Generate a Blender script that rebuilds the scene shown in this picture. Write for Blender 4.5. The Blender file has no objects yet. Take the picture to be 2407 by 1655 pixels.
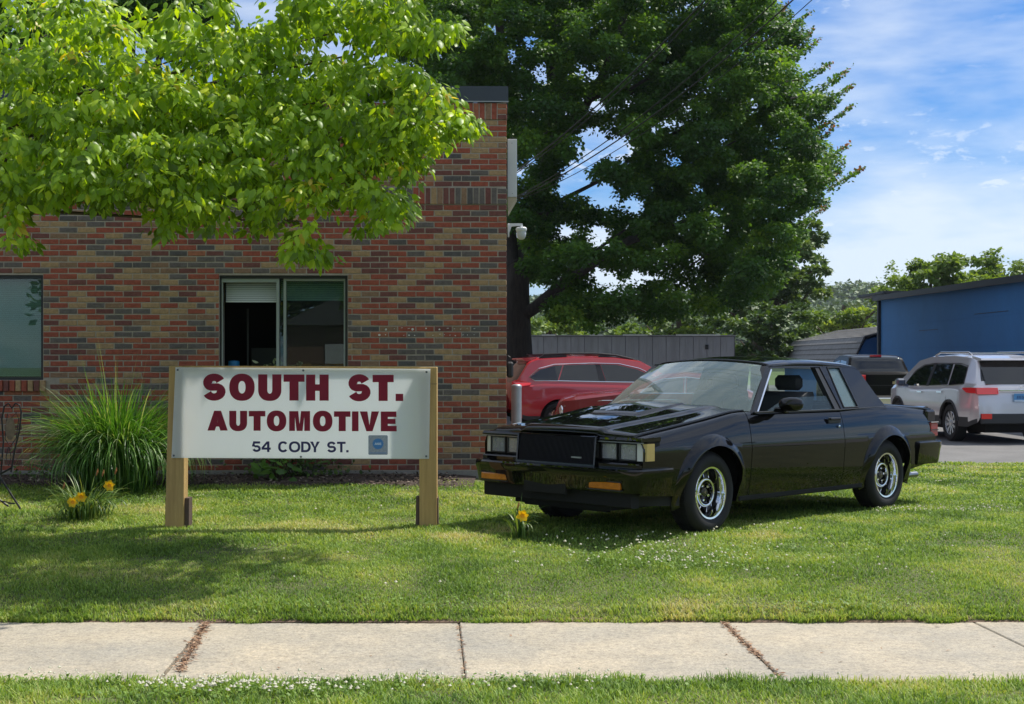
import bpy, math, random
import numpy as np
from mathutils import Vector, Matrix

# ---------------------------------------------------------------- camera, sky, sun, exposure
R = math.radians
scene = bpy.context.scene
COL = scene.collection
cam_d = bpy.data.cameras.new('camera'); cam = bpy.data.objects.new('camera', cam_d); COL.objects.link(cam)
cam.location = (0, 0, 1.6); cam.rotation_euler = (R(90), 0, 0)
cam_d.sensor_width = 36; cam_d.lens = 36 * 3200 / 2407; cam_d.shift_y = 20.5 / 2407
cam_d.clip_start = .1; cam_d.clip_end = 6000
scene.camera = cam
scene.view_settings.view_transform = 'Standard'; scene.view_settings.look = 'None'
scene.view_settings.gamma = 1; scene.view_settings.use_curve_mapping = False
scene.view_settings.exposure = 0.82
SUN_EL, SUN_AZ = 59, 57          # azimuth measured from +Y towards +X
sun_d = bpy.data.lights.new('sun', 'SUN'); sun = bpy.data.objects.new('sun', sun_d); COL.objects.link(sun)
sun_d.energy = 3.2; sun_d.angle = R(.55); sun_d.color = (1, .95, .86)
sv = Vector((math.cos(R(SUN_EL)) * math.sin(R(SUN_AZ)), math.cos(R(SUN_EL)) * math.cos(R(SUN_AZ)), math.sin(R(SUN_EL))))
sun.rotation_euler = sv.to_track_quat('Z', 'Y').to_euler(); sun.location = sv * 60
scene.cycles.max_bounces = 10; scene.cycles.transparent_max_bounces = 12
scene.cycles.diffuse_bounces = 6; scene.cycles.glossy_bounces = 4; scene.cycles.transmission_bounces = 4
scene.cycles.caustics_reflective = False; scene.cycles.caustics_refractive = False
scene.cycles.sample_clamp_indirect = 6
scene.cycles.use_denoising = True

class NT:
    """small helper for node trees"""
    def __init__(s, tree): s.t = tree; s.n = tree.nodes; s.l = tree.links
    def node(s, typ, **kw):
        n = s.n.new(typ)
        for k, v in kw.items():
            if k.startswith('i_'):
                key = k[2:]; key = int(key) if key.isdigit() else key.replace('_', ' ')
                if hasattr(v, 'is_linked') or isinstance(v, bpy.types.NodeSocket): s.l.new(v, n.inputs[key])
                else: n.inputs[key].default_value = v
            else: setattr(n, k, v)
        return n
    def math(s, op, a, b=None, c=None, clamp=False):
        n = s.n.new('ShaderNodeMath'); n.operation = op; n.use_clamp = clamp
        for i, v in enumerate((a, b, c)):
            if v is None: continue
            if isinstance(v, bpy.types.NodeSocket): s.l.new(v, n.inputs[i])
            else: n.inputs[i].default_value = v
        return n.outputs[0]
    def ramp(s, fac, stops, interp='LINEAR'):
        n = s.n.new('ShaderNodeValToRGB'); n.color_ramp.interpolation = interp
        e = n.color_ramp.elements
        while len(e) < len(stops): e.new(.5)
        for el, (p, c) in zip(e, stops):
            el.position = p; el.color = (*c, 1) if len(c) == 3 else c
        s.l.new(fac, n.inputs[0]); return n.outputs[0]
    def mixc(s, fac, a, b, mode='MIX'):
        n = s.n.new('ShaderNodeMix'); n.data_type = 'RGBA'; n.blend_type = mode
        for i, v in ((0, fac), (6, a), (7, b)):
            if isinstance(v, bpy.types.NodeSocket): s.l.new(v, n.inputs[i])
            else: n.inputs[i].default_value = v if i == 0 else ((*v, 1) if len(v) == 3 else v)
        return n.outputs[2]
    def noise(s, vec, scale, detail=4, rough=.55, dist=0):
        n = s.node('ShaderNodeTexNoise', i_Scale=scale, i_Detail=detail, i_Roughness=rough, i_Distortion=dist)
        if vec is not None: s.l.new(vec, n.inputs['Vector'])
        return n.outputs['Fac']

world = bpy.data.worlds.new('World'); scene.world = world; world.use_nodes = True
w = NT(world.node_tree); w.n.clear()
sky = w.node('ShaderNodeTexSky', sky_type='NISHITA', sun_disc=False, sun_elevation=R(SUN_EL), sun_rotation=R(SUN_AZ), altitude=100, air_density=1.0, dust_density=.6, ozone_density=1.6)
tc = w.node('ShaderNodeTexCoord').outputs['Generated']
sep = w.node('ShaderNodeSeparateXYZ'); w.l.new(tc, sep.inputs[0]); el = sep.outputs[2]
mp = w.node('ShaderNodeMapping'); w.l.new(tc, mp.inputs[0]); mp.inputs['Scale'].default_value = (1, 1, 2.6); mp.inputs['Rotation'].default_value = (0, R(4), 0)
puff = w.noise(mp.outputs[0], 42, 6, .62, .3)
mp2 = w.node('ShaderNodeMapping'); w.l.new(tc, mp2.inputs[0]); mp2.inputs['Scale'].default_value = (1, 1, 4.5); mp2.inputs['Location'].default_value = (.35, .2, 0)
veil = w.noise(mp2.outputs[0], 5.2, 5, .55, .2)
zone = w.noise(mp2.outputs[0], 3.1, 2, .5)
band = w.ramp(el, [(0, (.3,) * 3), (.035, (.42,) * 3), (.065, (.92,) * 3), (.095, (.86,) * 3), (.13, (.26,) * 3), (.19, (.42,) * 3), (.27, (.45,) * 3), (.5, (.72,) * 3), (1, (.70,) * 3)])
veilm = w.math('MULTIPLY_ADD', w.math('SUBTRACT', veil, .5), 2.6, band, clamp=True)
puffm = w.math('MULTIPLY', w.ramp(puff, [(.49, (0,) * 3), (.66, (.9,) * 3)]), w.ramp(zone, [(.34, (0,) * 3), (.52, (.85,) * 3)]))
veils = w.math('MULTIPLY', veilm, .80)
cl = w.math('MAXIMUM', veils, puffm)
hi = w.math('MULTIPLY', cl, .93, clamp=True)
skyt = w.mixc(1, sky.outputs[0], (.16, .345, .575), 'MULTIPLY')
cmix = w.mixc(hi, skyt, (4.4, 4.7, 5.0))
bg = w.node('ShaderNodeBackground', i_Strength=.125); w.l.new(cmix, bg.inputs[0])
out = w.node('ShaderNodeOutputWorld'); w.l.new(bg.outputs[0], out.inputs[0])

# ---------------------------------------------------------------- materials
MATS = {}
def mat(name, col=(.5, .5, .5), rough=.6, metal=0, spec=.5, coat=0, var=0, vscale=8, col2=None, bump=0, bscale=60, emis=None, coords='Object', thr=None, coat_rough=.03, trans=None, stretch=None, attr=None, tcol=None, island=0):
    if name in MATS: return MATS[name]
    m = bpy.data.materials.new(name); m.use_nodes = True; MATS[name] = m
    t = NT(m.node_tree); t.n.clear()
    b = t.node('ShaderNodeBsdfPrincipled', i_Roughness=rough, i_Metallic=metal)
    b.inputs['Specular IOR Level'].default_value = spec; b.inputs['Coat Weight'].default_value = coat; b.inputs['Coat Roughness'].default_value = coat_rough
    v = None
    if var or bump:
        v = t.node('ShaderNodeTexCoord').outputs[coords] if coords != 'Position' else t.node('ShaderNodeNewGeometry').outputs['Position']
        if stretch:
            q = t.node('ShaderNodeMapping'); t.l.new(v, q.inputs[0]); q.inputs['Scale'].default_value = stretch; v = q.outputs[0]
    c = None
    if attr:
        a = t.node('ShaderNodeAttribute', attribute_name='tint'); c = t.ramp(a.outputs['Fac'], attr)
    if var:
        n = t.noise(v, vscale, 6, .6)
        lo, hi_ = thr or (.3, .7)
        if c is not None:
            f = t.ramp(n, [(lo, (1 - var,) * 3), (hi_, (1 + var * .6,) * 3)])
            c = t.mixc(1, c, f, 'MULTIPLY')
        else:
            c2 = col2 or tuple(x * (1 - var) for x in col)
            c = t.ramp(n, [(lo, c2), (hi_, col)])
        n2 = t.noise(v, vscale * 7, 4, .7)
        c = t.mixc(.5, c, t.ramp(n2, [(.3, (1 - var,) * 3), (.7, (1,) * 3)]), 'MULTIPLY')
    if c is None: b.inputs['Base Color'].default_value = (*col, 1)
    else: t.l.new(c, b.inputs['Base Color'])
    if bump:
        n3 = t.noise(v, bscale, 5, .65)
        bn = t.node('ShaderNodeBump', i_Strength=bump, i_Distance=.01); t.l.new(n3, bn.inputs['Height']); t.l.new(bn.outputs[0], b.inputs['Normal'])
    if emis: b.inputs['Emission Color'].default_value = (*emis[0], 1); b.inputs['Emission Strength'].default_value = emis[1]
    o = t.node('ShaderNodeOutputMaterial'); sh = b.outputs[0]
    if trans:
        tr = t.node('ShaderNodeBsdfTranslucent')
        tcv = tcol or (1.5, 1.25, .6)
        if c is not None: t.l.new(t.mixc(1, c, tcv, 'MULTIPLY'), tr.inputs[0])
        else: tr.inputs[0].default_value = (*[min(1, a_ * b_) for a_, b_ in zip(col, tcv)], 1)
        mx = t.node('ShaderNodeMixShader', i_0=trans); t.l.new(sh, mx.inputs[1]); t.l.new(tr.outputs[0], mx.inputs[2]); sh = mx.outputs[0]
    t.l.new(sh, o.inputs[0]); return m

def glass(name, tint=(.8, .88, .86), refl=1.0, haze=.0, hcol=(.5, .55, .55), ior=1.5, rough=.0):
    if name in MATS: return MATS[name]
    m = bpy.data.materials.new(name); m.use_nodes = True; MATS[name] = m
    t = NT(m.node_tree); t.n.clear()
    tr = t.node('ShaderNodeBsdfTransparent'); tr.inputs[0].default_value = (*tint, 1)
    gl = t.node('ShaderNodeBsdfGlossy', i_Roughness=rough)
    g = t.node('ShaderNodeNewGeometry'); dt = t.node('ShaderNodeVectorMath', operation='DOT_PRODUCT'); t.l.new(g.outputs['Normal'], dt.inputs[0]); t.l.new(g.outputs['Incoming'], dt.inputs[1])
    c_ = t.math('SUBTRACT', 1, t.math('ABSOLUTE', dt.outputs['Value']), clamp=True)
    f = t.math('MULTIPLY', t.math('MULTIPLY_ADD', t.math('POWER', c_, 5), .95, .045), refl, clamp=True)
    mx = t.node('ShaderNodeMixShader'); t.l.new(f, mx.inputs[0]); t.l.new(tr.outputs[0], mx.inputs[1]); t.l.new(gl.outputs[0], mx.inputs[2])
    s = mx.outputs[0]
    if haze:
        d = t.node('ShaderNodeBsdfDiffuse'); d.inputs[0].default_value = (*hcol, 1)
        m2 = t.node('ShaderNodeMixShader', i_0=haze); t.l.new(s, m2.inputs[1]); t.l.new(d.outputs[0], m2.inputs[2]); s = m2.outputs[0]
    o = t.node('ShaderNodeOutputMaterial'); t.l.new(s, o.inputs[0]); return m

# ---------------------------------------------------------------- mesh helpers
def link(o, parent=None):
    COL.objects.link(o)
    if parent is not None: o.parent = parent
    return o
def mk(name, verts, faces, m=None, parent=None, smooth=None, mats=None, midx=None, kind=None):
    me = bpy.data.meshes.new(name); me.from_pydata([tuple(v) for v in verts], [], [tuple(f) for f in faces])
    for x in (mats or ([m] if m else [])): me.materials.append(x)
    if midx is not None: me.polygons.foreach_set('material_index', np.asarray(midx, dtype=np.int32))
    if smooth is not None:
        me.polygons.foreach_set('use_smooth', np.ones(len(me.polygons), dtype=bool))
        if smooth < 179: me.set_sharp_from_angle(angle=R(smooth))
    me.update()
    o = link(bpy.data.objects.new(name, me), parent)
    if kind: o['kind'] = kind
    return o
def mesh_np(name, V, loops, starts, totals, m, tint=None, parent=None, kind=None, mats=None, midx=None):
    me = bpy.data.meshes.new(name)
    me.vertices.add(len(V)); me.vertices.foreach_set('co', np.ascontiguousarray(V, dtype=np.float32).ravel())
    me.loops.add(len(loops)); me.loops.foreach_set('vertex_index', np.ascontiguousarray(loops, dtype=np.int32))
    me.polygons.add(len(starts)); me.polygons.foreach_set('loop_start', np.ascontiguousarray(starts, dtype=np.int32))
    try: me.polygons.foreach_set('loop_total', np.ascontiguousarray(totals, dtype=np.int32))
    except Exception: pass
    for x in (mats or [m]): me.materials.append(x)
    if midx is not None: me.polygons.foreach_set('material_index', np.ascontiguousarray(midx, dtype=np.int32))
    if tint is not None:
        a = me.attributes.new('tint', 'FLOAT', 'POINT'); a.data.foreach_set('value', np.ascontiguousarray(tint, dtype=np.float32))
    me.update(calc_edges=True)
    o = link(bpy.data.objects.new(name, me), parent)
    if kind: o['kind'] = kind
    return o
def thing(name, label, cat, loc=(0, 0, 0), rz=0, group=None):
    o = bpy.data.objects.new(name, None); COL.objects.link(o); o.location = loc; o.rotation_euler = (0, 0, rz); o.empty_display_size = .1
    o['label'] = label; o['category'] = cat
    if group: o['group'] = group
    return o
def tag(o, label=None, cat=None, group=None, kind=None):
    if label: o['label'] = label
    if cat: o['category'] = cat
    if group: o['group'] = group
    if kind: o['kind'] = kind
    return o

class MB:
    """collects simple solids into one mesh"""
    def __init__(s): s.v = []; s.f = []; s.mi = []; s.cm = 0
    def add(s, vs, fs):
        b = len(s.v); s.v += [tuple(v) for v in vs]; s.f += [tuple(i + b for i in f) for f in fs]; s.mi += [s.cm] * len(fs); return s
    def box(s, x0, y0, z0, x1, y1, z1, ch=0, M=None):
        if ch <= 0:
            vs = [(x, y, z) for x in (x0, x1) for y in (y0, y1) for z in (z0, z1)]
            fs = [(0, 1, 3, 2), (4, 6, 7, 5), (0, 4, 5, 1), (2, 3, 7, 6), (0, 2, 6, 4), (1, 5, 7, 3)]
        else:
            c = min(ch, .49 * abs(x1 - x0), .49 * abs(y1 - y0), .49 * abs(z1 - z0)); vs = []; ids = {}
            for ix in (0, 1):
                for iy in (0, 1):
                    for iz in (0, 1):
                        X, Y, Z = (x0, x1)[ix], (y0, y1)[iy], (z0, z1)[iz]; dx, dy, dz = (c, -c)[ix], (c, -c)[iy], (c, -c)[iz]
                        ids[ix, iy, iz] = len(vs); vs += [(X, Y + dy, Z + dz), (X + dx, Y, Z + dz), (X + dx, Y + dy, Z)]
            fs = []
            for i in (0, 1):
                a = [(i, 0, 0), (i, 1, 0), (i, 1, 1), (i, 0, 1)]; fs.append([ids[k] for k in (a if i else a[::-1])])
                a = [(0, i, 0), (0, i, 1), (1, i, 1), (1, i, 0)]; fs.append([ids[k] + 1 for k in (a if i else a[::-1])])
                a = [(0, 0, i), (1, 0, i), (1, 1, i), (0, 1, i)]; fs.append([ids[k] + 2 for k in (a if i else a[::-1])])
            for j in (0, 1):
                for k in (0, 1):
                    fs.append([ids[0, j, k] + 1, ids[1, j, k] + 1, ids[1, j, k] + 2, ids[0, j, k] + 2])
                    fs.append([ids[j, 0, k], ids[j, 1, k], ids[j, 1, k] + 2, ids[j, 0, k] + 2])
                    fs.append([ids[j, k, 0], ids[j, k, 1], ids[j, k, 1] + 1, ids[j, k, 0] + 1])
            fs += [[ids[k], ids[k] + 1, ids[k] + 2] for k in ids]
        if M is not None: vs = [tuple(M @ Vector(v)) for v in vs]
        return s.add(vs, fs)
    def tube(s, pts, r, n=8, cap=True):
        pts = [Vector(p) for p in pts]; rs = r if hasattr(r, '__len__') else [r] * len(pts); vs = []; fs = []
        up = Vector((0, 0, 1)); u = None
        for i, p in enumerate(pts):
            d = (pts[min(i + 1, len(pts) - 1)] - pts[max(i - 1, 0)]).normalized()
            if u is None: u = d.cross(up if abs(d.z) < .95 else Vector((1, 0, 0))).normalized()
            u = (u - d * u.dot(d)).normalized(); q = d.cross(u)
            for k in range(n):
                a = 2 * math.pi * k / n; vs.append(p + (u * math.cos(a) + q * math.sin(a)) * rs[i])
        for i in range(len(pts) - 1):
            for k in range(n): fs.append((i * n + k, i * n + (k + 1) % n, (i + 1) * n + (k + 1) % n, (i + 1) * n + k))
        if cap: fs += [tuple(range(n))[::-1], tuple(range((len(pts) - 1) * n, len(pts) * n))]
        return s.add(vs, fs)
    def lathe(s, prof, n=32, M=None, cap=False):
        vs = []; fs = []
        for (r, z) in prof:
            for k in range(n): a = 2 * math.pi * k / n; vs.append((r * math.cos(a), r * math.sin(a), z))
        for i in range(len(prof) - 1):
            for k in range(n): fs.append((i * n + k, i * n + (k + 1) % n, (i + 1) * n + (k + 1) % n, (i + 1) * n + k))
        if cap: fs += [tuple(range(n))[::-1], tuple(range((len(prof) - 1) * n, len(prof) * n))]
        if M is not None: vs = [tuple(M @ Vector(v)) for v in vs]
        return s.add(vs, fs)
    def prism(s, poly, a, b, axis='y'):
        """closed outline (two coordinates) extruded along an axis from a to b"""
        f = {'y': lambda p, t: (p[0], t, p[1]), 'x': lambda p, t: (t, p[0], p[1]), 'z': lambda p, t: (p[0], p[1], t)}[axis]
        n = len(poly); vs = [f(p, a) for p in poly] + [f(p, b) for p in poly]
        fs = [tuple(range(n)), tuple(range(n, 2 * n))[::-1]] + [(i, i + n, (i + 1) % n + n, (i + 1) % n) for i in range(n)]
        return s.add(vs, fs)
    def quadbox(s, q, t):
        """four corners (3D) thickened by vector t"""
        t = Vector(t); vs = [Vector(p) for p in q]; vs = vs + [p + t for p in vs]
        return s.add(vs, [(0, 1, 2, 3), (7, 6, 5, 4), (0, 4, 5, 1), (1, 5, 6, 2), (2, 6, 7, 3), (3, 7, 4, 0)])
    def build(s, name, m=None, parent=None, smooth=None, mats=None, kind=None):
        return mk(name, s.v, s.f, m, parent, smooth, mats, s.mi if mats else None, kind)
def grid(name, U, V_, f, m, parent=None, smooth=180, mats=None, mfun=None, kind=None, thick=0):
    vs = [f(u, v) for u in U for v in V_]; nv = len(V_)
    fs = [(i * nv + j, i * nv + j + 1, (i + 1) * nv + j + 1, (i + 1) * nv + j) for i in range(len(U) - 1) for j in range(nv - 1)]
    mi = [mfun(i, j) for i in range(len(U) - 1) for j in range(nv - 1)] if mfun else None
    o = mk(name, vs, fs, m, parent, smooth, mats, mi, kind)
    if thick:
        md = o.modifiers.new('solid', 'SOLIDIFY'); md.thickness = thick; md.offset = -1
    return o
def dup_tree(root, loc=None, rz=None, label=None):
    r = root.copy(); COL.objects.link(r)
    if loc is not None: r.location = loc
    if rz is not None: r.rotation_euler = (0, 0, rz)
    if label: r['label'] = label
    def rec(a, b):
        for ch in list(a.children):
            c = ch.copy(); COL.objects.link(c); c.parent = b; rec(ch, c)
    rec(root, r); return r
def dup_part(o, parent, loc=(0, 0, 0), rot=(0, 0, 0), scale=(1, 1, 1)):
    c = o.copy(); COL.objects.link(c); c.parent = parent; c.location = loc; c.rotation_euler = rot; c.scale = scale
    for ch in list(o.children):
        d = ch.copy(); COL.objects.link(d); d.parent = c
    return c
F_, CX_, HZ_, H_ = 3200., 1203.5, 848., 1.6
def at(px, py, Y): return ((px - CX_) / F_ * Y, Y, H_ + (HZ_ - py) / F_ * Y)   # a traced pixel and a distance give a point of the place

# smooth value noise for numpy
_rng = np.random.RandomState(7); _tab = _rng.rand(256, 256)
def vnoise(x, y, s=1.0, o=3):
    r = 0; a = 1; t = 0
    for k in range(o):
        X = np.asarray(x) * s; Y = np.asarray(y) * s; xi = np.floor(X).astype(int); yi = np.floor(Y).astype(int); fx = X - xi; fy = Y - yi
        fx = fx * fx * (3 - 2 * fx); fy = fy * fy * (3 - 2 * fy); g = lambda i, j: _tab[(i + 17 * k) % 256, (j + 31 * k) % 256]
        r = r + a * ((g(xi, yi) * (1 - fx) + g(xi + 1, yi) * fx) * (1 - fy) + (g(xi, yi + 1) * (1 - fx) + g(xi + 1, yi + 1) * fx) * fy); t += a; a *= .5; s = s * 2.1
    return r / t

def norm(a): return a / np.maximum(np.linalg.norm(a, axis=1, keepdims=True), 1e-9)
def leaves(name, P, D, N, S, tint, m, parent=None, kind='stuff', shape='rhomb', width=.35, fold=.12, droop=.15, one=False):
    """one mesh of leaves: P base points, D directions, N upward normals, S lengths"""
    a = norm(D); b = norm(np.cross(a, N)); n = np.cross(b, a); S = S[:, None]; N_ = len(P)
    if shape == 'rhomb':
        vs = [P, P + a * S * .5 + b * S * width - n * S * fold, P + a * S - n * S * droop, P + a * S * .5 - b * S * width - n * S * fold]
        fc = [(0, 1, 2), (0, 2, 3)]
    elif shape == 'tri':
        vs = [P - b * S * width, P + b * S * width, P + a * S]; fc = [(0, 1, 2)]
    else:
        cv = droop
        vs = [P, P + a * S * .28 + b * S * width * .85 - n * S * (fold + cv * .1), P + a * S * .28 - b * S * width * .85 - n * S * (fold + cv * .1), P + a * S * .3 - n * S * cv * .08,
              P + a * S * .62 + b * S * width * .72 - n * S * (fold + cv * .42), P + a * S * .62 - b * S * width * .72 - n * S * (fold + cv * .42), P + a * S * .64 - n * S * cv * .38, P + a * S * .97 - n * S * cv]
        fc = [(0, 1, 3), (0, 3, 2), (1, 4, 6, 3), (3, 6, 5, 2), (4, 7, 6), (6, 7, 5)]
    k = len(vs); V = np.stack(vs, 1).reshape(-1, 3)
    base = (np.arange(N_) * k)[:, None]; fl = np.concatenate([np.array(f) for f in fc]); loops = (base + fl[None]).ravel()
    tot = np.tile(np.array([len(f) for f in fc]), N_); st = np.concatenate([[0], np.cumsum(tot)[:-1]])
    return mesh_np(name, V, loops, st, tot, m, np.repeat(tint, k), parent, kind)
# ================================================================ GROUND
def lerp(a, b, t): return a + (b - a) * t
_yk = [8.33, 8.45, 8.7, 9.5, 10.7, 11.3, 12.65, 15.4, 18.5, 22]
_zl = [.008, .05, .09, .165, .222, .226, .262, .318, .28, .02]      # beside the building
_zr = [.008, .05, .09, .165, .222, .224, .207, .145, .055, .008]     # open side
def ground_h(x, y):
    x = np.asarray(x, float); y = np.asarray(y, float)
    t = np.clip((x + .9) / 2.2, 0, 1); t = t * t * (3 - 2 * t)
    return np.interp(y, _yk, _zl) * (1 - t) + np.interp(y, _yk, _zr) * t
def lawn_z(x, y): return float(ground_h(x, y) + (vnoise(x, y, .9) - .5) * .03)

m_soil = mat('soil', (.14, .15, .055), .95, var=.5, vscale=3, bump=.6, bscale=30, coords='Position')
m_far = mat('far_ground', (.16, .22, .06), .95, var=.4, vscale=.4, coords='Position')
m_asph = mat('asphalt', (.19, .185, .18), .9, var=.28, vscale=1.3, bump=.5, bscale=90, coords='Position')
m_street = mat('street_asphalt', (.12, .12, .12), .9, var=.28, vscale=1.3, bump=.5, bscale=90, coords='Position')
tag(mk('ground', [(-900, -300, -.16), (900, -300, -.16), (900, 900, -.16), (-900, 900, -.16)], [(0, 1, 2, 3)], m_far), kind='structure')
o = MB().box(-.06 - 40, 15.9, -.15, 70, 90, -.012).build('parking_lot', m_asph); tag(o, kind='structure')
tag(MB().box(-90, -3.5, -.155, 90, 5.2, -.12).build('street', m_street), kind='structure')
tag(MB().box(-90, 5.2, -.155, 90, 5.38, -.02, ch=.02).build('kerb', mat('kerb_concrete', (.42, .40, .36), .9, var=.2, vscale=4)), kind='structure')
mb = MB()
for x in np.arange(-60, 60, 4.5): mb.box(x, .8, -.118, x + 2.6, .92, -.116)
tag(mb.build('road_markings', mat('road_yellow', (.65, .45, .06), .7)), kind='structure')
# lawn sheet
def sheet(name, X, Y, hf, m):
    vs = [(x, y, hf(x, y)) for y in Y for x in X]; n = len(X)
    fs = [(j * n + i, j * n + i + 1, (j + 1) * n + i + 1, (j + 1) * n + i) for j in range(len(Y) - 1) for i in range(n - 1)]
    return tag(mk(name, vs, fs, m, smooth=180), kind='structure')
lot_edge = lambda x: 21.0 + .25 * math.sin(x * 1.3)
sheet('lawn_left', np.arange(-14, -.05, .25), np.concatenate([[8.331, 8.34], np.arange(8.5, 15.5, .25)]), lambda x, y: lawn_z(x, y) if y > 8.335 else -.05, m_soil).name = 'lawn'
sheet('lawn', np.concatenate([np.arange(-.25, 16.1, .25)]), np.concatenate([[8.331, 8.34], np.arange(8.5, 21.2, .25)]), lambda x, y: lawn_z(x, y) if 8.335 < y < 20.9 else -.05, m_soil)
sheet('grass_verge_ground', np.arange(-14, 14.1, .5), np.array([5.36, 5.38, 5.8, 6.2, 6.6, 6.83]), lambda x, y: -.1 if y < 5.37 else (.0 if y < 6.8 else -.02), m_soil).name = 'verge_soil'

# ---- grass blades
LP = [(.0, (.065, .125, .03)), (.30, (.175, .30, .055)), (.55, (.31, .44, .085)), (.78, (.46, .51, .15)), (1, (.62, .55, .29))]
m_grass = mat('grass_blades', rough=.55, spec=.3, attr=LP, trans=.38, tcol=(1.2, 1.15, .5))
rs = np.random.RandomState(11)
def grass_points(x0, x1, y0, y1, n, keep=None):
    x = rs.uniform(x0, x1, n); y = rs.uniform(y0, y1, n)
    k = np.abs(x) < y * .385 + .25; x, y = x[k], y[k]
    if keep is not None: k = keep(x, y); x, y = x[k], y[k]
    return x, y
def grass_obj(name, x, y, z, h, wd, tint, kind_label=None):
    n = len(x); a = rs.uniform(0, 2 * np.pi, n); lean = rs.uniform(.15, .95, n)
    D = np.stack([np.cos(a) * lean, np.sin(a) * lean, np.ones(n)], 1); D = norm(D); b = np.stack([-np.sin(a), np.cos(a), 0 * a], 1)
    P = np.stack([x, y, z - .01], 1); h = h[:, None]; wd = wd[:, None]
    mid = P + D * h * .55; tip = P + D * h * .8 + np.stack([np.cos(a), np.sin(a), 0 * a - .1], 1) * h * .35 * lean[:, None]
    V = np.stack([P - b * wd, P + b * wd, mid + b * wd * .8, mid - b * wd * .8, tip], 1).reshape(-1, 3)
    base = (np.arange(n) * 5)[:, None]; loops = (base + np.array([0, 1, 2, 3, 3, 2, 4])[None]).ravel(); tot = np.tile([4, 3], n); st = np.concatenate([[0], np.cumsum(tot)[:-1]])
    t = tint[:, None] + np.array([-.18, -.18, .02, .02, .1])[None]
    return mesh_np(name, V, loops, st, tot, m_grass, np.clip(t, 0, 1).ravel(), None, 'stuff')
def grass_tint(x, y):
    t = .12 + .52 * vnoise(x, y, .8, 3) + .34 * np.clip((vnoise(x + 70, y + 5, 2.3, 3) - .36) * 2.6, 0, 1) + .22 * (vnoise(x + 9, y, 3.3, 2) - .5)
    dry = np.clip((vnoise(x + 40, y + 11, 1.1, 3) - .60) * 5, 0, 1) * .28
    edge = np.exp(-((y - 8.45) / .22) ** 2) * .20
    spots = sum(np.exp(-(((x - sx) / rx) ** 2 + ((y - sy) / ry) ** 2)) * a for sx, sy, rx, ry, a in ((-3.2, 12.4, .5, .35, .35), (-2.95, 12.2, .2, .3, .3), (-1.2, 12.5, 1.2, .3, .2), (-4.1, 12.4, .4, .3, .25), (1.1, 9.1, .7, .25, .1), (4.0, 9.0, .8, .2, .25), (3.3, 12.0, 1.2, .4, .10)))
    return t + dry + edge + spots - .10 + rs.normal(0, .15, len(x))
notcar = lambda x, y: np.ones(len(x), bool)
xs = []; 
for (x0, x1, y0, y1, dens, hh, ww) in ((-4, 4.4, 8.34, 10.2, 12500, .045, .0030), (-4, 4.4, 8.26, 8.36, 22000, .044, .0030), (-5, 5.2, 10.2, 12.6, 6500, .048, .0042), (-6.4, 6.2, 12.6, 14.75, 3600, .052, .0055), (-.3, 7.2, 14.75, 17.5, 2200, .055, .007), (-.2, 8.6, 17.5, 20.95, 1100, .05, .010)):
    n = int((x1 - x0) * (y1 - y0) * dens); x, y = grass_points(x0, x1, y0, y1, n)
    xs.append((x, y, np.full(len(x), hh), np.full(len(x), ww)))
x, y, h, wd = (np.concatenate([q[i] for q in xs]) for i in range(4))
clump = vnoise(x + 3, y + 8, 2.6, 3)
h = h * (.45 + 1.0 * clump) * rs.uniform(.55, 1.25, len(x)); edge = (y < 8.5); h[edge] *= 1.25
k = rs.rand(len(x)) < np.clip(.35 + 1.3 * vnoise(x, y + 50, 2.2, 2), 0, 1); x, y, h, wd = x[k], y[k], h[k], wd[k]
rag = y > 8.265 + .11 * vnoise(x, x * 0, 5, 3); x, y, h, wd = x[rag], y[rag], h[rag], wd[rag]
bed = ~((x < -.9 + .1 * np.sin(y * 9)) & (y > 14.16 + .16 * vnoise(x, x * 0, 2.5, 3))); x, y, h, wd = x[bed], y[bed], h[bed], wd[bed]
z = ground_h(x, y) + (vnoise(x, y, .9) - .5) * .03; z = np.maximum(z, .006)
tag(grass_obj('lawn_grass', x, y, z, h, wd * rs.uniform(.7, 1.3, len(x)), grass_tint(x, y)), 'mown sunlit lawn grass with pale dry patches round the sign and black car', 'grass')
# verge in front of the sidewalk
x, y = grass_points(-2.8, 2.8, 6.1, 6.84, 42000, lambda x, y: y < 6.83 - .05 * vnoise(x, x * 0, 6, 3) + .05 * (rs.rand(len(x)) - .5))
bare = np.exp(-(((x + 2.0) / .20) ** 2 + ((y - 6.40) / .07) ** 2)) > .5; x, y = x[~bare], y[~bare]
cl = vnoise(x + 3, y + 8, 4, 3)
tag(grass_obj('verge_grass', x, y, 0 * x, .052 * (.4 + 1.1 * cl) * rs.uniform(.5, 1.5, len(x)), np.full(len(x), .0030) * rs.uniform(.7, 1.3, len(x)), grass_tint(x + 20, y) + .04), 'shaggy grass along the near edge of the concrete walk', 'grass')

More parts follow.
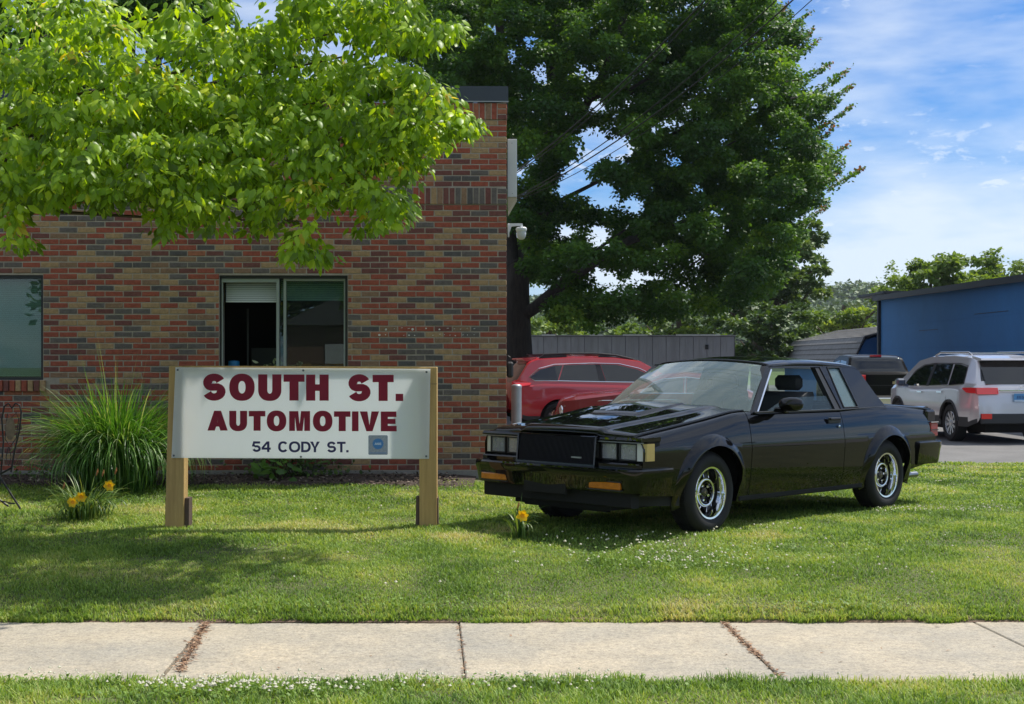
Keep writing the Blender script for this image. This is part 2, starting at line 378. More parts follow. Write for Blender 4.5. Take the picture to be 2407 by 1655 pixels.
# ---- broad weeds / clover leaves
m_clover = mat('clover_leaves', rough=.6, attr=[(0, (.08, .16, .02)), (1, (.20, .33, .045))], trans=.3)
def clover(name, spots, z0=None):
    X, Y = [], []
    for (sx, sy, rx, ry, n) in spots:
        X.append(rs.normal(sx, rx, n)); Y.append(rs.normal(sy, ry, n))
    x = np.concatenate(X); y = np.concatenate(Y); return x, y
x1, y1 = clover('c', [(1.2, 9.6, .5, .25, 500), (.9, 10.0, .5, .3, 350), (-.6, 8.5, .3, .07, 160), (1.9, 8.45, .3, .05, 160), (2.1, 10.0, .5, .2, 250), (4.8, 12.2, .5, .3, 250), (-1.6, 8.45, .5, .06, 120)])
k = (y1 > 8.36); x1, y1 = x1[k], y1[k]
x2, y2 = clover('c', [(-1.3, 6.5, .4, .09, 500), (-.2, 6.72, .5, .05, 260), (-2.3, 6.75, .25, .05, 160), (.4, 6.7, .4, .06, 120)])
k = y2 < 6.8; x2, y2 = x2[k], y2[k]
x = np.concatenate([x1, x2]); y = np.concatenate([y1, y2]); z = np.where(y > 8, ground_h(x, y) + .03, .028) + rs.uniform(-.01, .02, len(x))
a = rs.uniform(0, 6.28, len(x)); D = np.stack([np.cos(a), np.sin(a), rs.uniform(-.2, .6, len(x))], 1); N = np.stack([rs.normal(0, .3, len(x)), rs.normal(-.2, .3, len(x)), np.ones(len(x))], 1)
tag(leaves('clover_leaves', np.stack([x, y, z], 1), D, N, rs.uniform(.012, .024, len(x)), rs.rand(len(x)), m_clover, width=.5, fold=.05, droop=.05), 'low round clover leaves spread through the lawn and verge', 'clover')
# flowers : small white pompons
def pompon(cx, cy, cz, r):
    n = len(cx); u = np.array([[0, 0, 1], [1, 0, 0], [0, 1, 0], [-1, 0, 0], [0, -1, 0], [0, 0, -.5]]); V = np.stack([cx, cy, cz], 1)[:, None] + u[None] * r[:, None, None] * rs.uniform(.7, 1.2, (n, 6, 1))
    f = np.array([[0, 1, 2], [0, 2, 3], [0, 3, 4], [0, 4, 1], [5, 2, 1], [5, 3, 2], [5, 4, 3], [5, 1, 4]]); return V.reshape(-1, 3), (np.arange(n) * 6)[:, None, None] + f[None]
xf = []; yf = []
for (sx, sy, rx, ry, n) in [(1.15, 9.55, .33, .13, 62), (.75, 10.15, .35, .2, 45), (1.5, 9.9, .3, .15, 25), (1.6, 10.5, .5, .15, 18), (2.1, 10.9, .2, .1, 10), (4.1, 12.35, .35, .15, 45), (3.5, 12.2, .2, .05, 15), (5.2, 17, 1.6, 1.5, 240), (4.3, 19, 1.4, .6, 120), (1.8, 9.3, .8, .4, 20), (-1, 12.8, 2, .7, 22), (-.6, 9.2, .8, .5, 14), (6, 13.5, 1, .8, 40), (2.5, 9.3, .4, .3, 8)]:
    xf.append(rs.normal(sx, rx, n)); yf.append(rs.normal(sy, ry, n))
xf = np.concatenate(xf); yf = np.concatenate(yf); k = (yf > 8.45) & (yf < 20.6); xf, yf = xf[k], yf[k]
xg = []; yg = []
for (sx, sy, rx, ry, n) in [(-1.45, 6.49, .20, .06, 120), (-1.0, 6.47, .18, .05, 60), (-.3, 6.7, .5, .05, 45), (-2.3, 6.72, .25, .05, 26), (-.8, 6.6, .6, .08, 40), (1.1, 6.7, 1, .04, 6), (0, 6.45, .4, .06, 12)]:
    xg.append(rs.normal(sx, rx, n)); yg.append(rs.normal(sy, ry, n))
xg = np.concatenate(xg); yg = np.concatenate(yg); k = yg < 6.79; xg, yg = xg[k], yg[k]
cx = np.concatenate([xf, xg]); cy = np.concatenate([yf, yg]); cz = np.where(cy > 8, ground_h(cx, cy) + .055, .062) + rs.uniform(-.012, .018, len(cx))
V, Fc = pompon(cx, cy, cz, np.where(cy > 8, rs.uniform(.007, .0125, len(cx)), rs.uniform(.007, .012, len(cx))))
m_cf = mat('clover_blossom', (.78, .77, .62), .8, var=.2, vscale=90, trans=.2)
tag(mk('clover_blossoms', V, Fc.reshape(-1, 3), m_cf), 'tiny white clover blossoms dotted over lawn and verge', 'flowers', kind='stuff')
# fallen leaf litter at lawn edge, mulch
m_dirt = mat('edge_dirt', (.22, .145, .10), .95, var=.5, vscale=20, bump=.8, coords='Position')
X = np.arange(-6, 6.2, .06); vs = []; fs = []
for i, x_ in enumerate(X):
    t = float(vnoise(x_, 3., 2.2, 3)); vs += [(x_, 8.300 + .03 * t, .002), (x_, 8.345 + .03 * t, .012 + .012 * t), (x_, 8.44, lawn_z(x_, 8.44) - .02)]
    if i: b = 3 * i; fs += [(b - 3, b, b + 1, b - 2), (b - 2, b + 1, b + 2, b - 1)]
tag(mk('dirt_edge', vs, fs, m_dirt, smooth=180), kind='structure')

# ---------------------------------------------------------------- sidewalk
sw = thing('sidewalk', 'pale concrete walk of square slabs along the lawn', 'sidewalk', (0, 7.56, 0)); del sw['category']; sw['kind'] = 'structure'
m_slab = mat('sidewalk_concrete', (.41, .372, .302), .88, var=.16, vscale=3.5, bump=.35, bscale=120, coords='Position', stretch=(1, 1, 1))
t = NT(m_slab.node_tree); b_ = [n for n in t.n if n.type == 'BSDF_PRINCIPLED'][0]
pos = t.node('ShaderNodeNewGeometry').outputs['Position']
sp = t.noise(pos, 75, 3, .8); stn = t.noise(pos, 1.1, 4, .6)
c0 = b_.inputs['Base Color'].links[0].from_socket
c1 = t.mixc(1, c0, t.ramp(sp, [(.34, (.72, .70, .68)), (.5, (1, 1, 1)), (.68, (1.28, 1.26, 1.22))]), 'MULTIPLY')
vor = t.node('ShaderNodeTexVoronoi', feature='DISTANCE_TO_EDGE', i_Scale=.9); wv = t.node('ShaderNodeVectorMath', operation='ADD'); nz = t.node('ShaderNodeTexNoise', i_Scale=6, i_Detail=5); t.l.new(pos, nz.inputs['Vector']); t.l.new(pos, wv.inputs[0]); t.l.new(nz.outputs['Color'], wv.inputs[1]); t.l.new(wv.outputs[0], vor.inputs['Vector'])
c1 = t.mixc(.55, c1, t.ramp(vor.outputs['Distance'], [(0, (.72, .68, .62)), (.006, (1, 1, 1))]), 'MULTIPLY')
sp2 = t.noise(pos, 22, 5, .75); c1 = t.mixc(1, c1, t.ramp(sp2, [(.32, (.70, .69, .68)), (.47, (1, 1, 1)), (.66, (1.22, 1.19, 1.12))]), 'MULTIPLY')
c2 = t.mixc(1, c1, t.ramp(stn, [(.3, (.80, .82, .86)), (.7, (1.14, 1.08, 1.0))]), 'MULTIPLY'); t.l.new(c2, b_.inputs['Base Color'])
def at_g(px, py, z=0): Y = (H_ - z) * F_ / (py - HZ_); return ((px - CX_) / F_ * Y, Y)
# joints: (top pixel, bottom pixel) traced at far and near edge
jf = [-6.7, -4.4, at_g(483, 1466)[0], at_g(1078, 1468)[0], at_g(1706, 1470)[0], at_g(2312, 1476)[0], 5.6, 8.2]
jn = [-6.3, -4.2, at_g(380, 1592)[0], at_g(1096, 1592)[0], at_g(1835, 1592)[0], at_g(2560, 1592)[0], 5.5, 8.0]
gap = [.010, .010, .018, .006, .014, .007, .010, .010]
for i in range(len(jf) - 1):
    a0, a1, b0, b1 = jf[i] + gap[i] * .5, jf[i + 1] - gap[i + 1] * .5, jn[i] + gap[i] * .5, jn[i + 1] - gap[i + 1] * .5
    Yf, Yn = 8.33 - 7.56, 6.80 - 7.56; tl = [.0, .002, -.003, .002, .0, .003, 0][i]
    c = .006; top = [(b0 + c, Yn + c), (b1 - c, Yn + c), (a1 - c, Yf - c), (a0 + c, Yf - c)]; bot = [(b0, Yn), (b1, Yn), (a1, Yf), (a0, Yf)]
    vs = [(x, y, .0 + tl) for x, y in top] + [(x, y, -.006 + tl) for x, y in bot] + [(x, y, -.11) for x, y in bot]
    fs = [(0, 1, 2, 3)] + [(j + 4, (j + 1) % 4 + 4, (j + 1) % 4, j) for j in range(4)] + [(j + 8, (j + 1) % 4 + 8, (j + 1) % 4 + 4, j + 4) for j in range(4)]
    mk('slab', vs, fs, m_slab, sw)
# debris in two joints
m_deb = mat('dry_catkins', rough=.9, attr=[(0, (.13, .07, .045)), (.6, (.32, .18, .10)), (1, (.44, .30, .19))])
P = []; 
def deb(x0, y0, x1, y1, n, wid):
    t_ = rs.rand(n); wv = wid * (.35 + .9 * vnoise(t_ * 4, t_ * 0 + x0, 1.7, 2)); off = rs.normal(0, 1, n) * wv
    return np.stack([x0 + (x1 - x0) * t_ + off, y0 + (y1 - y0) * t_ + rs.normal(0, .01, n), rs.uniform(.002, .012, n)], 1)
P = np.concatenate([deb(jf[2], 8.30, jn[2] + .06, 7.0, 750, .018), deb(jf[4], 8.30, lerp(jf[4], jn[4], .62), 7.35, 380, .012), deb(lerp(jf[4], jn[4], .5), 7.55, jn[4], 6.85, 90, .008), deb(jf[3], 8.3, jn[3], 6.85, 90, .004), np.stack([rs.uniform(-3, 3, 26), rs.uniform(6.9, 8.2, 26), rs.uniform(.002, .006, 26)], 1)])
n = len(P); a = rs.uniform(0, 6.28, n); D = np.stack([np.cos(a), np.sin(a), rs.uniform(-.1, .35, n)], 1)
tag(leaves('plant_debris', P, D, np.tile([0, 0, 1.], (n, 1)) + rs.normal(0, .3, (n, 3)), rs.uniform(.012, .04, n), rs.rand(n), m_deb, width=.16, fold=.05), 'reddish brown dry plant debris packed in the walk joints', 'debris')
# ================================================================ BRICK BUILDING
WYAW = R(1.0)
bld = thing('brick_building', 'low flat roofed building of mixed red, grey and tan brick', 'building', (-.062, 15.22, 0), WYAW)
# local frame: x runs left (negative), y back, z up; front brick face at y=0
BZ0, BP, BL = .381, .0645, .2032
m_mort = mat('mortar', (.47, .40, .33), .95, var=.25, vscale=12, bump=.5, bscale=80)
SL = lambda px, Y=15.22: (px - CX_) / F_ * Y + .062
wx0, wx1, wz0, wz1 = SL(518), SL(818), 1.386, 2.552
lx0, lx1 = -7.2, SL(108)
zs1 = BZ0 + 46 * BP; zs1t = zs1 + .19; zt = zs1t + .010 + 12 * .0622; ztt = zt + .19; mj = .011
EXL = -8.3
def wallpiece(mb, x0, x1, z0, z1): mb.box(x0, -.0035, z0, x1, .30, z1)
mb = MB(); hole = [(lx0, lx1, wz0, wz1), (wx0, wx1, wz0, wz1)]
wallpiece(mb, EXL, 0 - .004, .30, wz0); wallpiece(mb, EXL, -.004, wz1, ztt - .01)
for a, b in ((EXL, lx0), (lx1, wx0), (wx1, -.004)): wallpiece(mb, a, b, wz0, wz1)
mb.box(EXL, -.0155, zs1 + .002, -.004, -.004, zs1 + .183).box(EXL, -.0175, zt + .002, -.004, -.004, zt + .183)
mb.build('wall', m_mort, bld)
sidew = MB().box(-.30, .30, .3, -.004, 26, ztt - .01); sidew.build('side_wall', mat('side_brick', (.20, .11, .08), .9, var=.4, vscale=6), bld)
MB().box(EXL, .012, -.1, -.002, 26, .30).box(EXL, -.018, -.1, .012, .012, .374).build('foundation', mat('foundation_concrete', (.34, .32, .29), .9, var=.25, vscale=5, bump=.4), bld)
MB().box(EXL, .30, ztt - .2, -.3, 26, ztt - .12).build('roof_deck', mat('roofing', (.12, .12, .12), .9), bld)
cap = MB(); cap.box(EXL, -.035, ztt + .002, .02, .02, ztt + .178).box(EXL, .02, ztt + .11, .02, .34, ztt + .178).box(-.32, .34, ztt + .002, .02, 26, ztt + .178)
cap.build('coping', mat('coping_metal', (.045, .055, .075), .45, metal=.0, var=.15, vscale=3), bld)
MB().box(EXL, -.042, ztt + .0, .024, -.036, ztt + .012).build('coping_drip', mat('drip_edge', (.35, .36, .38), .4), bld)
BC = {'red': (.42, .105, .062), 'maroon': (.23, .085, .07), 'tan': (.50, .32, .165), 'grey': (.18, .15, .135), 'brown': (.34, .20, .12), 'rust': (.45, .16, .085), 'darkgrey': (.13, .115, .11)}
bn = list(BC); m_b = [mat('brick_' + k, BC[k], .92, var=.30, vscale=24, bump=.8, bscale=70, coords='Position', thr=(.32, .62)) for k in bn]
BWT = [.36, .15, .20, .13, .09, .03, .04]
br = random.Random(5)
def brick_shape(L, H, D, seed):
    q = random.Random(seed); j = lambda: q.uniform(-.0018, .0018); c = .005
    vs = []
    for (y, i) in ((0, c), (c, 0), (D, 0)):
        for (x, z) in ((i, i), (L - i, i), (L - i, H - i), (i, H - i)): vs.append((x + j(), y + (q.uniform(-.0015, .0015) if y < .01 else 0), z + j()))
    fs = [(3, 2, 1, 0)] + [(k + 4, k, (k + 1) % 4, (k + 1) % 4 + 4) for k in range(4)] + [(k + 8, k + 4, (k + 1) % 4 + 4, (k + 1) % 4 + 8) for k in range(4)]
    return vs, [f[::-1] for f in fs]
bricks = []   # x, z, L, H, yoff, colour
def pick():
    r = br.random(); s = 0
    for i, w_ in enumerate(BWT):
        s += w_
        if r < s: return i
    return 0
def clipped(x0, x1, z0, z1):
    segs = [(x0, x1)]
    for hx0, hx1, hz0, hz1 in hole:
        if z1 > hz0 + .01 and z0 < hz1 - .01:
            ns = []
            for a, b in segs:
                if b <= hx0 or a >= hx1: ns.append((a, b)); continue
                if a < hx0: ns.append((a, hx0 - .004))
                if b > hx1: ns.append((hx1 + .004, b))
            segs = ns
    return [(a, b) for a, b in segs if b - a > .03]
def course(z, H, k, yo=0.):
    x = 0.; first = True
    last = None
    while x > EXL:
        L = BL - mj
        if first and k % 2: L = BL / 2 - mj
        x0 = x - L; c = pick()
        if last is not None and br.random() < .04: c = last
        last = c
        if first: c = br.choice([5, 0, 2, 4, 1])
        for a, b in clipped(x0, x, z, z + H): bricks.append((a, z, b - a, H, yo + br.uniform(-.002, .001), c))
        x = x0 - mj; first = False
for k in range(46):
    if k * BP + BZ0 + BP > 0: course(BZ0 + k * BP, BP - mj, k)
for k in range(12): course(zs1t + .010 + k * .0622, .0522, k)
def soldier(z, H, yo):
    for q in range(3): bricks.append((-.10 + .002, z + q * H / 3, .102, H / 3 - .009, yo, br.choice([0, 1, 5, 3])))
    x = -.108
    while x > EXL: bricks.append((x - .0585, z, .0585, H, yo + br.uniform(-.002, .002), br.choice([0, 5, 1, 3, 6, 3, 4, 2, 3] if yo > -.0125 else [0, 5, 1, 0, 5, 1, 3, 4]))); x -= .0672
soldier(zs1, .183, -.012); soldier(zt, .183, -.014)
# rowlock sill below the left window
x = lx1 + .03
while x > lx0: bricks.append((x - .058, wz0 - .125, .058, .12, -.03, br.choice([0, 2, 5, 1, 0]))); x -= .067
# below that, courses are already there; drop bricks hidden inside the sill
bricks = [b for b in bricks if not (b[4] > -.02 and b[0] > lx0 - .1 and b[0] + b[2] < lx1 + .25 and wz0 - .13 < b[1] + .03 < wz0 and b[3] < .1)]
cache = {}; left = []
solo = sorted([b for b in bricks if -1.75 < b[0] and 1.05 < b[1] < 3.3 and abs(b[2] - (BL - mj)) < .002 or (b[3] > .15 and b[0] > -1.2)], key=lambda b: (abs(b[0] + .8) * .8 + abs(b[1] - 2.2)))[:296]
sset = set(id(b) for b in solo)
for b in bricks:
    if id(b) in sset:
        var = br.randrange(3); key = (round(b[2], 3), round(b[3], 3), b[5], var)
        if key not in cache:
            vs, fs = brick_shape(b[2], b[3], .02, hash(key) % 1000 if False else (int(b[2] * 1000) * 7 + int(b[3] * 1000) * 13 + b[5] * 3 + var)); me = bpy.data.meshes.new('brick'); me.from_pydata(vs, [], fs); me.materials.append(m_b[b[5]]); cache[key] = me
        o = link(bpy.data.objects.new('brick', cache[key]), bld); o.location = (b[0], b[4] - .008, b[1])
    else: left.append(b)
V = []; Fc = []; mi = []
for i, b in enumerate(left):
    vs, fs = brick_shape(b[2], b[3], .02 - b[4] + .0, i); n = len(V); V += [(x + b[0], y + b[4] - .008, z + b[1]) for x, y, z in vs]; Fc += [tuple(q + n for q in f) for f in fs]; mi += [b[5]] * len(fs)
mk('brickwork', V, Fc, parent=bld, mats=m_b, midx=mi, kind='stuff')
# pale glue residue of removed lettering
m_res = mat('adhesive_residue', (.85, .83, .78), .8, var=.2, vscale=60); mb = MB(); q = random.Random(3)
for row, (zz, xs_) in enumerate(((at(0, 773, 15.2)[2], np.linspace(895, 1112, 15)), (at(0, 788, 15.2)[2], np.linspace(895, 1112, 17)))):
    for px in xs_:
        x = SL(px + q.uniform(-3, 3)); z = zz + q.uniform(-.008, .008); w_ = q.uniform(.006, .018)
        if q.random() < .45: mb.prism([(x + w_ * .9 * math.cos(a) * q.uniform(.7, 1.1), z + w_ * .9 * math.sin(a) * q.uniform(.5, 1.1)) for a in np.linspace(0, 5.5, 7)], -.0125, -.010)
        elif q.random() < .6: mb.prism([(x, z), (x + w_ * 1.4, z + .004), (x + w_ * 1.4, z + .009), (x, z + .006)], -.0125, -.010)
mb.build('paint_residue', m_res, bld, kind='stuff')
# ---- windows
m_fr = mat('window_frame_dark', (.018, .02, .022), .4); m_al = mat('window_aluminium', (.36, .40, .40), .35, metal=.6)
m_gl = glass('window_glass', (.62, .74, .70), refl=1.45, haze=.015)
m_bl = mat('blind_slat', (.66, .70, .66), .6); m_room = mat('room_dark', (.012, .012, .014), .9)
def window(x0, x1, kind):
    r = bpy.data.objects.new('window', None); link(r, bld); z0, z1 = wz0, wz1
    MB().box(x0, .02, z1 - .035, x1, .12, z1).box(x1 - .03, .02, z0, x1, .12, z1 - .035).box(x0, .02, z0, x0 + .02, .12, z1 - .035).box(x0 + .02, .02, z0, x1 - .03, .12, z0 + .03).build('frame', m_fr, r)
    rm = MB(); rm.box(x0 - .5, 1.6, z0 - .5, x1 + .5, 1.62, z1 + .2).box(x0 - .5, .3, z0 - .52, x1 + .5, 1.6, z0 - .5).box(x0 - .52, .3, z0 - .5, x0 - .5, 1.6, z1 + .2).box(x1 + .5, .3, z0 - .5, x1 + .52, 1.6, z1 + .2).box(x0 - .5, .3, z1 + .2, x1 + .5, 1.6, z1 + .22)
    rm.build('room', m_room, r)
    sl = MB()
    if kind == 'shut':
        MB().box(x0 + .02, .07, z0 + .03, x1 - .03, .076, z1 - .035).build('pane', m_gl, r)
        for k in range(46):
            z = z0 + .04 + k * .0235; sl.quadbox([(x0 + .03, .105, z), (x1 - .04, .105, z), (x1 - .04, .118, z + .022), (x0 + .03, .118, z + .022)], (0, .001, .001))
        sl.build('blind', m_bl, r, kind='stuff')
    else:
        xm = SL(652); xb = SL(668)
        MB().box(xm - .01, .035, z0 + .03, xm + .022, .075, z1 - .035).box(x0 + .03, .035, z1 - .075, xm - .01, .06, z1 - .036).box(x0 + .02, .03, z0 + .03, x0 + .034, .06, z1 - .036).build('sliding_sash', m_al, r)
        MB().box(xb - .01, .06, z0 + .03, xb + .02, .10, z1 - .035).box(xb + .02, .06, z1 - .06, x1 - .03, .1, z1 - .036).box(x1 - .05, .06, z0 + .03, x1 - .03, .1, z1 - .06).build('fixed_sash', m_al, r)
        MB().box(xm + .022, .078, z0 + .03, x1 - .045, .083, z1 - .05).build('pane', m_gl, r)
        zb = at(0, 706, 15.25)[2]
        k = 0; z = z1 - .06
        while z > zb:
            sl.quadbox([(x0 + .05, .125, z), (xm - .02, .125, z), (xm - .02, .137, z + .017), (x0 + .05, .137, z + .017)], (0, .001, .001))
            sl.quadbox([(xm + .03, .125, z), (x1 - .06, .125, z), (x1 - .06, .137, z + .017), (xm + .03, .137, z + .017)], (0, .001, .001)); z -= .0215
        sl.box(x0 + .05, .12, zb - .02, xm - .02, .14, zb - .004); sl.build('blind', m_bl, r, kind='stuff')
        MB().tube([(SL(566), .5, 1.3), (SL(566), .5, 2.2)], .012).box(SL(560), .9, 1.2, SL(640), 1.3, 1.75).build('shelf', mat('room_shelf', (.05, .055, .06), .6), r)
    return r
window(lx0, lx1, 'shut'); window(wx0, wx1, 'half')
# sill plant and bucket
t = thing('tub', 'white tub with bright blue lid inside the open window', 'tub', (SL(536) - .062, 15.22 + .32, wz0 + .02), WYAW)
MB().lathe([(0.001, 0), (.055, 0), (.062, .11), (.062, .13)], 20).build('container', mat('white_plastic', (.6, .62, .62), .5), t, smooth=40)
MB().lathe([(.066, .125), (.066, .145), (.062, .19), (.001, .20)], 20).build('lid', mat('blue_plastic', (.02, .22, .52), .4), t, smooth=40)
t = thing('houseplant', 'variegated leafy houseplant on the sill behind the sign top', 'plant', (SL(660) - .062, 15.20 + .16, wz0 + .03), WYAW)
n = 90; PP = np.stack([rs.normal(0, .16, n), rs.normal(0, .03, n), rs.uniform(.03, .17, n) * np.exp(-np.abs(rs.normal(0, .5, n)))], 1); PP[:, 2] += .02
leaves('foliage', PP, np.stack([rs.normal(0, 1, n), rs.normal(-.3, .4, n), rs.normal(.1, .5, n)], 1), np.stack([rs.normal(0, .4, n), rs.normal(-.8, .3, n), np.ones(n)], 1), rs.uniform(.05, .09, n), rs.rand(n), mat('houseplant_leaf', rough=.5, attr=[(0, (.06, .12, .03)), (.6, (.2, .28, .1)), (1, (.5, .52, .32))], trans=.2), t, shape='leaf', width=.3)
MB().lathe([(0.001, 0), (.05, 0), (.065, .07), (.001, .07)], 16).build('pot', mat('pot_dark', (.05, .05, .05), .6), t, smooth=40)
# ---- things on the side of the building
t = thing('light_box', 'flat white metal sign box on the building corner under the eave', 'sign box', (-.05, 15.3, 0))
z0_, z1_ = at(0, 463, 15.3)[2], at(0, 327, 15.3)[2]
MB().box(0, 0, z0_, .105, .5, z1_, ch=.003).build('box_panel', mat('white_sheet_metal', (.66, .67, .68), .55, var=.08, vscale=3), t)
MB().prism([(0, z0_ - .002), (.100, z0_ - .002), (0.004, z0_ - .17)], .01, .48).build('bracket', mat('tan_bracket', (.50, .42, .30), .7), t)
MB().box(.05, -.004, z0_ + .035, .058, 0, z0_ + .043).box(.045, -.004, z1_ - .05, .053, 0, z1_ - .042).build('screw', mat('steel_screw', (.2, .2, .2), .4, metal=1), t)
t = thing('security_camera', 'white dome security camera on a wall arm at the building corner', 'camera', (-.05, 15.35, 0))
mw = mat('white_housing', (.72, .73, .74), .45); cz = at(0, 530, 15.35)[2]
MB().box(0, -.03, cz - .13, .02, .05, cz + .02, ch=.006).prism([(0.018, cz - .09), (.045, cz - .012), (.15, cz + .0), (.165, cz + .006), (.165, cz + .022), (.018, cz + .022)], -.018, .022).tube([(.15, .0, cz + .02), (.155, 0, cz - .02)], .018, 10).build('arm', mw, t, smooth=40)
M_ = Matrix.Translation((.155, 0, cz - .02)) @ Matrix.Rotation(math.pi, 4, 'X')
MB().lathe([(0.001, 0), (.05, .0), (.062, .012), (.063, .03), (.058, .045), (.052, .05)], 28, M_).build('dome_base', mw, t, smooth=40)
MB().lathe([(.052, .05), (.054, .075), (.05, .105), (.038, .128), (.02, .14), (0.001, .143)], 28, M_).build('dome', mat('dome_cover', (.55, .56, .57), .2), t, smooth=60)
t = thing('wall_box', 'black rounded utility box on the side wall behind the corner', 'utility box', (-.06, 15.5, 0)); z0_, z1_ = at(0, 888, 15.5)[2], at(0, 850, 15.5)[2]
MB().box(0, 0, z0_, .075, .22, z1_, ch=.02).build('cover', mat('black_plastic', (.012, .012, .014), .5), t)
MB().tube([(.03, .05, z1_ - .01), (.04, .05, z1_ + .05), (.01, .06, z1_ + .07)], .006, 6).build('conduit', mat('black_plastic'), t)
# mulch bed
m_mul = mat('mulch', (.09, .06, .045), .95, var=.5, vscale=30, bump=1, bscale=50, coords='Position')
sheet('mulch_bed', np.arange(-7, -.3, .1), np.array([14.12, 14.25, 14.5, 14.8, 14.95, 15.1, 15.21]), lambda x, y: lawn_z(x, y) + (-.01 if y < 14.15 else .012) + .02 * float(vnoise(x, y, 5)), m_mul)
n = 5200; x = rs.uniform(-6, -.6, n); y = rs.uniform(14.15, 15.18, n); a = rs.uniform(0, 6.28, n)
tag(leaves('mulch_chips', np.stack([x, y, ground_h(x, y) + rs.uniform(.0, .05, n)], 1), np.stack([np.cos(a), np.sin(a), rs.normal(.2, .3, n)], 1), rs.normal(0, .4, (n, 3)) + [0, 0, 1], rs.uniform(.02, .06, n), rs.rand(n), mat('mulch_chip', rough=.9, attr=[(0, (.04, .025, .02)), (.7, (.13, .09, .065)), (1, (.28, .23, .18))]), width=.25), 'dark shredded mulch chips along the wall base', 'mulch')
# ================================================================ ROADSIDE SIGN
SY = 11.2
def sg(zx, zy, Y=SY): p = at(350 + zx / 3.269, 820 + zy / 3.269, Y); return p[0], p[2]
def letter(ch, x0, x1, y0, y1, sv, sh):
    """closed outlines of a capital in a box; y up"""
    X = lambda t: x0 + (x1 - x0) * t; w = x1 - x0; h = y1 - y0; cx = (x0 + x1) / 2; cy = (y0 + y1) / 2; N = 40
    def ring(cx, cy, rx, ry, a0=0, a1=360, n=N, e=2.25):
        out = []
        for i in range(n + (0 if a1 - a0 == 360 else 1)):
            a = R(a0 + (a1 - a0) * i / n); c, s_ = math.cos(a), math.sin(a)
            out.append((cx + rx * math.copysign(abs(c) ** (2 / e), c), cy + ry * math.copysign(abs(s_) ** (2 / e), s_)))
        return out
    if ch == 'O': return [ring(cx, cy, w / 2, h / 2), ring(cx, cy, w / 2 - sv, h / 2 - sh)[::-1]]
    if ch == 'C':
        o_ = ring(cx, cy, w / 2, h / 2, 38, 322); i_ = ring(cx, cy, w / 2 - sv, h / 2 - sh, 40, 320)[::-1]; return [o_ + i_]
    if ch == 'D':
        o_ = [(x0, y0), (x0 + w * .45, y0)] + ring(x0 + w * .45, cy, w * .55, h / 2, -90, 90)[1:-1] + [(x0 + w * .45, y1), (x0, y1)]
        i_ = [(x0 + sv, y0 + sh), (x0 + w * .45, y0 + sh)] + ring(x0 + w * .45, cy, w * .55 - sv, h / 2 - sh, -90, 90)[1:-1] + [(x0 + w * .45, y1 - sh), (x0 + sv, y1 - sh)]
        return [o_, i_[::-1]]
    if ch == 'U':
        r = w / 2; ry = min(r, h * .42)
        o_ = [(x0, y1), (x0, y0 + ry)] + ring(cx, y0 + ry, r, ry, 180, 360)[1:-1] + [(x1, y0 + ry), (x1, y1), (x1 - sv, y1), (x1 - sv, y0 + ry)]
        i_ = ring(cx, y0 + ry, r - sv, ry - sh, 180, 360)[1:-1][::-1] + [(x0 + sv, y0 + ry), (x0 + sv, y1)]
        return [o_ + i_]
    if ch == 'T': return [[(x0, y1), (x0, y1 - sh), (cx - sv / 2, y1 - sh), (cx - sv / 2, y0), (cx + sv / 2, y0), (cx + sv / 2, y1 - sh), (x1, y1 - sh), (x1, y1)]]
    if ch == 'H':
        m = sh * .45; return [[(x0, y0), (x0 + sv, y0), (x0 + sv, cy - m), (x1 - sv, cy - m), (x1 - sv, y0), (x1, y0), (x1, y1), (x1 - sv, y1), (x1 - sv, cy + m), (x0 + sv, cy + m), (x0 + sv, y1), (x0, y1)]]
    if ch == 'I' or ch == '.': return [[(x0, y0), (x1, y0), (x1, y1), (x0, y1)]]
    if ch == 'E': m = sh * .46; return [[(x0, y0), (x1, y0), (x1, y0 + sh), (x0 + sv, y0 + sh), (x0 + sv, cy - m), (x1 - w * .07, cy - m), (x1 - w * .07, cy + m), (x0 + sv, cy + m), (x0 + sv, y1 - sh), (x1 - w * .02, y1 - sh), (x1 - w * .02, y1), (x0, y1)]]
    if ch == 'A':
        s_ = sv * 1.02; tw = w * .17
        f = lambda y, side: (cx + side * (w / 2 + (tw - w / 2) * ((y - y0) / h)))
        yb = y0 + h * .20; yc = y0 + h * .20 + sh * .75
        L = lambda y: f(y, -1) + s_ * 1.02; Rr = lambda y: f(y, 1) - s_ * 1.02
        yt = y0 + h * .80
        return [[(f(y0, -1), y0), (L(y0), y0), (L(yb), yb), (Rr(yb), yb), (Rr(y0), y0), (f(y0, 1), y0), (cx + tw, y1), (cx - tw, y1)], [(L(yc), yc), (cx, yt - h * .02 if L(yt) > cx else yt), (Rr(yc), yc)]]
    if ch == 'V': tw = w * .16; return [[(x0, y1), (x0 + sv * 1.08, y1), (cx, y0 + h * .30), (x1 - sv * 1.08, y1), (x1, y1), (cx + tw, y0), (cx - tw, y0)]]
    if ch == 'Y': return [[(x0, y1), (x0 + sv * 1.25, y1), (cx, cy + h * .02), (x1 - sv * 1.25, y1), (x1, y1), (cx + sv / 2, cy - h * .10), (cx + sv / 2, y0), (cx - sv / 2, y0), (cx - sv / 2, cy - h * .10)]]
    if ch == 'M': return [[(x0, y0), (x0 + sv * .82, y0), (x0 + sv * .82, y1 - h * .28), (cx - sv * .42, y0), (cx + sv * .42, y0), (x1 - sv * .82, y1 - h * .28), (x1 - sv * .82, y0), (x1, y0), (x1, y1), (x1 - sv * 1.28, y1), (cx, y0 + h * .34), (x0 + sv * 1.28, y1), (x0, y1)]]
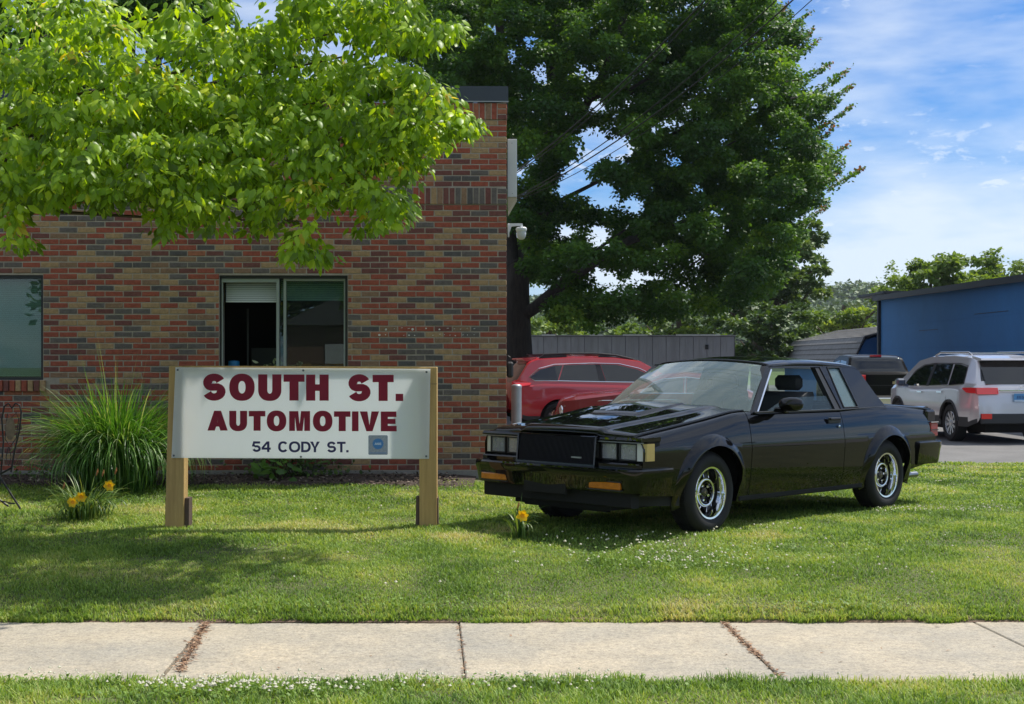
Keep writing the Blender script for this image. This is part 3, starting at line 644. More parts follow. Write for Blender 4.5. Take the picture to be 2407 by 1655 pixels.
    if ch == '4':
        xs_ = x1 - w * .14; yb = y0 + h * .22
        return [[(xs_ - sv, y0), (xs_, y0), (xs_, yb), (x1, yb), (x1, yb + sh), (xs_, yb + sh), (xs_, y1), (xs_ - sv * 1.15, y1), (x0, yb + sh * 1.05), (x0, yb), (xs_ - sv, yb)], [(xs_ - sv, yb + sh), (xs_ - sv, y1 - h * .24), (x0 + sv * 1.1, yb + sh)]]
    if ch in 'S5':
        pts = []
        if ch == 'S':
            ru = h * .27 - sh * .18; r1x = w / 2 - sv * .52; r1y = (h - sh) * .27; cu = y1 - sh / 2 - r1y; cl = y0 + sh / 2 + (h - sh) * .275
            r2y = (h - sh) * .275; r1x *= .94
            for i in range(15): a = R(18 + (238 - 18) * i / 14); pts.append((cx + r1x * math.cos(a), cu + r1y * math.sin(a), a))
            r2x = w / 2 - sv * .5
            for i in range(15): a = R(58 - (58 + 162) * i / 14); pts.append((cx + r2x * math.cos(a), cl + r2y * math.sin(a), a))
        else:
            pts = [(x1 - w * .08, y1 - sh / 2, 0), (x0 + w * .20, y1 - sh / 2, 0), (x0 + w * .12, cy + h * .03, 0), (x0 + w * .2, cy + h * .10, 0)]
            r2x = w / 2 - sv * .5; r2y = h * .32 - sh * .5; cl = y0 + h * .32
            for i in range(15): a = R(110 - (110 + 165) * i / 14); pts.append((cx + r2x * math.cos(a), cl + r2y * math.sin(a), a))
        P = [(p[0], p[1]) for p in pts]; lft = []; rgt = []
        for i, p in enumerate(P):
            a = P[max(i - 1, 0)]; b = P[min(i + 1, len(P) - 1)]; d = Vector((b[0] - a[0], b[1] - a[1])).normalized()
            wd = (abs(d.x) * sh + abs(d.y) * sv) / max(.01, (abs(d.x) + abs(d.y))) / 2
            wd = math.hypot(d.x * sh, d.y * sv) / 2
            if ch == '5' and i in (1, 2): wd *= 1.25
            lft.append((p[0] - d.y * wd, p[1] + d.x * wd)); rgt.append((p[0] + d.y * wd, p[1] - d.x * wd))
        return [lft + rgt[::-1]]
    return []
def lettering(name, specs, y, th, m, parent, loc=(0, 0, 0)):
    """filled outlines extruded th thick, standing in a plane facing -y"""
    V = []; F = []
    for outlines in specs:
        cu = bpy.data.curves.new('outline', 'CURVE'); cu.dimensions = '2D'; cu.fill_mode = 'BOTH'; cu.extrude = th / 2
        for o_ in outlines:
            sp_ = cu.splines.new('POLY'); sp_.points.add(len(o_) - 1); sp_.use_cyclic_u = True
            for i, p in enumerate(o_): sp_.points[i].co = (p[0], p[1], 0, 1)
        ob = bpy.data.objects.new('tmp', cu); me = ob.to_mesh(); n = len(V)
        V += [(v.co.x + loc[0], y - v.co.z, v.co.y + loc[2]) for v in me.vertices]; F += [tuple(i + n for i in p.vertices) for p in me.polygons]
        ob.to_mesh_clear(); bpy.data.objects.remove(ob); bpy.data.curves.remove(cu)
    return mk(name, V, F, m, parent)
sx0, sz0 = sg(1180, 1380)
sign = thing('roadside_sign', 'white board sign with maroon lettering on two thick wooden posts', 'sign', (sx0, SY, .2))
def L2(zx, zy): x, z = sg(zx, zy); return x - sx0, z - .2
m_post = mat('treated_wood', (.58, .385, .145), .8, col2=(.44, .28, .10), var=.28, vscale=3.0, bump=.5, bscale=40, stretch=(9, 9, .6))
m_wood_dark = mat('weathered_wood', (.15, .10, .075), .9, var=.4, vscale=6, bump=.5, stretch=(8, 8, .6))
m_board = mat('sign_board', (.94, .965, .97), .32, spec=.4, var=.02, vscale=2.5, trans=.66, tcol=(1, 1, 1), stretch=(1, 1, 1))
c = [L2(176, 838), L2(2153, 845), L2(2163, 155), L2(207, 142)]
MB().quadbox([(p[0], -.012, p[1]) for p in c], (0, .010, 0)).build('board', m_board, sign)
def post(bl, br, tl, tr):
    f = [L2(*bl), L2(*br), L2(*tr), L2(*tl)]; d = .145; y0 = .004
    vs = [(p[0], y0, p[1]) for p in f] + [(p[0], y0 + d, p[1]) for p in f]
    o_ = mk('post', vs, [(0, 1, 2, 3), (7, 6, 5, 4), (0, 4, 5, 1), (1, 5, 6, 2), (2, 6, 7, 3), (3, 7, 4, 0)], m_post, sign)
    md = o_.modifiers.new('b', 'BEVEL'); md.width = .006; md.segments = 2
post((121, 1395), (265, 1395), (153, 132), (275, 132)); post((2078, 1400), (2212, 1400), (2075, 140), (2212, 140))
def plank(b, d0, d1, m_=None):
    f = [L2(*p) for p in b]; MB().quadbox([(p[0], d0, p[1]) for p in f], (0, d1 - d0, 0)).build('splint', m_ or m_wood_dark, sign)
plank([(268, 1385), (300, 1385), (302, 1150), (268, 1150)], .03, .15); plank([(116, 1385), (124, 1385), (126, 1140), (120, 1140)], .03, .15)
plank([(2048, 1385), (2076, 1385), (2076, 1140), (2050, 1140)], .035, .15); plank([(2213, 1385), (2221, 1385), (2219, 1150), (2213, 1150)], .03, .15)
plank([(150, 150), (2212, 162), (2212, 140), (150, 127)], .004 - .0, .042, m_post) if False else None
f = [L2(276, 156), L2(2075, 166), L2(2075, 137), L2(276, 130)]; MB().quadbox([(p[0], .002, p[1]) for p in f], (0, .02, 0)).build('rail', m_post, sign)
f = [L2(2164, 268), L2(2214, 268), L2(2214, 272), L2(2164, 272)]; MB().quadbox([(p[0], .0025, p[1]) for p in f], (0, .002, 0)).build('saw_cut', m_wood_dark, sign)
for q in ((224, 162), (1188, 166), (2134, 178), (194, 820), (1170, 829), (2132, 825)):
    x, z = L2(*q); MB().lathe([(.0001, 0), (.009, 0), (.009, .004), (.0001, .006)], 10, Matrix.Translation((x, -.012, z)) @ Matrix.Rotation(R(90), 4, 'X')).build('bolt', mat('bolt_zinc', (.12, .14, .16), .4, metal=.7), sign)
m_mar = mat('maroon_vinyl', (.42, .03, .075), .4, var=.06, vscale=20, trans=.5, tcol=(1, 1, 1)); m_navy = mat('navy_vinyl', (.018, .018, .10), .4)
def row(name, items, yt, yb, sv_, sh_, m_, slope=.0045, over=4):
    sc = 1 / 3.269 / F_ * SY; sp_ = []
    for ch, a, b in items:
        dy = (a + b) / 2 * slope - 5; x0, _ = L2(a, 0); x1, _ = L2(b, 0); ov = over if ch in 'OSCU' else 0
        y1_ = L2(0, yt + dy - (ov if ch != 'U' else 0))[1]; y0_ = L2(0, yb + dy + ov)[1]
        if ch == '.': y1_ = y0_ + (x1 - x0) * .95
        lettering('full_stop' if ch == '.' else 'letter', [letter(ch, x0, x1, y0_, y1_, sv_ * sc, sh_ * sc)], -.0135, .002, m_, sign)
row('lettering', [('S', 415, 592), ('O', 620, 815), ('U', 842, 1020), ('T', 1037, 1197), ('H', 1210, 1383), ('S', 1530, 1705), ('T', 1720, 1882), ('.', 1897, 1955)], 197, 397, 70, 56, m_mar)
row('lettering', [('A', 453, 608), ('U', 620, 757), ('T', 770, 897), ('O', 908, 1058), ('M', 1080, 1240), ('O', 1262, 1412), ('T', 1424, 1550), ('I', 1562, 1612), ('V', 1622, 1770), ('E', 1783, 1905)], 478, 630, 54, 42, m_mar)
row('lettering', [('5', 797, 862), ('4', 868, 938), ('C', 995, 1072), ('O', 1078, 1165), ('D', 1172, 1245), ('Y', 1240, 1315), ('S', 1370, 1440), ('T', 1447, 1513), ('.', 1518, 1536)], 712, 793, 18, 16, m_navy, over=1.5)
# seal decal
e0 = L2(1688, 813); e1 = L2(1836, 664); ex = (e0[0] + e1[0]) / 2; ez = (e0[1] + e1[1]) / 2 + .006; er = .0145 * 3.05
rr = lambda a, b, c_, d, r: [(x + sx * 0, z) for (x, z, sx) in [(a + r, b, 0), (c_ - r, b, 0), (c_, b + r, 0), (c_, d - r, 0), (c_ - r, d, 0), (a + r, d, 0), (a, d - r, 0), (a, b + r, 0)]]
dec = lettering('decal', [[rr(e0[0], e0[1], e1[0], e1[1], .006)]], -.0132, .0015, mat('decal_rim', (.20, .27, .36), .4), sign)
lettering('decal_field', [[rr(e0[0] + .004, e0[1] + .004, e1[0] - .004, e1[1] - .004, .004)]], -.0143, .001, mat('decal_silver', (.40, .45, .52), .35, var=.3, vscale=70), sign)
sc_ = [(ex + er * (1 + .05 * math.cos(a * 18)) * math.cos(a), ez + .004 + er * (1 + .05 * math.cos(a * 18)) * math.sin(a)) for a in np.linspace(0, 2 * math.pi, 109)[:-1]]
lettering('decal_seal', [[sc_]], -.0153, .001, mat('decal_blue', (.06, .22, .50), .4), sign)
mw2 = mat('decal_white', (.62, .72, .82), .4)
lz = ez + .004; lettering('decal_text', [letter('A', ex - .028, ex - .008, lz - .009, lz + .009, .004, .004), letter('S', ex - .008, ex + .009, lz - .009, lz + .009, .004, .004), letter('E', ex + .011, ex + .027, lz - .009, lz + .009, .004, .004)], -.0163, .001, mw2, sign)
lettering('decal_line', [[[(e0[0] + .012, e0[1] + .012), (e1[0] - .012, e0[1] + .012), (e1[0] - .012, e0[1] + .0165), (e0[0] + .012, e0[1] + .0165)]]], -.0163, .001, mat('decal_blue'), sign)

# ================================================================ BLACK COUPE
PX, PY, PZ, PB, PP = .98930048, 11.50103911, .21095622, R(45.02510863), R(.4002707)
car = thing('parked_coupe', 'glossy black boxy two door coupe with chrome wheels parked on the lawn', 'car', (PX, PY, PZ))
fw = Vector((-math.sin(PB), -math.cos(PB), 0)) * math.cos(PP) + Vector((0, 0, math.sin(PP))); lf = Vector((math.cos(PB), -math.sin(PB), 0)); up = fw.cross(lf)
car.rotation_euler = Matrix((fw, lf, up)).transposed().to_euler()
m_paint = mat('black_paint', (.003, .003, .0035), .3, coat=.92, coat_rough=.012, spec=.0)
m_blk = mat('black_trim', (.012, .012, .013), .45); m_rub = mat('black_rubber', (.009, .009, .0095), .75, var=.2, vscale=20)
m_void = mat('underbody_black', (.006, .006, .006), .9); m_chr = mat('chrome', (.78, .79, .80), .06, metal=1); m_dchr = mat('dull_aluminium', (.30, .31, .33), .3, metal=1)
m_wsg = glass('car_glass', (.70, .80, .76), refl=2.4, haze=.15, hcol=(.50, .66, .62)); m_sdg = glass('car_side_glass', (.66, .76, .76), refl=.7, haze=.03, hcol=(.3, .42, .48))  # windshield haze paints dust and pale sky reflection in as teal diffuse
lin = lambda a, b, n: [a + (b - a) * i / (n - 1) for i in range(n)]
def pw(pts): xs_ = [p[0] for p in pts]; ys_ = [p[1] for p in pts]; return lambda x: float(np.interp(x, xs_, ys_))
def smooth_pw(pts, s=.12):
    g = np.linspace(pts[0][0], pts[-1][0], 400); y = np.interp(g, [p[0] for p in pts], [p[1] for p in pts]); k = max(1, int(s / (g[1] - g[0]))); ker = np.hanning(2 * k + 3); ker /= ker.sum()
    yp = np.pad(y, k + 1, mode='reflect', reflect_type='odd'); ys_ = np.convolve(yp, ker, 'valid'); return lambda x: float(np.interp(x, g, ys_))
ztop = smooth_pw([(-3.72, .935), (-3.0, .975), (-2.6, .985), (-2.0, .970), (-.6, .966), (-.40, .965), (.0, .905), (.45, .848), (.90, .792)], .18)
Wp = smooth_pw([(-3.75, .845), (-3.2, .872), (-2.6, .885), (0, .885), (.5, .878), (.92, .862)], .2)
AR = .385
def arch(x, xc, ramp=0):
    d = abs(x - xc); return .33 + math.sqrt(max(0, AR * AR - d * d)) if d < AR else -1
def zbot(x):
    base = np.interp(x, [-3.75, -3.08, -2.2, -.4, .4, .9], [.43, .345, .275, .275, .33, .36])
    return max(base, arch(x, 0), arch(x, -2.745))
ZC = .715
def sec_low(z):   # outward offset below the crease
    return float(np.interp(z, [.26, .34, .42, .55, .66, .705, .72], [-.055, -.035, -.018, -.007, -.001, .0, -.004]))
UP = [(0, 0), (.004, .02), (.006, .10), (.009, .22), (.015, .38), (.024, .54), (.036, .70), (.048, .83), (.060, .92), (.072, .975), (.086, 1.0), (.105, 1.004)]
NL = 10
def side_pt(x, j, sgn):
    zt_ = ztop(x); W_ = Wp(x)
    if j < NL:
        zb = min(zbot(x), ZC); z = zb + (ZC - zb) * (j / NL); return (x, sgn * (W_ + sec_low(z)), z)
    o_, h = UP[j - NL]; zc = max(ZC, zbot(x)); zc = ZC
    return (x, sgn * (W_ - .004 - o_), zc + (zt_ - zc) * h)
def side_panel(name, x0, x1, sgn, parent, extra=()):
    xs_ = set(lin(x0, x1, max(6, int(abs(x1 - x0) / .05))))
    for xc in (0, -2.745):
        for a in np.linspace(0, math.pi, 41):
            x = xc + AR * math.cos(a)
            if min(x0, x1) < x < max(x0, x1): xs_.add(x)
        for x in (xc - AR - .0005, xc + AR + .0005):
            if min(x0, x1) < x < max(x0, x1): xs_.add(x)
    xs_ = sorted(xs_)
    return grid(name, xs_, list(range(NL + len(UP))), lambda x, j: side_pt(x, j, sgn), m_paint, parent, smooth=32, thick=0)
GX = -.52; DX = -1.955
for sgn in (1, -1):
    side_panel('fender', GX + .004, .865, sgn, car)
    d = side_panel('door', DX + .004, GX - .004, sgn, car)
    side_panel('quarter_panel', -3.70, DX - .004, sgn, car)
    for xc in (0, -2.745):     # wide flat arch lips
        V = []; F = []; A = np.linspace(R(-14), R(194), 45); RI, RO = AR - .004, AR + .090; nr = 7
        for a in A:
            for k in range(nr):
                t_ = k / (nr - 1); r = RI + (RO - RI) * t_; x = xc + r * math.cos(a); z = .33 + r * math.sin(a)
                fade = min(1, max(0, (math.sin(a) - .02) / .45))
                yb = Wp(x) + (sec_low(min(z, ZC)) if z < ZC else -.004 - np.interp((z - ZC) / (ztop(x) - ZC), [u[1] for u in UP], [u[0] for u in UP]))
                lift = .046 * (1 - t_ ** 1.3) * fade + .0008 + (.004 * fade if 0 < k < nr - 1 else 0)
                if k == nr - 1: lift = -.003
                V.append((x, sgn * (yb + lift), z))
        V2 = list(V)
        for i in range(len(A)):
            x, y, z = V[i * nr]; V2.append((x, y - sgn * .05, z))
        n0 = len(V)
        for i in range(len(A) - 1):
            for k in range(nr - 1): F.append((i * nr + k, i * nr + k + 1, (i + 1) * nr + k + 1, (i + 1) * nr + k))
            F.append((i * nr, (i + 1) * nr, n0 + i + 1, n0 + i))
        mk('arch_flare', V2, F, m_paint, car, smooth=40)
# hood
def hood_z(x, y):
    c_ = abs(y); z = ztop(x) - .002
    hw = np.interp(x, [-.60, .88], [.56, .405])      # half width of the raised centre
    r = np.clip((hw + .035 - c_) / .05, 0, 1); r = r * r * (3 - 2 * r)
    z += .020 * r * np.interp(x, [-.6, .5, .88], [.8, 1, .9]) + .030 * (1 - (c_ / .8) ** 2)
    z -= .010 * np.clip((c_ - hw - .03) / .3, 0, 1) * (1 - np.clip((c_ - .66) / .12, 0, 1)) * .6
    z -= .032 * max(0, (x - .79) / .08) ** 2
    return float(z)
def edge_x(y): return -.575 + .17 * (1 - (y / .8) ** 2)
gx = lin(0, 1, 34); gy = sorted(set(lin(-.772, .772, 60)))
grid('hood', gx, gy, lambda u, y: ((lambda x: (x, y, hood_z(x, y)))(lerp(edge_x(y) + .01, .872 - .02 * (abs(y) / .78) ** 3, u))), m_paint, car, smooth=25, thick=.02)
# power bulge
bx0, bx1, by0, by1 = -.40, .30, -.30, .32
def bulge(u, v):
    x = lerp(bx0, bx1, u); y = lerp(by0, by1, v); e = min((1 - u) * .70 / .11, (v) * .62 / .07, (1 - v) * .62 / .07, 1); e = max(0, e)
    return (x, y, hood_z(x, y) - .003 + .034 * e + (.014 * e * u))
ub = sorted(set(lin(0, .84, 5) + [.843, .92, 1])); vb = sorted(set([0, .06, .113] + lin(.12, .88, 6) + [.887, .94, 1]))
grid('hood_bulge', ub, vb, bulge, m_paint, car, smooth=22)
# cowl
grid('cowl', lin(0, 1, 4), lin(-.78, .78, 20), lambda u, y: (edge_x(y) + .008 - u * .13, y, .965 + .010 * (1 - (y / .8) ** 2) - .012 * u), m_blk, car, thick=.02)
for s0 in (.62, -.02):
    MB().tube([(edge_x(s0) - .03, s0, .985), (edge_x(.3) - .075, s0 - .25, 1.0), (edge_x(0) - .07, s0 - .52, .998)], .008, 6).build('wiper', m_blk, car, smooth=40)
# greenhouse
ga = lambda z: .815 - .50 * (z - .97)
def gp(x, z, s_, out=0): return (x, s_ * (ga(z) + out), z)
wsb = lambda y: (-.625 + .19 * (1 - (y / .8) ** 2), y, .970 + .012 * (1 - (y / .8) ** 2)); wst = lambda y: (-1.115 + .07 * (1 - (y / .62) ** 2), y, 1.350 + .042 * (1 - (y / .62) ** 2))
def ws(u, v):
    a = Vector(wsb(v * .792)); b = Vector(wst(v * .622)); p = a.lerp(b, u); p.x += .03 * u * (1 - u) * 4 * .5; p.z += .012 * 4 * u * (1 - u); return tuple(p)
grid('windshield', lin(0, 1, 10), lin(-1, 1, 20), ws, m_wsg, car)
roofz = lambda x, y: np.interp(x, [-2.60, -2.45, -1.9, -1.5, -1.1], [1.335, 1.362, 1.392, 1.386, 1.352]) + .022 * (1 - (y / .62) ** 2) - .03 * max(0, abs(y) / .62 - .9) * 3
rz = smooth_pw([(-2.62, 1.330), (-2.45, 1.350), (-1.9, 1.376), (-1.5, 1.374), (-1.06, 1.342)], .12)
def roof(u, v):
    xf = -1.135 + .07 * (1 - v * v); x = lerp(-2.55, xf, u); hw = .628; y = v * hw
    return (x, y, rz(x) + .048 * (1 - v * v) - .018 * max(0, abs(v) - .88) / .12)
grid('roof', lin(0, 1, 26), sorted(set(lin(-1, 1, 25) + [-.94, .94, -.97, .97])), roof, m_paint, car, smooth=50, thick=.02)
m_tt = mat('t_top_glass', (.005, .008, .008), .02, coat=1)
for s_ in (1, -1):
    grid('roof_panel', lin(0, 1, 8), lin(.09, .90, 8), lambda u, v: ((lambda p: (p[0], p[1], p[2] + .007))(roof(lerp(.50, .955, u), v * s_))), m_tt, car, thick=.012)
    # side structure: outline pieces in the leaning side plane
    def gpoly(name, pts, m_, out=0., th=.03, parent=car):
        a = [gp(x, z, s_, out) for x, z in pts]; b = [(p[0], p[1] - s_ * th, p[2]) for p in a]; n = len(a)
        return mk(name, a + b, [tuple(range(n)), tuple(range(n, 2 * n))[::-1]] + [(i, i + n, (i + 1) % n + n, (i + 1) % n) for i in range(n)], m_, parent)
    gpoly('a_pillar', [(-.60, .955), (-.665, .955), (-1.135, 1.325), (-1.12, 1.362), (-1.085, 1.352)], m_paint, .002, .05)
    gpoly('window_trim', [(-.665, .958), (-.685, .958), (-1.150, 1.318), (-1.138, 1.327)], m_chr, .006, .01)
    gpoly('roof_rail', [(-1.10, 1.362), (-1.135, 1.330), (-1.92, 1.345), (-1.98, .0 + 1.345), (-2.0, 1.388), (-1.6, 1.386)], m_paint, .004, .05)
    gpoly('b_pillar', [(-1.92, 1.345), (-1.985, .955), (-1.90, .955), (-1.86, 1.343)], m_blk, -.004, .05)
    # sail panel with quarter window opening
    gpoly('sail_panel', [(-1.985, 1.388), (-1.985, 1.345), (-2.24, 1.345), (-2.50, 1.338), (-2.565, 1.32), (-2.53, 1.352), (-2.3, 1.374)], m_paint, .006, .05)
    gpoly('sail_panel', [(-1.93, 1.346), (-2.05, 1.346), (-2.045, .975), (-2.285, .975), (-2.25, 1.346), (-2.50, 1.340), (-2.575, 1.318), (-2.69, 1.10), (-2.80, .955), (-1.992, .955)], m_paint, .004, .05)
    gpoly('quarter_window', [(-2.05, 1.342), (-2.042, .979), (-2.286, .979), (-2.25, 1.342)], glass('quarter_glass', (.45, .55, .55), refl=1.6, haze=.22, hcol=(.34, .48, .50)), -.006, .006)
    for a, b in (((-2.05, 1.342), (-2.042, .979)), ((-2.042, .979), (-2.286, .979)), ((-2.286, .979), (-2.25, 1.342)), ((-2.25, 1.342), (-2.05, 1.342))):
        MB().tube([gp(*a, s_, .006), gp(*b, s_, .006)], .007, 6).build('window_trim', m_blk, car)
    gpoly('door_window', [(-.83, .96), (-1.22, 1.075 + .0), (-1.87, 1.085), (-1.90, .96)], m_sdg, -.018, .006)
    MB().tube([gp(-.62, .962, s_, .012), gp(-1.98, .960, s_, .012)], .009, 6).tube([gp(-1.98, .960, s_, .012), gp(-2.75, .975, s_, -.002)], .006, 6).build('belt_trim', m_blk, car)
    # mirror
    if s_ > 0:
        mm = bpy.data.objects.new('door_mirror', None); link(mm, car)
        V = []; F = []; nn = 16
        for i in range(9):
            t_ = i / 8; cx_ = -.86 - .135 * t_ - 0; rr_ = math.sqrt(max(.001, 1 - (2 * t_ - 1.08) ** 2 / 1.18)); ww = .115 * rr_; hh = .060 * rr_
            for k in range(nn):
                a = 2 * math.pi * k / nn; c_, sn = math.cos(a), math.sin(a)
                V.append((cx_, s_ * (.985 + ww * math.copysign(abs(c_) ** .75, c_)), 1.03 + hh * math.copysign(abs(sn) ** .75, sn)))
        for i in range(8):
            for k in range(nn): F.append((i * nn + k, i * nn + (k + 1) % nn, (i + 1) * nn + (k + 1) % nn, (i + 1) * nn + k))
        F += [tuple(range(nn)), tuple(range(8 * nn, 9 * nn))]
        mk('mirror_shell', V, F, m_paint, mm, smooth=60)
        MB().box(-.97, min(s_ * .83, s_ * .95), .955, -.90, max(s_ * .83, s_ * .95), 1.0, ch=.01).build('mirror_foot', m_paint, mm)
    # handle + lock
    hx = -1.80; yo = Wp(hx) - .018
    h_ = bpy.data.objects.new('door_handle', None); link(h_, car)
    MB().box(hx - .10, min(s_ * yo, s_ * (yo + .006)), .845, hx + .10, max(s_ * yo, s_ * (yo + .006)), .895, ch=.002).build('recess', m_blk, h_)
    MB().box(hx - .085, min(s_ * yo, s_ * (yo + .022)), .872, hx + .085, max(s_ * yo, s_ * (yo + .022)), .892, ch=.006).build('grip', m_chr if False else m_paint, h_)
    MB().lathe([(.0001, 0), (.013, 0), (.011, .004), (.0001, .006)], 12, Matrix.Translation((hx - .07, s_ * (Wp(hx) - .008), .815)) @ Matrix.Rotation(R(-90 * s_), 4, 'X')).build('lock', m_chr, h_)
    # sill
    MB().box(-2.33, min(s_ * .78, s_ * .84), .235, -.40, max(s_ * .78, s_ * .84), .282, ch=.01).build('sill', m_void, car)
# rear window, deck, tail
grid('rear_window', lin(0, 1, 6), lin(-1, 1, 12), lambda u, v: ((lambda a, b: tuple(a.lerp(b, u)))(Vector((-2.54, v * .60, 1.345 + .02 * (1 - v * v))), Vector((-2.86, v * .72, .98)))), m_wsg, car)
dz = smooth_pw([(-3.74, .925), (-3.6, .938), (-3.1, .962), (-2.78, .975)], .1)
grid('trunk_lid', lin(-3.70, -2.78, 12), lin(-.79, .79, 24), lambda x, y: (x, y, dz(x) + .002 + .018 * (1 - (y / .8) ** 2) - .012 * max(0, abs(y) / .79 - .85) / .15), m_paint, car, smooth=40, thick=.02)
MB().prism([(-3.58, .948), (-3.66, .962), (-3.71, .952), (-3.715, .925), (-3.6, .92)], -.76, .76).build('trunk_spoiler', m_paint, car, smooth=30)
MB().box(-3.73, -.83, .42, -3.55, .83, .93, ch=.02).build('tail_panel', m_paint, car)
for s_ in (1, -1):
    tl = MB().box(-3.745, min(s_ * .42, s_ * .848), .665, -3.60, max(s_ * .42, s_ * .848), .80, ch=.008).build('tail_light', mat('red_lens', (.30, .012, .012), .15, coat=.6), car)
    MB().box(-3.748, min(s_ * .42, s_ * .851), .728, -3.60, max(s_ * .42, s_ * .851), .735).build('lens_divider', m_blk, tl)
    MB().box(-3.749, min(s_ * .84, s_ * .852), .803, -3.60, max(s_ * .84, s_ * .852), .812).build('lens_trim', m_chr, tl)
def bumper(name, xc, zlo, zhi, sgn, Wb, depth, wrap, m_, shape=0):
    n = 40; V = []; F = []
    prof = [(.0, zlo), (-.012, zlo - .0), (.0, zlo + .03), (.02, zhi - .06), (.022, zhi - .02), (.0, zhi), (-.10, zhi + .004)]
    prof = [(-.06, zlo - .0), (-.008, zlo + .006), (.0, zlo + .03), (.018, zhi - .075), (.026, zhi - .055), (.026, zhi - .012), (.016, zhi), (-.12, zhi + .004)]
    m = len(prof)
    path = []
    for i in range(n + 1):
        t_ = -1 + 2 * i / n; y = Wb * math.copysign(min(1, abs(t_) * 1.0), t_)
        path.append(t_)
    pts = [(-wrap, -Wb + .09), (-wrap + .01, -Wb), (-.10, -Wb), (-.05, -Wb + .012), (-.015, -Wb + .05), (0, -Wb + .12), (.018, -.45), (.028, 0), (.018, .45), (0, Wb - .12), (-.015, Wb - .05), (-.05, Wb - .012), (-.10, Wb), (-wrap + .01, Wb), (-wrap, Wb - .09)]
    for i, (dx, y) in enumerate(pts):
        a = Vector(pts[max(0, i - 1)]); b = Vector(pts[min(len(pts) - 1, i + 1)]); d = (b - a).normalized(); nx, ny = d.y, -d.x
        for (o_, z) in prof: V.append((xc + sgn * (dx + nx * o_), y + ny * o_, z))
    for i in range(len(pts) - 1):
        for k in range(m - 1): F.append((i * m + k, i * m + k + 1, (i + 1) * m + k + 1, (i + 1) * m + k))
    return mk(name, V, F, m_, car, smooth=35)
fb = bumper('front_bumper', .985, .375, .560, 1, .875, .1, .45, m_paint)
rb = bumper('rear_bumper', -3.80, .395, .625, -1, .865, .1, .50, m_paint)
# front fascia under the bumper and air dam
MB().prism([(.93, .40), (.93, .27), (.90, .26), (.84, .26), (.84, .40)], -.80, .80).build('front_valance', m_void, car)
MB().prism([(.84, .33), (.80, .20), (.76, .20), (.76, .33)], -.45, .45).build('air_dam', m_void, car)
for s_ in (1, -1):
    a = sorted((s_ * .62, s_ * .80)); V = [(.84, s_ * .62, .345), (.84, s_ * .62, .245), (.40, s_ * .84, .255), (.40, s_ * .84, .33), (.84, s_ * .80, .345), (.84, s_ * .80, .245)]
    MB().quadbox([(.86, s_ * .50, .34), (.86, s_ * .50, .25), (.40, s_ * .845, .255), (.40, s_ * .845, .335)], (-.02, -s_ * .02, 0)).build('air_dam', mat('dull_black_plastic', (.009, .010, .011), .6), car)
MB().box(.985, -.26, .335, 1.012, .20, .475, ch=.004).build('plate_bracket', m_void, car)
for y0, y1 in ((.44, .755), (-.755, -.46)):
    tl = MB().box(.97, y0, .405, 1.012, y1, .458, ch=.006).build('turn_signal', mat('amber_lens', (.62, .20, .012), .18, coat=.5, var=.35, vscale=25), car)
    MB().box(.985, y0 - .012, .395, 1.006, y1 + .012, .403).box(.985, y0 - .012, .460, 1.006, y1 + .012, .468).build('lamp_rim', m_blk, tl)
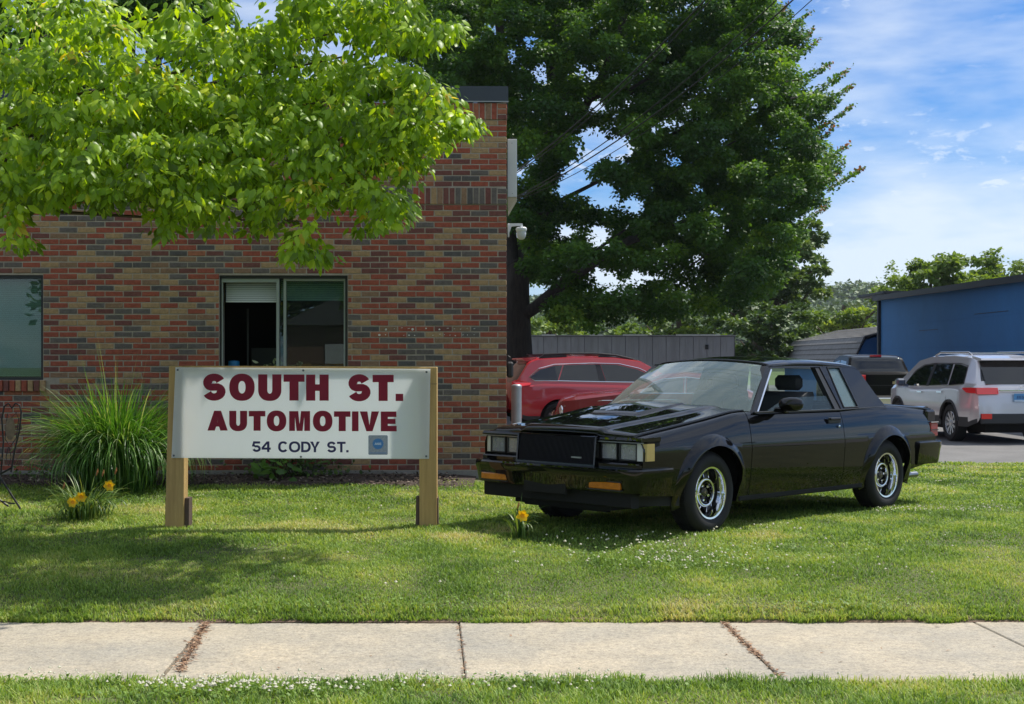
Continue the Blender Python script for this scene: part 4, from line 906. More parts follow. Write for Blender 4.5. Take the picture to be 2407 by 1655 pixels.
# header: shelf, grille, lamps
MB().box(.80, -.855, .555, .905, .855, .60, ch=.01).build('header_panel', m_paint, car)
MB().box(.66, -.86, .56, .81, .86, .775).build('lamp_backing', m_void, car)
for s_ in (1, -1):
    MB().prism([(.66, .768), (.885, .766), (.890, .776), (.872, .795), (.66, .80)], *sorted((s_ * .425, s_ * .868))).build('lamp_hood', m_paint, car)
    MB().box(.86, *[sorted((s_ * .43, s_ * .866))[0]], .757, .893, sorted((s_ * .43, s_ * .866))[1], .762).build('lamp_trim', m_chr if False else m_dchr, car)
    for k, (a, b) in enumerate(((.445, .590), (.632, .785))):
        y0, y1 = sorted((s_ * a, s_ * b)); hl = bpy.data.objects.new('headlight', None); link(hl, car)
        MB().box(.845, y0, .628, .853, y1, .742).build('lens', glass('lamp_glass', (.85, .88, .9), refl=1.6, haze=.22, hcol=(.85, .87, .88)), hl)
        MB().box(.838, y0 - .012, .618, .862, y0 - .001, .752).box(.838, y1 + .001, .618, .862, y1 + .012, .752).box(.838, y0 - .012, .742, .862, y1 + .012, .752).box(.838, y0 - .012, .618, .862, y1 + .012, .628).build('lamp_surround', m_blk, hl)
        def bowl(u, v, y0=y0, y1=y1):
            yy = lerp(y0, y1, v); zz = lerp(.628, .742, u); r = ((u - .45) * 2) ** 2 + ((v - .5) * 2) ** 2; return (.838 - .075 * max(0, 1 - r * .62), yy, zz)
        grid('reflector', lin(0, 1, 9), lin(0, 1, 9), bowl, mat('reflector', (.55, .58, .62), .12, metal=1), hl)
        MB().lathe([(.001, .035), (.018, .03), (.018, 0)], 12, Matrix.Translation((.79, (y0 + y1) / 2, .68)) @ Matrix.Rotation(R(90), 4, 'Y')).build('bulb_shield', m_dchr, hl)
    y0, y1 = sorted((s_ * .797, s_ * .872)); mkl = bpy.data.objects.new('corner_light', None); link(mkl, car)
    MB().prism([(.795 * s_, .855), (.845 * s_, .85), (.868 * s_, .825), (.872 * s_, .795), (.80 * s_, .795)][::1], .625, .752, axis='z').build('clear_lens', mat('clear_lens', (.55, .56, .52), .2, coat=.6), mkl) if False else None
    q = [(.858, .797 * s_), (.850, .848 * s_), (.80, .848 * s_), (.80, .797 * s_)]
    MB().prism(q, .620, .752, axis='z').build('clear_lens', mat('clear_lens', (.62, .64, .60), .15, coat=.6), mkl)
    q = [(.850, .8485 * s_), (.832, .874 * s_), (.748, .880 * s_), (.748, .8485 * s_)]
    MB().prism(q, .620, .752, axis='z').build('amber_marker', mat('marker_amber', (.48, .36, .13), .18, coat=.6), mkl)
gr = bpy.data.objects.new('grille', None); link(gr, car)
gt = lambda z: .925 - (z - .57) * .10
V = [(gt(.565), -.415, .565), (gt(.565), .415, .565), (gt(.78), .415, .785), (gt(.78), -.415, .785)]
MB().quadbox([(x - .035, y, z) for x, y, z in V], (-.01, 0, 0)).build('grille_back', m_void, gr)
sl = MB()
for y in lin(-.405, .405, 62): sl.quadbox([(gt(.57) - .005, y - .0028, .57), (gt(.57) - .005, y + .0028, .57), (gt(.78) - .005, y + .0028, .785), (gt(.78) - .005, y - .0028, .785)], (-.026, 0, 0))
sl.build('grille_slats', mat('grille_black', (.006, .006, .010), .5, spec=.3), gr, kind='stuff')
MB().quadbox([(gt(.56) + .006, -.43, .558), (gt(.56) + .006, .43, .558), (gt(.57) + .006, .43, .575), (gt(.57) + .006, -.43, .575)], (-.04, 0, 0)).build('grille_frame', m_paint, gr)
for s_ in (1, -1): MB().quadbox([(gt(.56) + .004, s_ * .414, .56), (gt(.56) + .004, s_ * .430, .56), (gt(.79) + .004, s_ * .430, .795), (gt(.79) + .004, s_ * .414, .795)], (-.10, 0, 0)).build('grille_frame', m_paint, gr)
MB().quadbox([(gt(.78) + .004, -.43, .79), (gt(.78) + .004, .43, .79), (gt(.80) - .008, .43, .797), (gt(.80) - .008, -.43, .797)], (-.10, 0, 0)).build('grille_frame', m_paint, gr)
MB().box(gt(.625) - .004, .18, .618, gt(.625) + .004, .285, .630).build('badge', m_dchr, gr)
# underbody and cabin
MB().box(-.45, -.52, .22, .84, .52, .76).box(.36, -.80, .36, .84, .80, .60).build('engine_bay', m_void, car)
MB().box(-2.35, -.80, .235, -.42, .80, .30).box(-3.60, -.50, .30, -2.3, .50, .90).box(-3.60, -.80, .42, -3.14, .80, .90).box(-.56, -.78, .28, -.42, .78, .93).box(-2.5, -.78, .3, -2.32, .78, .6).build('floor_pan', m_void, car)
m_int = mat('interior_grey', (.055, .06, .065), .8, var=.2, vscale=20); m_intl = mat('interior_light', (.30, .32, .32), .8, var=.1, vscale=20)
MB().prism([(-.56, .95), (-.75, .955), (-.92, .93), (-.95, .85), (-.9, .62), (-.56, .6)], -.74, .74).build('dashboard', mat('dash_top', (.10, .12, .12), .75), car, smooth=30)
for s_ in (1, -1):
    MB().box(-1.93, *sorted((s_ * .72, s_ * .78))[:1], .32, -.58, sorted((s_ * .72, s_ * .78))[1], .945).build('door_card', m_int, car)
    se = bpy.data.objects.new('front_seat', None); link(se, car); y0, y1 = sorted((s_ * .10, s_ * .62))
    MB().box(-1.62, y0, .42, -1.08, y1, .60, ch=.05).build('seat_cushion', m_int, se, smooth=50)
    MB().prism([(-1.52, .52), (-1.68, .52), (-1.86, 1.08), (-1.84, 1.12), (-1.76, 1.12), (-1.68, 1.08)], y0, y1).build('seat_back', m_int, se, smooth=30)
    MB().box(-1.89, y0 + .12, 1.13, -1.79, y1 - .12, 1.27, ch=.035).build('headrest', m_int, se, smooth=60)
MB().box(-2.45, -.62, .45, -1.98, .62, .60, ch=.05).prism([(-2.35, .58), (-2.5, .58), (-2.62, .98), (-2.5, .99)], -.62, .62).build('rear_seat', m_int, car, smooth=30)
MB().box(-2.86, -.70, .95, -2.5, .70, .965).build('parcel_shelf', m_intl, car)
M_ = Matrix.Translation((-1.05, .37, .93)) @ Matrix.Rotation(R(-68), 4, 'Y')
MB().tube([tuple(M_ @ Vector((.19 * math.cos(a), .19 * math.sin(a), 0))) for a in np.linspace(0, 2 * math.pi, 28)], .013, 8).tube([tuple(M_ @ Vector((-.18, 0, 0))), tuple(M_ @ Vector((.18, 0, 0)))], .02, 6).build('steering_wheel', m_int, car, smooth=50)
MB().box(-1.19, -.11, 1.29, -1.16, .11, 1.345, ch=.01).build('rear_view_mirror', m_blk, car)
MB().tube([(-3.55, .52, .26), (-3.84, .56, .265)], .028, 14).build('exhaust_pipe', m_dchr, car, smooth=40)
# wheels
def make_wheel():
    r = bpy.data.objects.new('wheel', None)
    RT, RR = .328, .208; Wd = .115
    prof = [(RR - .004, .075), (RR + .012, .098), (.245, .112), (.285, .110), (.305, .100), (.318, .085), (.328, .070), (.329, 0), (.328, -.075), (.305, -.105), (.26, -.11), (RR, -.09)]
    MB().lathe(prof, 48).build('tyre', m_rub, None, smooth=35).parent = r
    tr = MB()
    for k in range(60):
        a = 2 * math.pi * k / 60
        for z0 in (-.055, .0, .05): tr.box(.326, -.011, z0 - .02, .332, .011, z0 + .02, M=Matrix.Rotation(a + z0 * 3, 4, 'Z'))
    tr.build('tread', m_rub, None, kind='stuff').parent = r
    MB().lathe([(RR - .005, .082), (RR + .006, .092), (RR + .002, .098), (RR - .012, .096), (RR - .018, .082), (RR - .022, .045), (RR - .026, .03)], 56).build('rim', m_chr, None, smooth=40).parent = r
    MB().lathe([(RR - .0255, .032), (RR - .034, .0), (RR - .045, -.035), (.04, -.045), (.001, -.045)], 40).build('barrel', mat('wheel_black', (.006, .006, .007), .5), None, smooth=40).parent = r
    MB().lathe([(.120, .018), (.118, .040), (.112, .050), (.104, .053), (.096, .049), (.092, .03), (.090, .016)], 48).build('centre_ring', m_chr, None, smooth=50).parent = r
    for k in range(5):
        a = 2 * math.pi * (k + .25) / 5; c = Matrix.Rotation(a, 4, 'Z')
        sp = MB(); sp.add([tuple(c @ Vector(v)) for v in [(.118, -.030, .036), (.118, .030, .036), (.186, .040, .008), (.186, -.040, .008), (.118, -.030, -.01), (.118, .030, -.01), (.186, .040, -.02), (.186, -.040, -.02), (.15, -.02, .03), (.15, .02, .03)]], [(0, 8, 9, 1), (8, 3, 2, 9), (0, 4, 7, 3, 8), (1, 9, 2, 6, 5), (3, 7, 6, 2)])
        sp.build('spoke', m_dchr if False else mat('spoke_dark', (.01, .01, .011), .5), None).parent = r
        MB().tube([tuple(c @ Vector((.118, -.033, .036))), tuple(c @ Vector((.188, -.043, .012)))], .004, 5).tube([tuple(c @ Vector((.118, .033, .036))), tuple(c @ Vector((.188, .043, .012)))], .004, 5).build('spoke_edge', m_chr, None, smooth=50).parent = r
        MB().lathe([(.012, .0), (.012, .035), (.008, .042), (.001, .042)], 6, Matrix.Rotation(a + .6, 4, 'Z') @ Matrix.Translation((.06, 0, -.005))).build('lug_nut', m_chr, None).parent = r
    MB().lathe([(.086, .0), (.078, .004), (.045, .006), (.040, .030), (.034, .036), (.001, .038)], 32).build('centre_cap', mat('cap_black', (.012, .012, .013), .25, coat=.5), None, smooth=40).parent = r
    MB().prism([(-.011, -.010), (.011, -.010), (0, .013)], .0385, .0395, axis='z').build('cap_emblem', mat('cap_emblem', (.30, .22, .12), .4), None).parent = r
    return r
wheel = make_wheel(); COL.objects.link(wheel)
def place_wheel(parent, x, y, z, s_, spin, src=wheel, first=False, sc=1, steer=0):
    # flatten: wheel > tyre, rim ... parented as part > sub-part
    wo = src if first else src.copy()
    if not first:
        COL.objects.link(wo)
        for ch in list(src.children): c_ = ch.copy(); COL.objects.link(c_); c_.parent = wo
    wo.parent = parent; wo.location = (x, y, z); wo.scale = (sc, sc, sc)
    wo.rotation_euler = (Matrix.Rotation(steer, 4, 'Z') @ Matrix.Rotation(R(-90 * s_), 4, 'X') @ Matrix.Rotation(spin, 4, 'Z')).to_euler(); return wo
place_wheel(car, 0, .755, .33, 1, .5, first=True, steer=R(2)); place_wheel(car, 0, -.755, .33, -1, .9, steer=R(2)); place_wheel(car, -2.745, .755, .33, 1, 1.1); place_wheel(car, -2.745, -.755, .33, -1, .2)
# ================================================================ TREES
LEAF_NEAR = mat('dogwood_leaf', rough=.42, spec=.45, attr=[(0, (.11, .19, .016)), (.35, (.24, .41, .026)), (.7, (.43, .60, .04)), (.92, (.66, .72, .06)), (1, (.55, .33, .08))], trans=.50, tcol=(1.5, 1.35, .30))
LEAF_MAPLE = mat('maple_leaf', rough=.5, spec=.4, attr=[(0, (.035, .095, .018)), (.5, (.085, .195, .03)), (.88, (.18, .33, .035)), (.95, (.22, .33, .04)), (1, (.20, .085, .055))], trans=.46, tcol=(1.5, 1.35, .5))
LEAF_LOCUST = mat('locust_leaf', rough=.55, attr=[(0, (.06, .12, .02)), (.5, (.13, .22, .035)), (1, (.26, .36, .07))], trans=.40, tcol=(1.4, 1.25, .5))
LEAF_MID = mat('oak_leaf', rough=.55, attr=[(0, (.035, .075, .016)), (.5, (.075, .14, .028)), (1, (.14, .22, .05))], trans=.32, tcol=(1.4, 1.25, .5))
BARK = mat('bark', (.105, .085, .07), .95, var=.5, vscale=3, bump=1, bscale=16, stretch=(5, 5, .8), coords='Position')
BARK2 = mat('bark_brown', (.12, .09, .06), .95, var=.4, vscale=5, bump=.6, coords='Position')
def cluster_points(c, r, n, rg, bias=.55, up=.25):
    d = norm(rg.normal(0, 1, (n, 3))); d[:, 2] = np.where((d[:, 2] < 0) & (rg.rand(n) < up), -d[:, 2], d[:, 2])
    rad = rg.uniform(0, 1, n) ** bias; return np.asarray(c) + d * np.asarray(r) * rad[:, None], d, rad
def px_cluster(cx, cy, rx, ry, Y, dy):
    s = Y / F_; return np.array([(cx - CX_) * s, Y, H_ + (HZ_ - cy) * s]), np.array([rx * s, dy, ry * s])

# ---- near tree hanging over the left of the lawn
rg = np.random.RandomState(21)
dog = thing('dogwood_tree', 'dogwood with bright yellow green drooping leaves hanging in front of the brick wall', 'tree', (-6.1, 11.4, .15))
orig = np.array([-6.1, 11.4, .15])
NC = [  # cx, cy, rx, ry, Y, depth, leaves
 (150, 45, 150, 62, 10.7, .5, 330), (230, 85, 90, 36, 10.3, .4, 170), (420, 30, 60, 25, 11.8, .3, 50),
 (100, 175, 130, 50, 10.0, .5, 330), (40, 190, 90, 60, 9.8, .4, 220), (230, 165, 140, 50, 9.9, .5, 330), (330, 200, 130, 55, 9.8, .5, 300),
 (470, 150, 90, 40, 10.4, .5, 190), (560, 140, 110, 70, 10.2, .5, 300), (640, 110, 90, 60, 10.3, .5, 260), (700, 50, 110, 55, 10.4, .5, 300), (600, 60, 40, 30, 10.8, .3, 40),
 (800, 40, 110, 50, 10.2, .5, 300), (900, 45, 110, 45, 10.1, .45, 300), (985, 80, 70, 42, 10.0, .35, 190), (1045, 78, 42, 36, 9.9, .25, 100), (930, 15, 80, 30, 10.3, .4, 140), (880, 100, 90, 30, 10.3, .35, 150),
 (60, 260, 110, 55, 9.6, .5, 300), (180, 290, 140, 60, 9.5, .5, 380), (300, 270, 120, 60, 9.6, .5, 320), (420, 250, 110, 55, 9.8, .5, 280), (520, 260, 110, 60, 9.9, .5, 280), (640, 220, 100, 60, 10.0, .5, 280),
 (760, 190, 90, 60, 10.1, .5, 260), (860, 180, 80, 50, 10.0, .45, 220), (960, 190, 60, 45, 9.9, .35, 160), (1000, 250, 60, 45, 9.8, .35, 160), (1040, 235, 36, 26, 9.8, .2, 60),
 (50, 360, 100, 60, 9.4, .5, 300), (150, 390, 120, 55, 9.4, .5, 320), (270, 370, 120, 60, 9.4, .5, 330), (390, 360, 110, 60, 9.5, .5, 300), (500, 350, 100, 60, 9.6, .5, 260), (600, 330, 100, 60, 9.7, .5, 260),
 (700, 300, 100, 60, 9.9, .5, 260), (800, 280, 100, 60, 9.9, .5, 260), (900, 290, 90, 50, 9.8, .45, 240), (985, 305, 75, 38, 9.7, .3, 190), (1070, 290, 46, 26, 9.7, .18, 90), (1105, 295, 24, 26, 9.7, .12, 40),
 (30, 430, 90, 50, 9.4, .4, 260), (200, 430, 110, 45, 9.3, .4, 260), (260, 455, 60, 30, 9.3, .3, 110), (120, 455, 70, 24, 9.3, .3, 110), (30, 440, 70, 30, 9.5, .4, 130), (110, 435, 90, 38, 9.4, .4, 170), (330, 430, 80, 40, 9.4, .4, 190), (400, 450, 100, 60, 9.4, .4, 250), (470, 500, 70, 55, 9.4, .35, 170), (390, 520, 50, 35, 9.4, .25, 80), (500, 430, 90, 50, 9.5, .4, 210),
 (590, 420, 80, 50, 9.6, .4, 200), (640, 470, 70, 50, 9.6, .35, 150), (600, 530, 50, 35, 9.7, .25, 60), (700, 390, 90, 55, 9.8, .4, 220), (720, 470, 60, 50, 9.6, .3, 120), (710, 560, 36, 50, 9.5, .2, 90), (745, 600, 22, 24, 9.5, .12, 36), (680, 590, 16, 30, 9.5, .1, 22),
 (790, 370, 80, 50, 9.8, .4, 200), (800, 450, 90, 55, 9.8, .4, 210), (890, 470, 80, 50, 9.7, .35, 180), (930, 500, 40, 36, 9.7, .25, 80), (900, 370, 90, 50, 9.9, .35, 190), (980, 350, 60, 40, 9.8, .25, 120), (960, 410, 36, 26, 9.8, .2, 50), (870, 530, 40, 20, 9.7, .2, 40),
 (15, 500, 34, 22, 9.2, .2, 44), (75, 470, 34, 20, 9.3, .2, 40), (30, 565, 44, 16, 9.2, .15, 34), (20, 530, 20, 30, 9.2, .15, 30)]
PP = []; DD = []; TT = []; SS = []
for (cx, cy, rx, ry, Y, dy, n) in [(a, b, c, d, Y + 1.35, e * 1.2, n) for a, b, c, d, Y, e, n in NC] + [(a, b, c, d, Y + .1, e, n * .55) for a, b, c, d, Y, e, n in NC]:
    c, r = px_cluster(cx, cy, rx * .92, ry * .85, Y, dy); n = int(n * 1.4)
    ns = max(3, n // 9); tips, d, rad = cluster_points(c, r, ns, rg, .45, .45)
    # each shoot: whorls of drooping leaves round its tip
    for tip, dd, rr_ in zip(tips, d, rad):
        q = rg.randint(7, 12); a = rg.uniform(0, 6.28, q); rr2 = rg.uniform(.01, .085, q)
        p = tip + np.stack([np.cos(a) * rr2, np.sin(a) * rr2, rg.uniform(-.05, .04, q)], 1) + dd * .02
        out_ = np.stack([np.cos(a), np.sin(a), rg.uniform(-1.7, -.15, q)], 1) + dd * .35
        PP.append(p); DD.append(out_); hgt = (tip[2] - c[2]) / r[2]
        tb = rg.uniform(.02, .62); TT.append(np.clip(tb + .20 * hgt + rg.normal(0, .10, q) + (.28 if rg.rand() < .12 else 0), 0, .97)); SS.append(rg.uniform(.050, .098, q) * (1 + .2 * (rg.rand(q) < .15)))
# out-of-view and hidden foliage, added to give the lawn its shade
for (x, y, z, rx, ry, rz, n) in [(-1.4, 10.0, 4.65, 1.0, .5, .25, 460), (-2.5, 9.8, 4.65, .9, .5, .25, 420), (-.5, 10.5, 4.9, .7, .5, .25, 340), (.25, 11.1, 5.15, .7, .5, .3, 360), (.85, 11.3, 5.4, .5, .5, .3, 260), (-.4, 11.6, 5.2, .8, .5, .3, 340), (-1.6, 11.2, 5.1, .9, .6, .3, 360), (-.9, 11.4, 3.45, .5, .45, .3, 300), (-1.35, 11.6, 3.9, .7, .5, .3, 360), (-1.1, 10.9, 3.3, .5, .4, .25, 220), (-3.9, 11.4, 3.5, .9, .6, .4, 380), (-5.2, 11.0, 3.6, .8, .8, .4, 340), (-2.3, 11.2, 3.6, .8, .5, .35, 320), (-3.6, 12.5, 3.9, 1.0, .8, .5, 560), (-2.5, 12.2, 3.8, .9, .8, .4, 480), (-4.7, 12.8, 3.6, .9, .8, .6, 500), (-3.0, 11.6, 4.3, 1.2, .7, .4, 520), (-4.2, 11.2, 4.1, 1.0, .7, .5, 420), (-2.2, 10.4, 4.3, 1.0, .6, .3, 360), (-5.0, 12.0, 3.1, .7, .7, .4, 260), (-3.2, 10.2, 4.9, 1.1, .9, .4, 420), (-1.9, 10.3, 4.8, .9, .8, .35, 300), (-4.6, 10.4, 5.3, 1.2, 1.2, .5, 420), (-5.2, 9.4, 4.2, .9, 1, .5, 340), (-5.4, 9.6, 3.2, .9, 1, .45, 300), (-4.4, 9.2, 3.9, .7, .7, .4, 260), (-3.0, 9.4, 4.6, .9, .7, .35, 300), (-4.7, 8.6, 3.4, .6, .6, .35, 160), (-5.6, 11.4, 4.2, 1.2, 1, .6, 300), (-3.9, 10.8, 5.9, 1.3, 1.1, .5, 380), (-5.3, 8.9, 2.7, .5, .6, .25, 110)]:
    ns = n // 8
    tips, d, rad = cluster_points((x, y, z), (rx, ry, rz), ns, rg, .5, .4)
    for tip, dd in zip(tips, d):
        q = rg.randint(7, 12); a = rg.uniform(0, 6.28, q); rr2 = rg.uniform(.01, .10, q)
        PP.append(tip + np.stack([np.cos(a) * rr2, np.sin(a) * rr2, rg.uniform(-.05, .04, q)], 1)); DD.append(np.stack([np.cos(a), np.sin(a), rg.uniform(-1.4, -.1, q)], 1)); TT.append(rg.uniform(.1, .8, q)); SS.append(rg.uniform(.08, .13, q))
PP = np.concatenate(PP) - orig; DD = np.concatenate(DD); TT = np.concatenate(TT); SS = np.concatenate(SS); n = len(PP)
NN = rg.normal(0, .35, (n, 3)) + np.array([.1, -.35, 1.0])
wx = PP + orig; px_ = CX_ + wx[:, 0] / wx[:, 1] * F_; py_ = HZ_ - (wx[:, 2] - H_) / wx[:, 1] * F_
gapk = ~(((np.abs(px_ - 608) < 52) & (py_ < 52)) & (rg.rand(n) < .93)); PP, DD, NN, SS, TT, px_, py_ = (q[gapk] for q in (PP, DD, NN, SS, TT, px_, py_)); n = len(PP)
inview = (px_ > 10) & (py_ > 10) & (px_ < 1120); near = np.where(inview, PP[:, 1] - SS * 6, 99); big = np.argsort(near)[:290]; rest = np.ones(n, bool); rest[big] = False
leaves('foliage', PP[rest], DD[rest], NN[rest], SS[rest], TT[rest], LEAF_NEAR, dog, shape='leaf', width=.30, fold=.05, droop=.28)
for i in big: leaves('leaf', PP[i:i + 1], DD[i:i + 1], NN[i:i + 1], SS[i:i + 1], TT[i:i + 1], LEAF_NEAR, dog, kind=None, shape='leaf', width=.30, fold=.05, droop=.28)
tk = MB(); tk.tube([(0, 0, -.2), (.03, 0, .6), (.0, .02, 1.5), (.05, -.02, 2.7)], [.15, .12, .105, .08], 12).build('trunk', BARK, dog, smooth=60)
bm_ = MB()
for (cx, cy, Y) in [(150, 60, 11.7), (250, 180, 10.9), (450, 130, 10.5), (640, 130, 10.3), (850, 60, 10.3), (1010, 90, 10.0), (180, 330, 9.5), (420, 300, 9.6), (600, 300, 9.8), (830, 230, 10.0), (980, 290, 9.8), (1080, 292, 9.7), (430, 440, 9.5), (640, 430, 9.7), (820, 430, 9.8), (900, 470, 9.7), (60, 430, 9.5), (710, 520, 9.6)]:
    e = np.array(at(cx, cy, max(Y, 9.5) + 1.1)) - orig; b = np.array([.05, -.02, 2.3 + .3 * (cy < 250)]); m1 = b * .6 + e * .4 + [0, 0, .30]; m2 = b * .25 + e * .75 + [0, 0, .10]
    bm_.tube([b, m1, m2, e], [.026, .018, .011, .005], 6)
bm_.build('branches', BARK2, dog, smooth=60, kind='stuff')

# ---- big maple behind the lot
MY = 42.
mo = np.array(at(1217, 0, MY)); mo[2] = -.05
map_ = thing('maple_tree', 'huge dark green maple with a forked trunk behind the red cars', 'tree', tuple(mo))
def inpoly(x, y, poly):
    c = np.zeros(len(x), bool); n = len(poly)
    for i in range(n):
        x1_, y1_ = poly[i]; x2_, y2_ = poly[i - 1]
        k = ((y1_ > y) != (y2_ > y)); c ^= k & (x < (x2_ - x1_) * (y - y1_) / (y2_ - y1_ + 1e-9) + x1_)
    return c
MPOLY = [(940, -160), (900, 60), (985, 190), (1150, 215), (1205, 330), (1215, 500), (1205, 640), (1235, 665), (1260, 720), (1330, 740), (1370, 770), (1400, 785), (1440, 740), (1470, 700), (1500, 740), (1560, 750), (1600, 735), (1680, 730), (1750, 690), (1800, 700), (1850, 640), (1870, 560), (1880, 500), (1925, 480), (1895, 440), (1960, 415), (1950, 370), (1900, 340), (1920, 300), (1895, 290), (1950, 255), (1930, 205), (1870, 215), (1850, 130), (1870, 100), (1850, 60), (1790, -10), (1760, -160)]
HOLES = [(1278, 170, 30), (1245, 100, 18), (1397, 247, 24), (1390, 340, 46), (1455, 345, 34), (1350, 420, 44), (1420, 460, 36), (1490, 480, 26), (1592, 380, 14), (1602, 514, 18), (1410, 555, 30), (1430, 660, 30), (1500, 652, 22), (1273, 690, 24), (1540, 300, 14), (1640, 440, 12), (1560, 580, 12), (1700, 330, 12), (1680, 500, 12), (1640, 610, 16), (1740, 590, 16), (1770, 240, 14), (1330, 540, 16), (1480, 240, 10), (1620, 250, 10), (1200, 130, 18), (1170, 60, 12)]
rg = np.random.RandomState(33)
cxs = rg.uniform(890, 1960, 2600); cys = rg.uniform(-160, 790, 2600); k = inpoly(cxs, cys, MPOLY); cxs, cys = cxs[k], cys[k]
ctr = []
for x, y in zip(cxs, cys):
    if any((x - hx) ** 2 + (y - hy) ** 2 < (hr + 4) ** 2 for hx, hy, hr in HOLES): continue
    if all((x - a) ** 2 + ((y - b) * 1.25) ** 2 < 1e9 and (x - a) ** 2 + ((y - b) * 1.25) ** 2 > 17 ** 2 for a, b in ctr): ctr.append((x, y))
PP = []; DD = []; TT = []; SS = []
s = MY / F_
for x, y in ctr:
    rx = rg.uniform(22, 46); ry = rx * rg.uniform(.5, .75); dep = rg.uniform(-1, 1); Yc = MY + dep * 5.0
    if x < 1300 and y > 350: Yc = MY - abs(dep) * 2 - .8 if rg.rand() < .45 else MY + abs(dep) * 4 + .5
    c = np.array([(x - CX_) * Yc / F_, Yc, H_ + (HZ_ - y) * Yc / F_]); n = int(rx * ry * .56)
    p, d, rad = cluster_points(c, (rx * s, rx * s * 1.2, ry * s), n, rg, .42, .2)
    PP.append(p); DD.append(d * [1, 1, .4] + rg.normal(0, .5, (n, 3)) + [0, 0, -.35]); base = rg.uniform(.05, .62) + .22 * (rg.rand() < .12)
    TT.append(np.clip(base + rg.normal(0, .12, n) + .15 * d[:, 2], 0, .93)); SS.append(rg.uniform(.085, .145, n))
TIPS = [(1903, 31), (1910, 72), (1923, 95), (1952, 149), (1993, 164), (2000, 203), (2003, 247), (1944, 290), (1990, 342), (2026, 395), (1941, 486), (1850, 15), (1880, 50), (1960, 300), (1930, 430), (1975, 400)]
tw = MB()
for (x, y) in TIPS:
    L = rg.uniform(95, 150); x0, y0 = x - L, y + L * rg.uniform(.40, .55); Yc = MY + rg.uniform(-3, 2); n = 330
    t_ = rg.rand(n) ** .8; bx = x0 + (x - x0) * t_; by = y0 + (y - y0) * (t_ ** 1.7); wd = 15 * (1 - t_) ** .8 + 2.2
    bx += rg.normal(0, .55, n) * wd; by += rg.normal(0, .5, n) * wd
    p = np.stack([(bx - CX_) * Yc / F_, Yc + rg.normal(0, .3, n), H_ + (HZ_ - by) * Yc / F_], 1)
    PP.append(p); DD.append(rg.normal(0, 1, (n, 3)) + [.3, 0, .2]); tt = np.clip(rg.uniform(.1, .5) + rg.normal(0, .1, n), 0, .85); tt[(t_ > .86) & (rg.rand(n) < .40)] = 1.0; TT.append(tt); SS.append(rg.uniform(.07, .13, n))
    tw.tube([np.array(at(x0 + (x - x0) * q, y0 + (y - y0) * q ** 1.7, Yc)) - mo for q in (0, .3, .6, .95)], [.03, .022, .015, .006], 5)
PP = np.concatenate(PP); DD = np.concatenate(DD); TT = np.concatenate(TT); SS = np.concatenate(SS)
px_ = CX_ + PP[:, 0] / PP[:, 1] * F_; py_ = HZ_ - (PP[:, 2] - H_) / PP[:, 1] * F_; k = np.ones(len(PP), bool)
for hx, hy, hr in HOLES: k &= ~(((px_ - hx) ** 2 + (py_ - hy) ** 2 < (hr * (.60 + .70 * vnoise(px_ / 9, py_ / 9, 1, 2))) ** 2) & (rg.rand(len(PP)) < .80))
PP, DD, TT, SS = PP[k], DD[k], TT[k], SS[k]; n = len(PP)
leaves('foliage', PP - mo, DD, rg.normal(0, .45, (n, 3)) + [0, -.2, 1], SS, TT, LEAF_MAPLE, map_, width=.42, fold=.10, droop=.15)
def px_tube(mb, pts, w0, w1, Y, org, n=8):
    P = [np.array(at(x, y, Y + (d[0] if d else 0))) - org for x, y, *d in pts]; m = len(P); mb.tube(P, [lerp(w0, w1, i / (m - 1)) / 2 * Y / F_ for i in range(m)], n)
tb = MB(); px_tube(tb, [(1220, 965), (1219, 860), (1216, 780), (1214, 690), (1216, 620)], 74, 56, MY, mo, 16); tb.build('trunk', BARK, map_, smooth=60)
for pts, w0, w1 in [([(1205, 640), (1192, 520, -.3), (1196, 420, -.6), (1205, 300, -.6), (1185, 150, -1), (1170, 30, -1.2), (1160, -100, -1)], 40, 14),
    ([(1222, 640), (1245, 540), (1275, 440), (1290, 340, .3), (1300, 220, .6), (1290, 110, .6), (1320, 0, 1), (1330, -100, 1)], 44, 12),
    ([(1285, 400), (1330, 320, -.5), (1370, 260, -1), (1420, 170, -1.3), (1460, 60, -1.6), (1500, -40, -2)], 28, 9), ([(1240, 560), (1320, 470, .5), (1420, 420, 1.2), (1500, 400, 1.6)], 14, 5),
    ([(1222, 745), (1260, 722, -.4), (1320, 670, -.8), (1400, 615, -1.2), (1480, 565, -1.4), (1560, 545, -1.6), (1640, 505, -1.9), (1700, 470, -2)], 34, 10), ([(1640, 505, -1.9), (1690, 515, -2.2), (1740, 520, -2.4)], 9, 4),
    ([(1300, 690, -.8), (1330, 640, -1), (1420, 575, -1), (1470, 540, -1)], 12, 5), ([(1296, 300, .4), (1340, 200, 1.4), (1350, 100, 2)], 16, 8), ([(1196, 420, -.6), (1150, 330, -1), (1100, 230, -1.4), (1080, 120, -1.8)], 16, 8), ([(1390, 230, -1), (1480, 210, -1), (1580, 150, -1.4)], 12, 5), ([(1430, 420, 1.2), (1520, 340, .6), (1640, 290, 0), (1760, 260, -1)], 9, 4)]:
    q = MB(); px_tube(q, pts, w0, w1, MY, mo); q.build('limb', BARK, map_, smooth=60)
for i in range(46):
    x, y = ctr[rg.randint(len(ctr))]; dx = rg.uniform(20, 90); px_tube(tw, [(x - dx, y + dx * .5), (x - dx * .4, y + dx * .15), (x, y)], 5, 1.5, MY + rg.uniform(-2, 2), mo, 5)
tw.build('twigs', BARK, map_, kind='stuff')

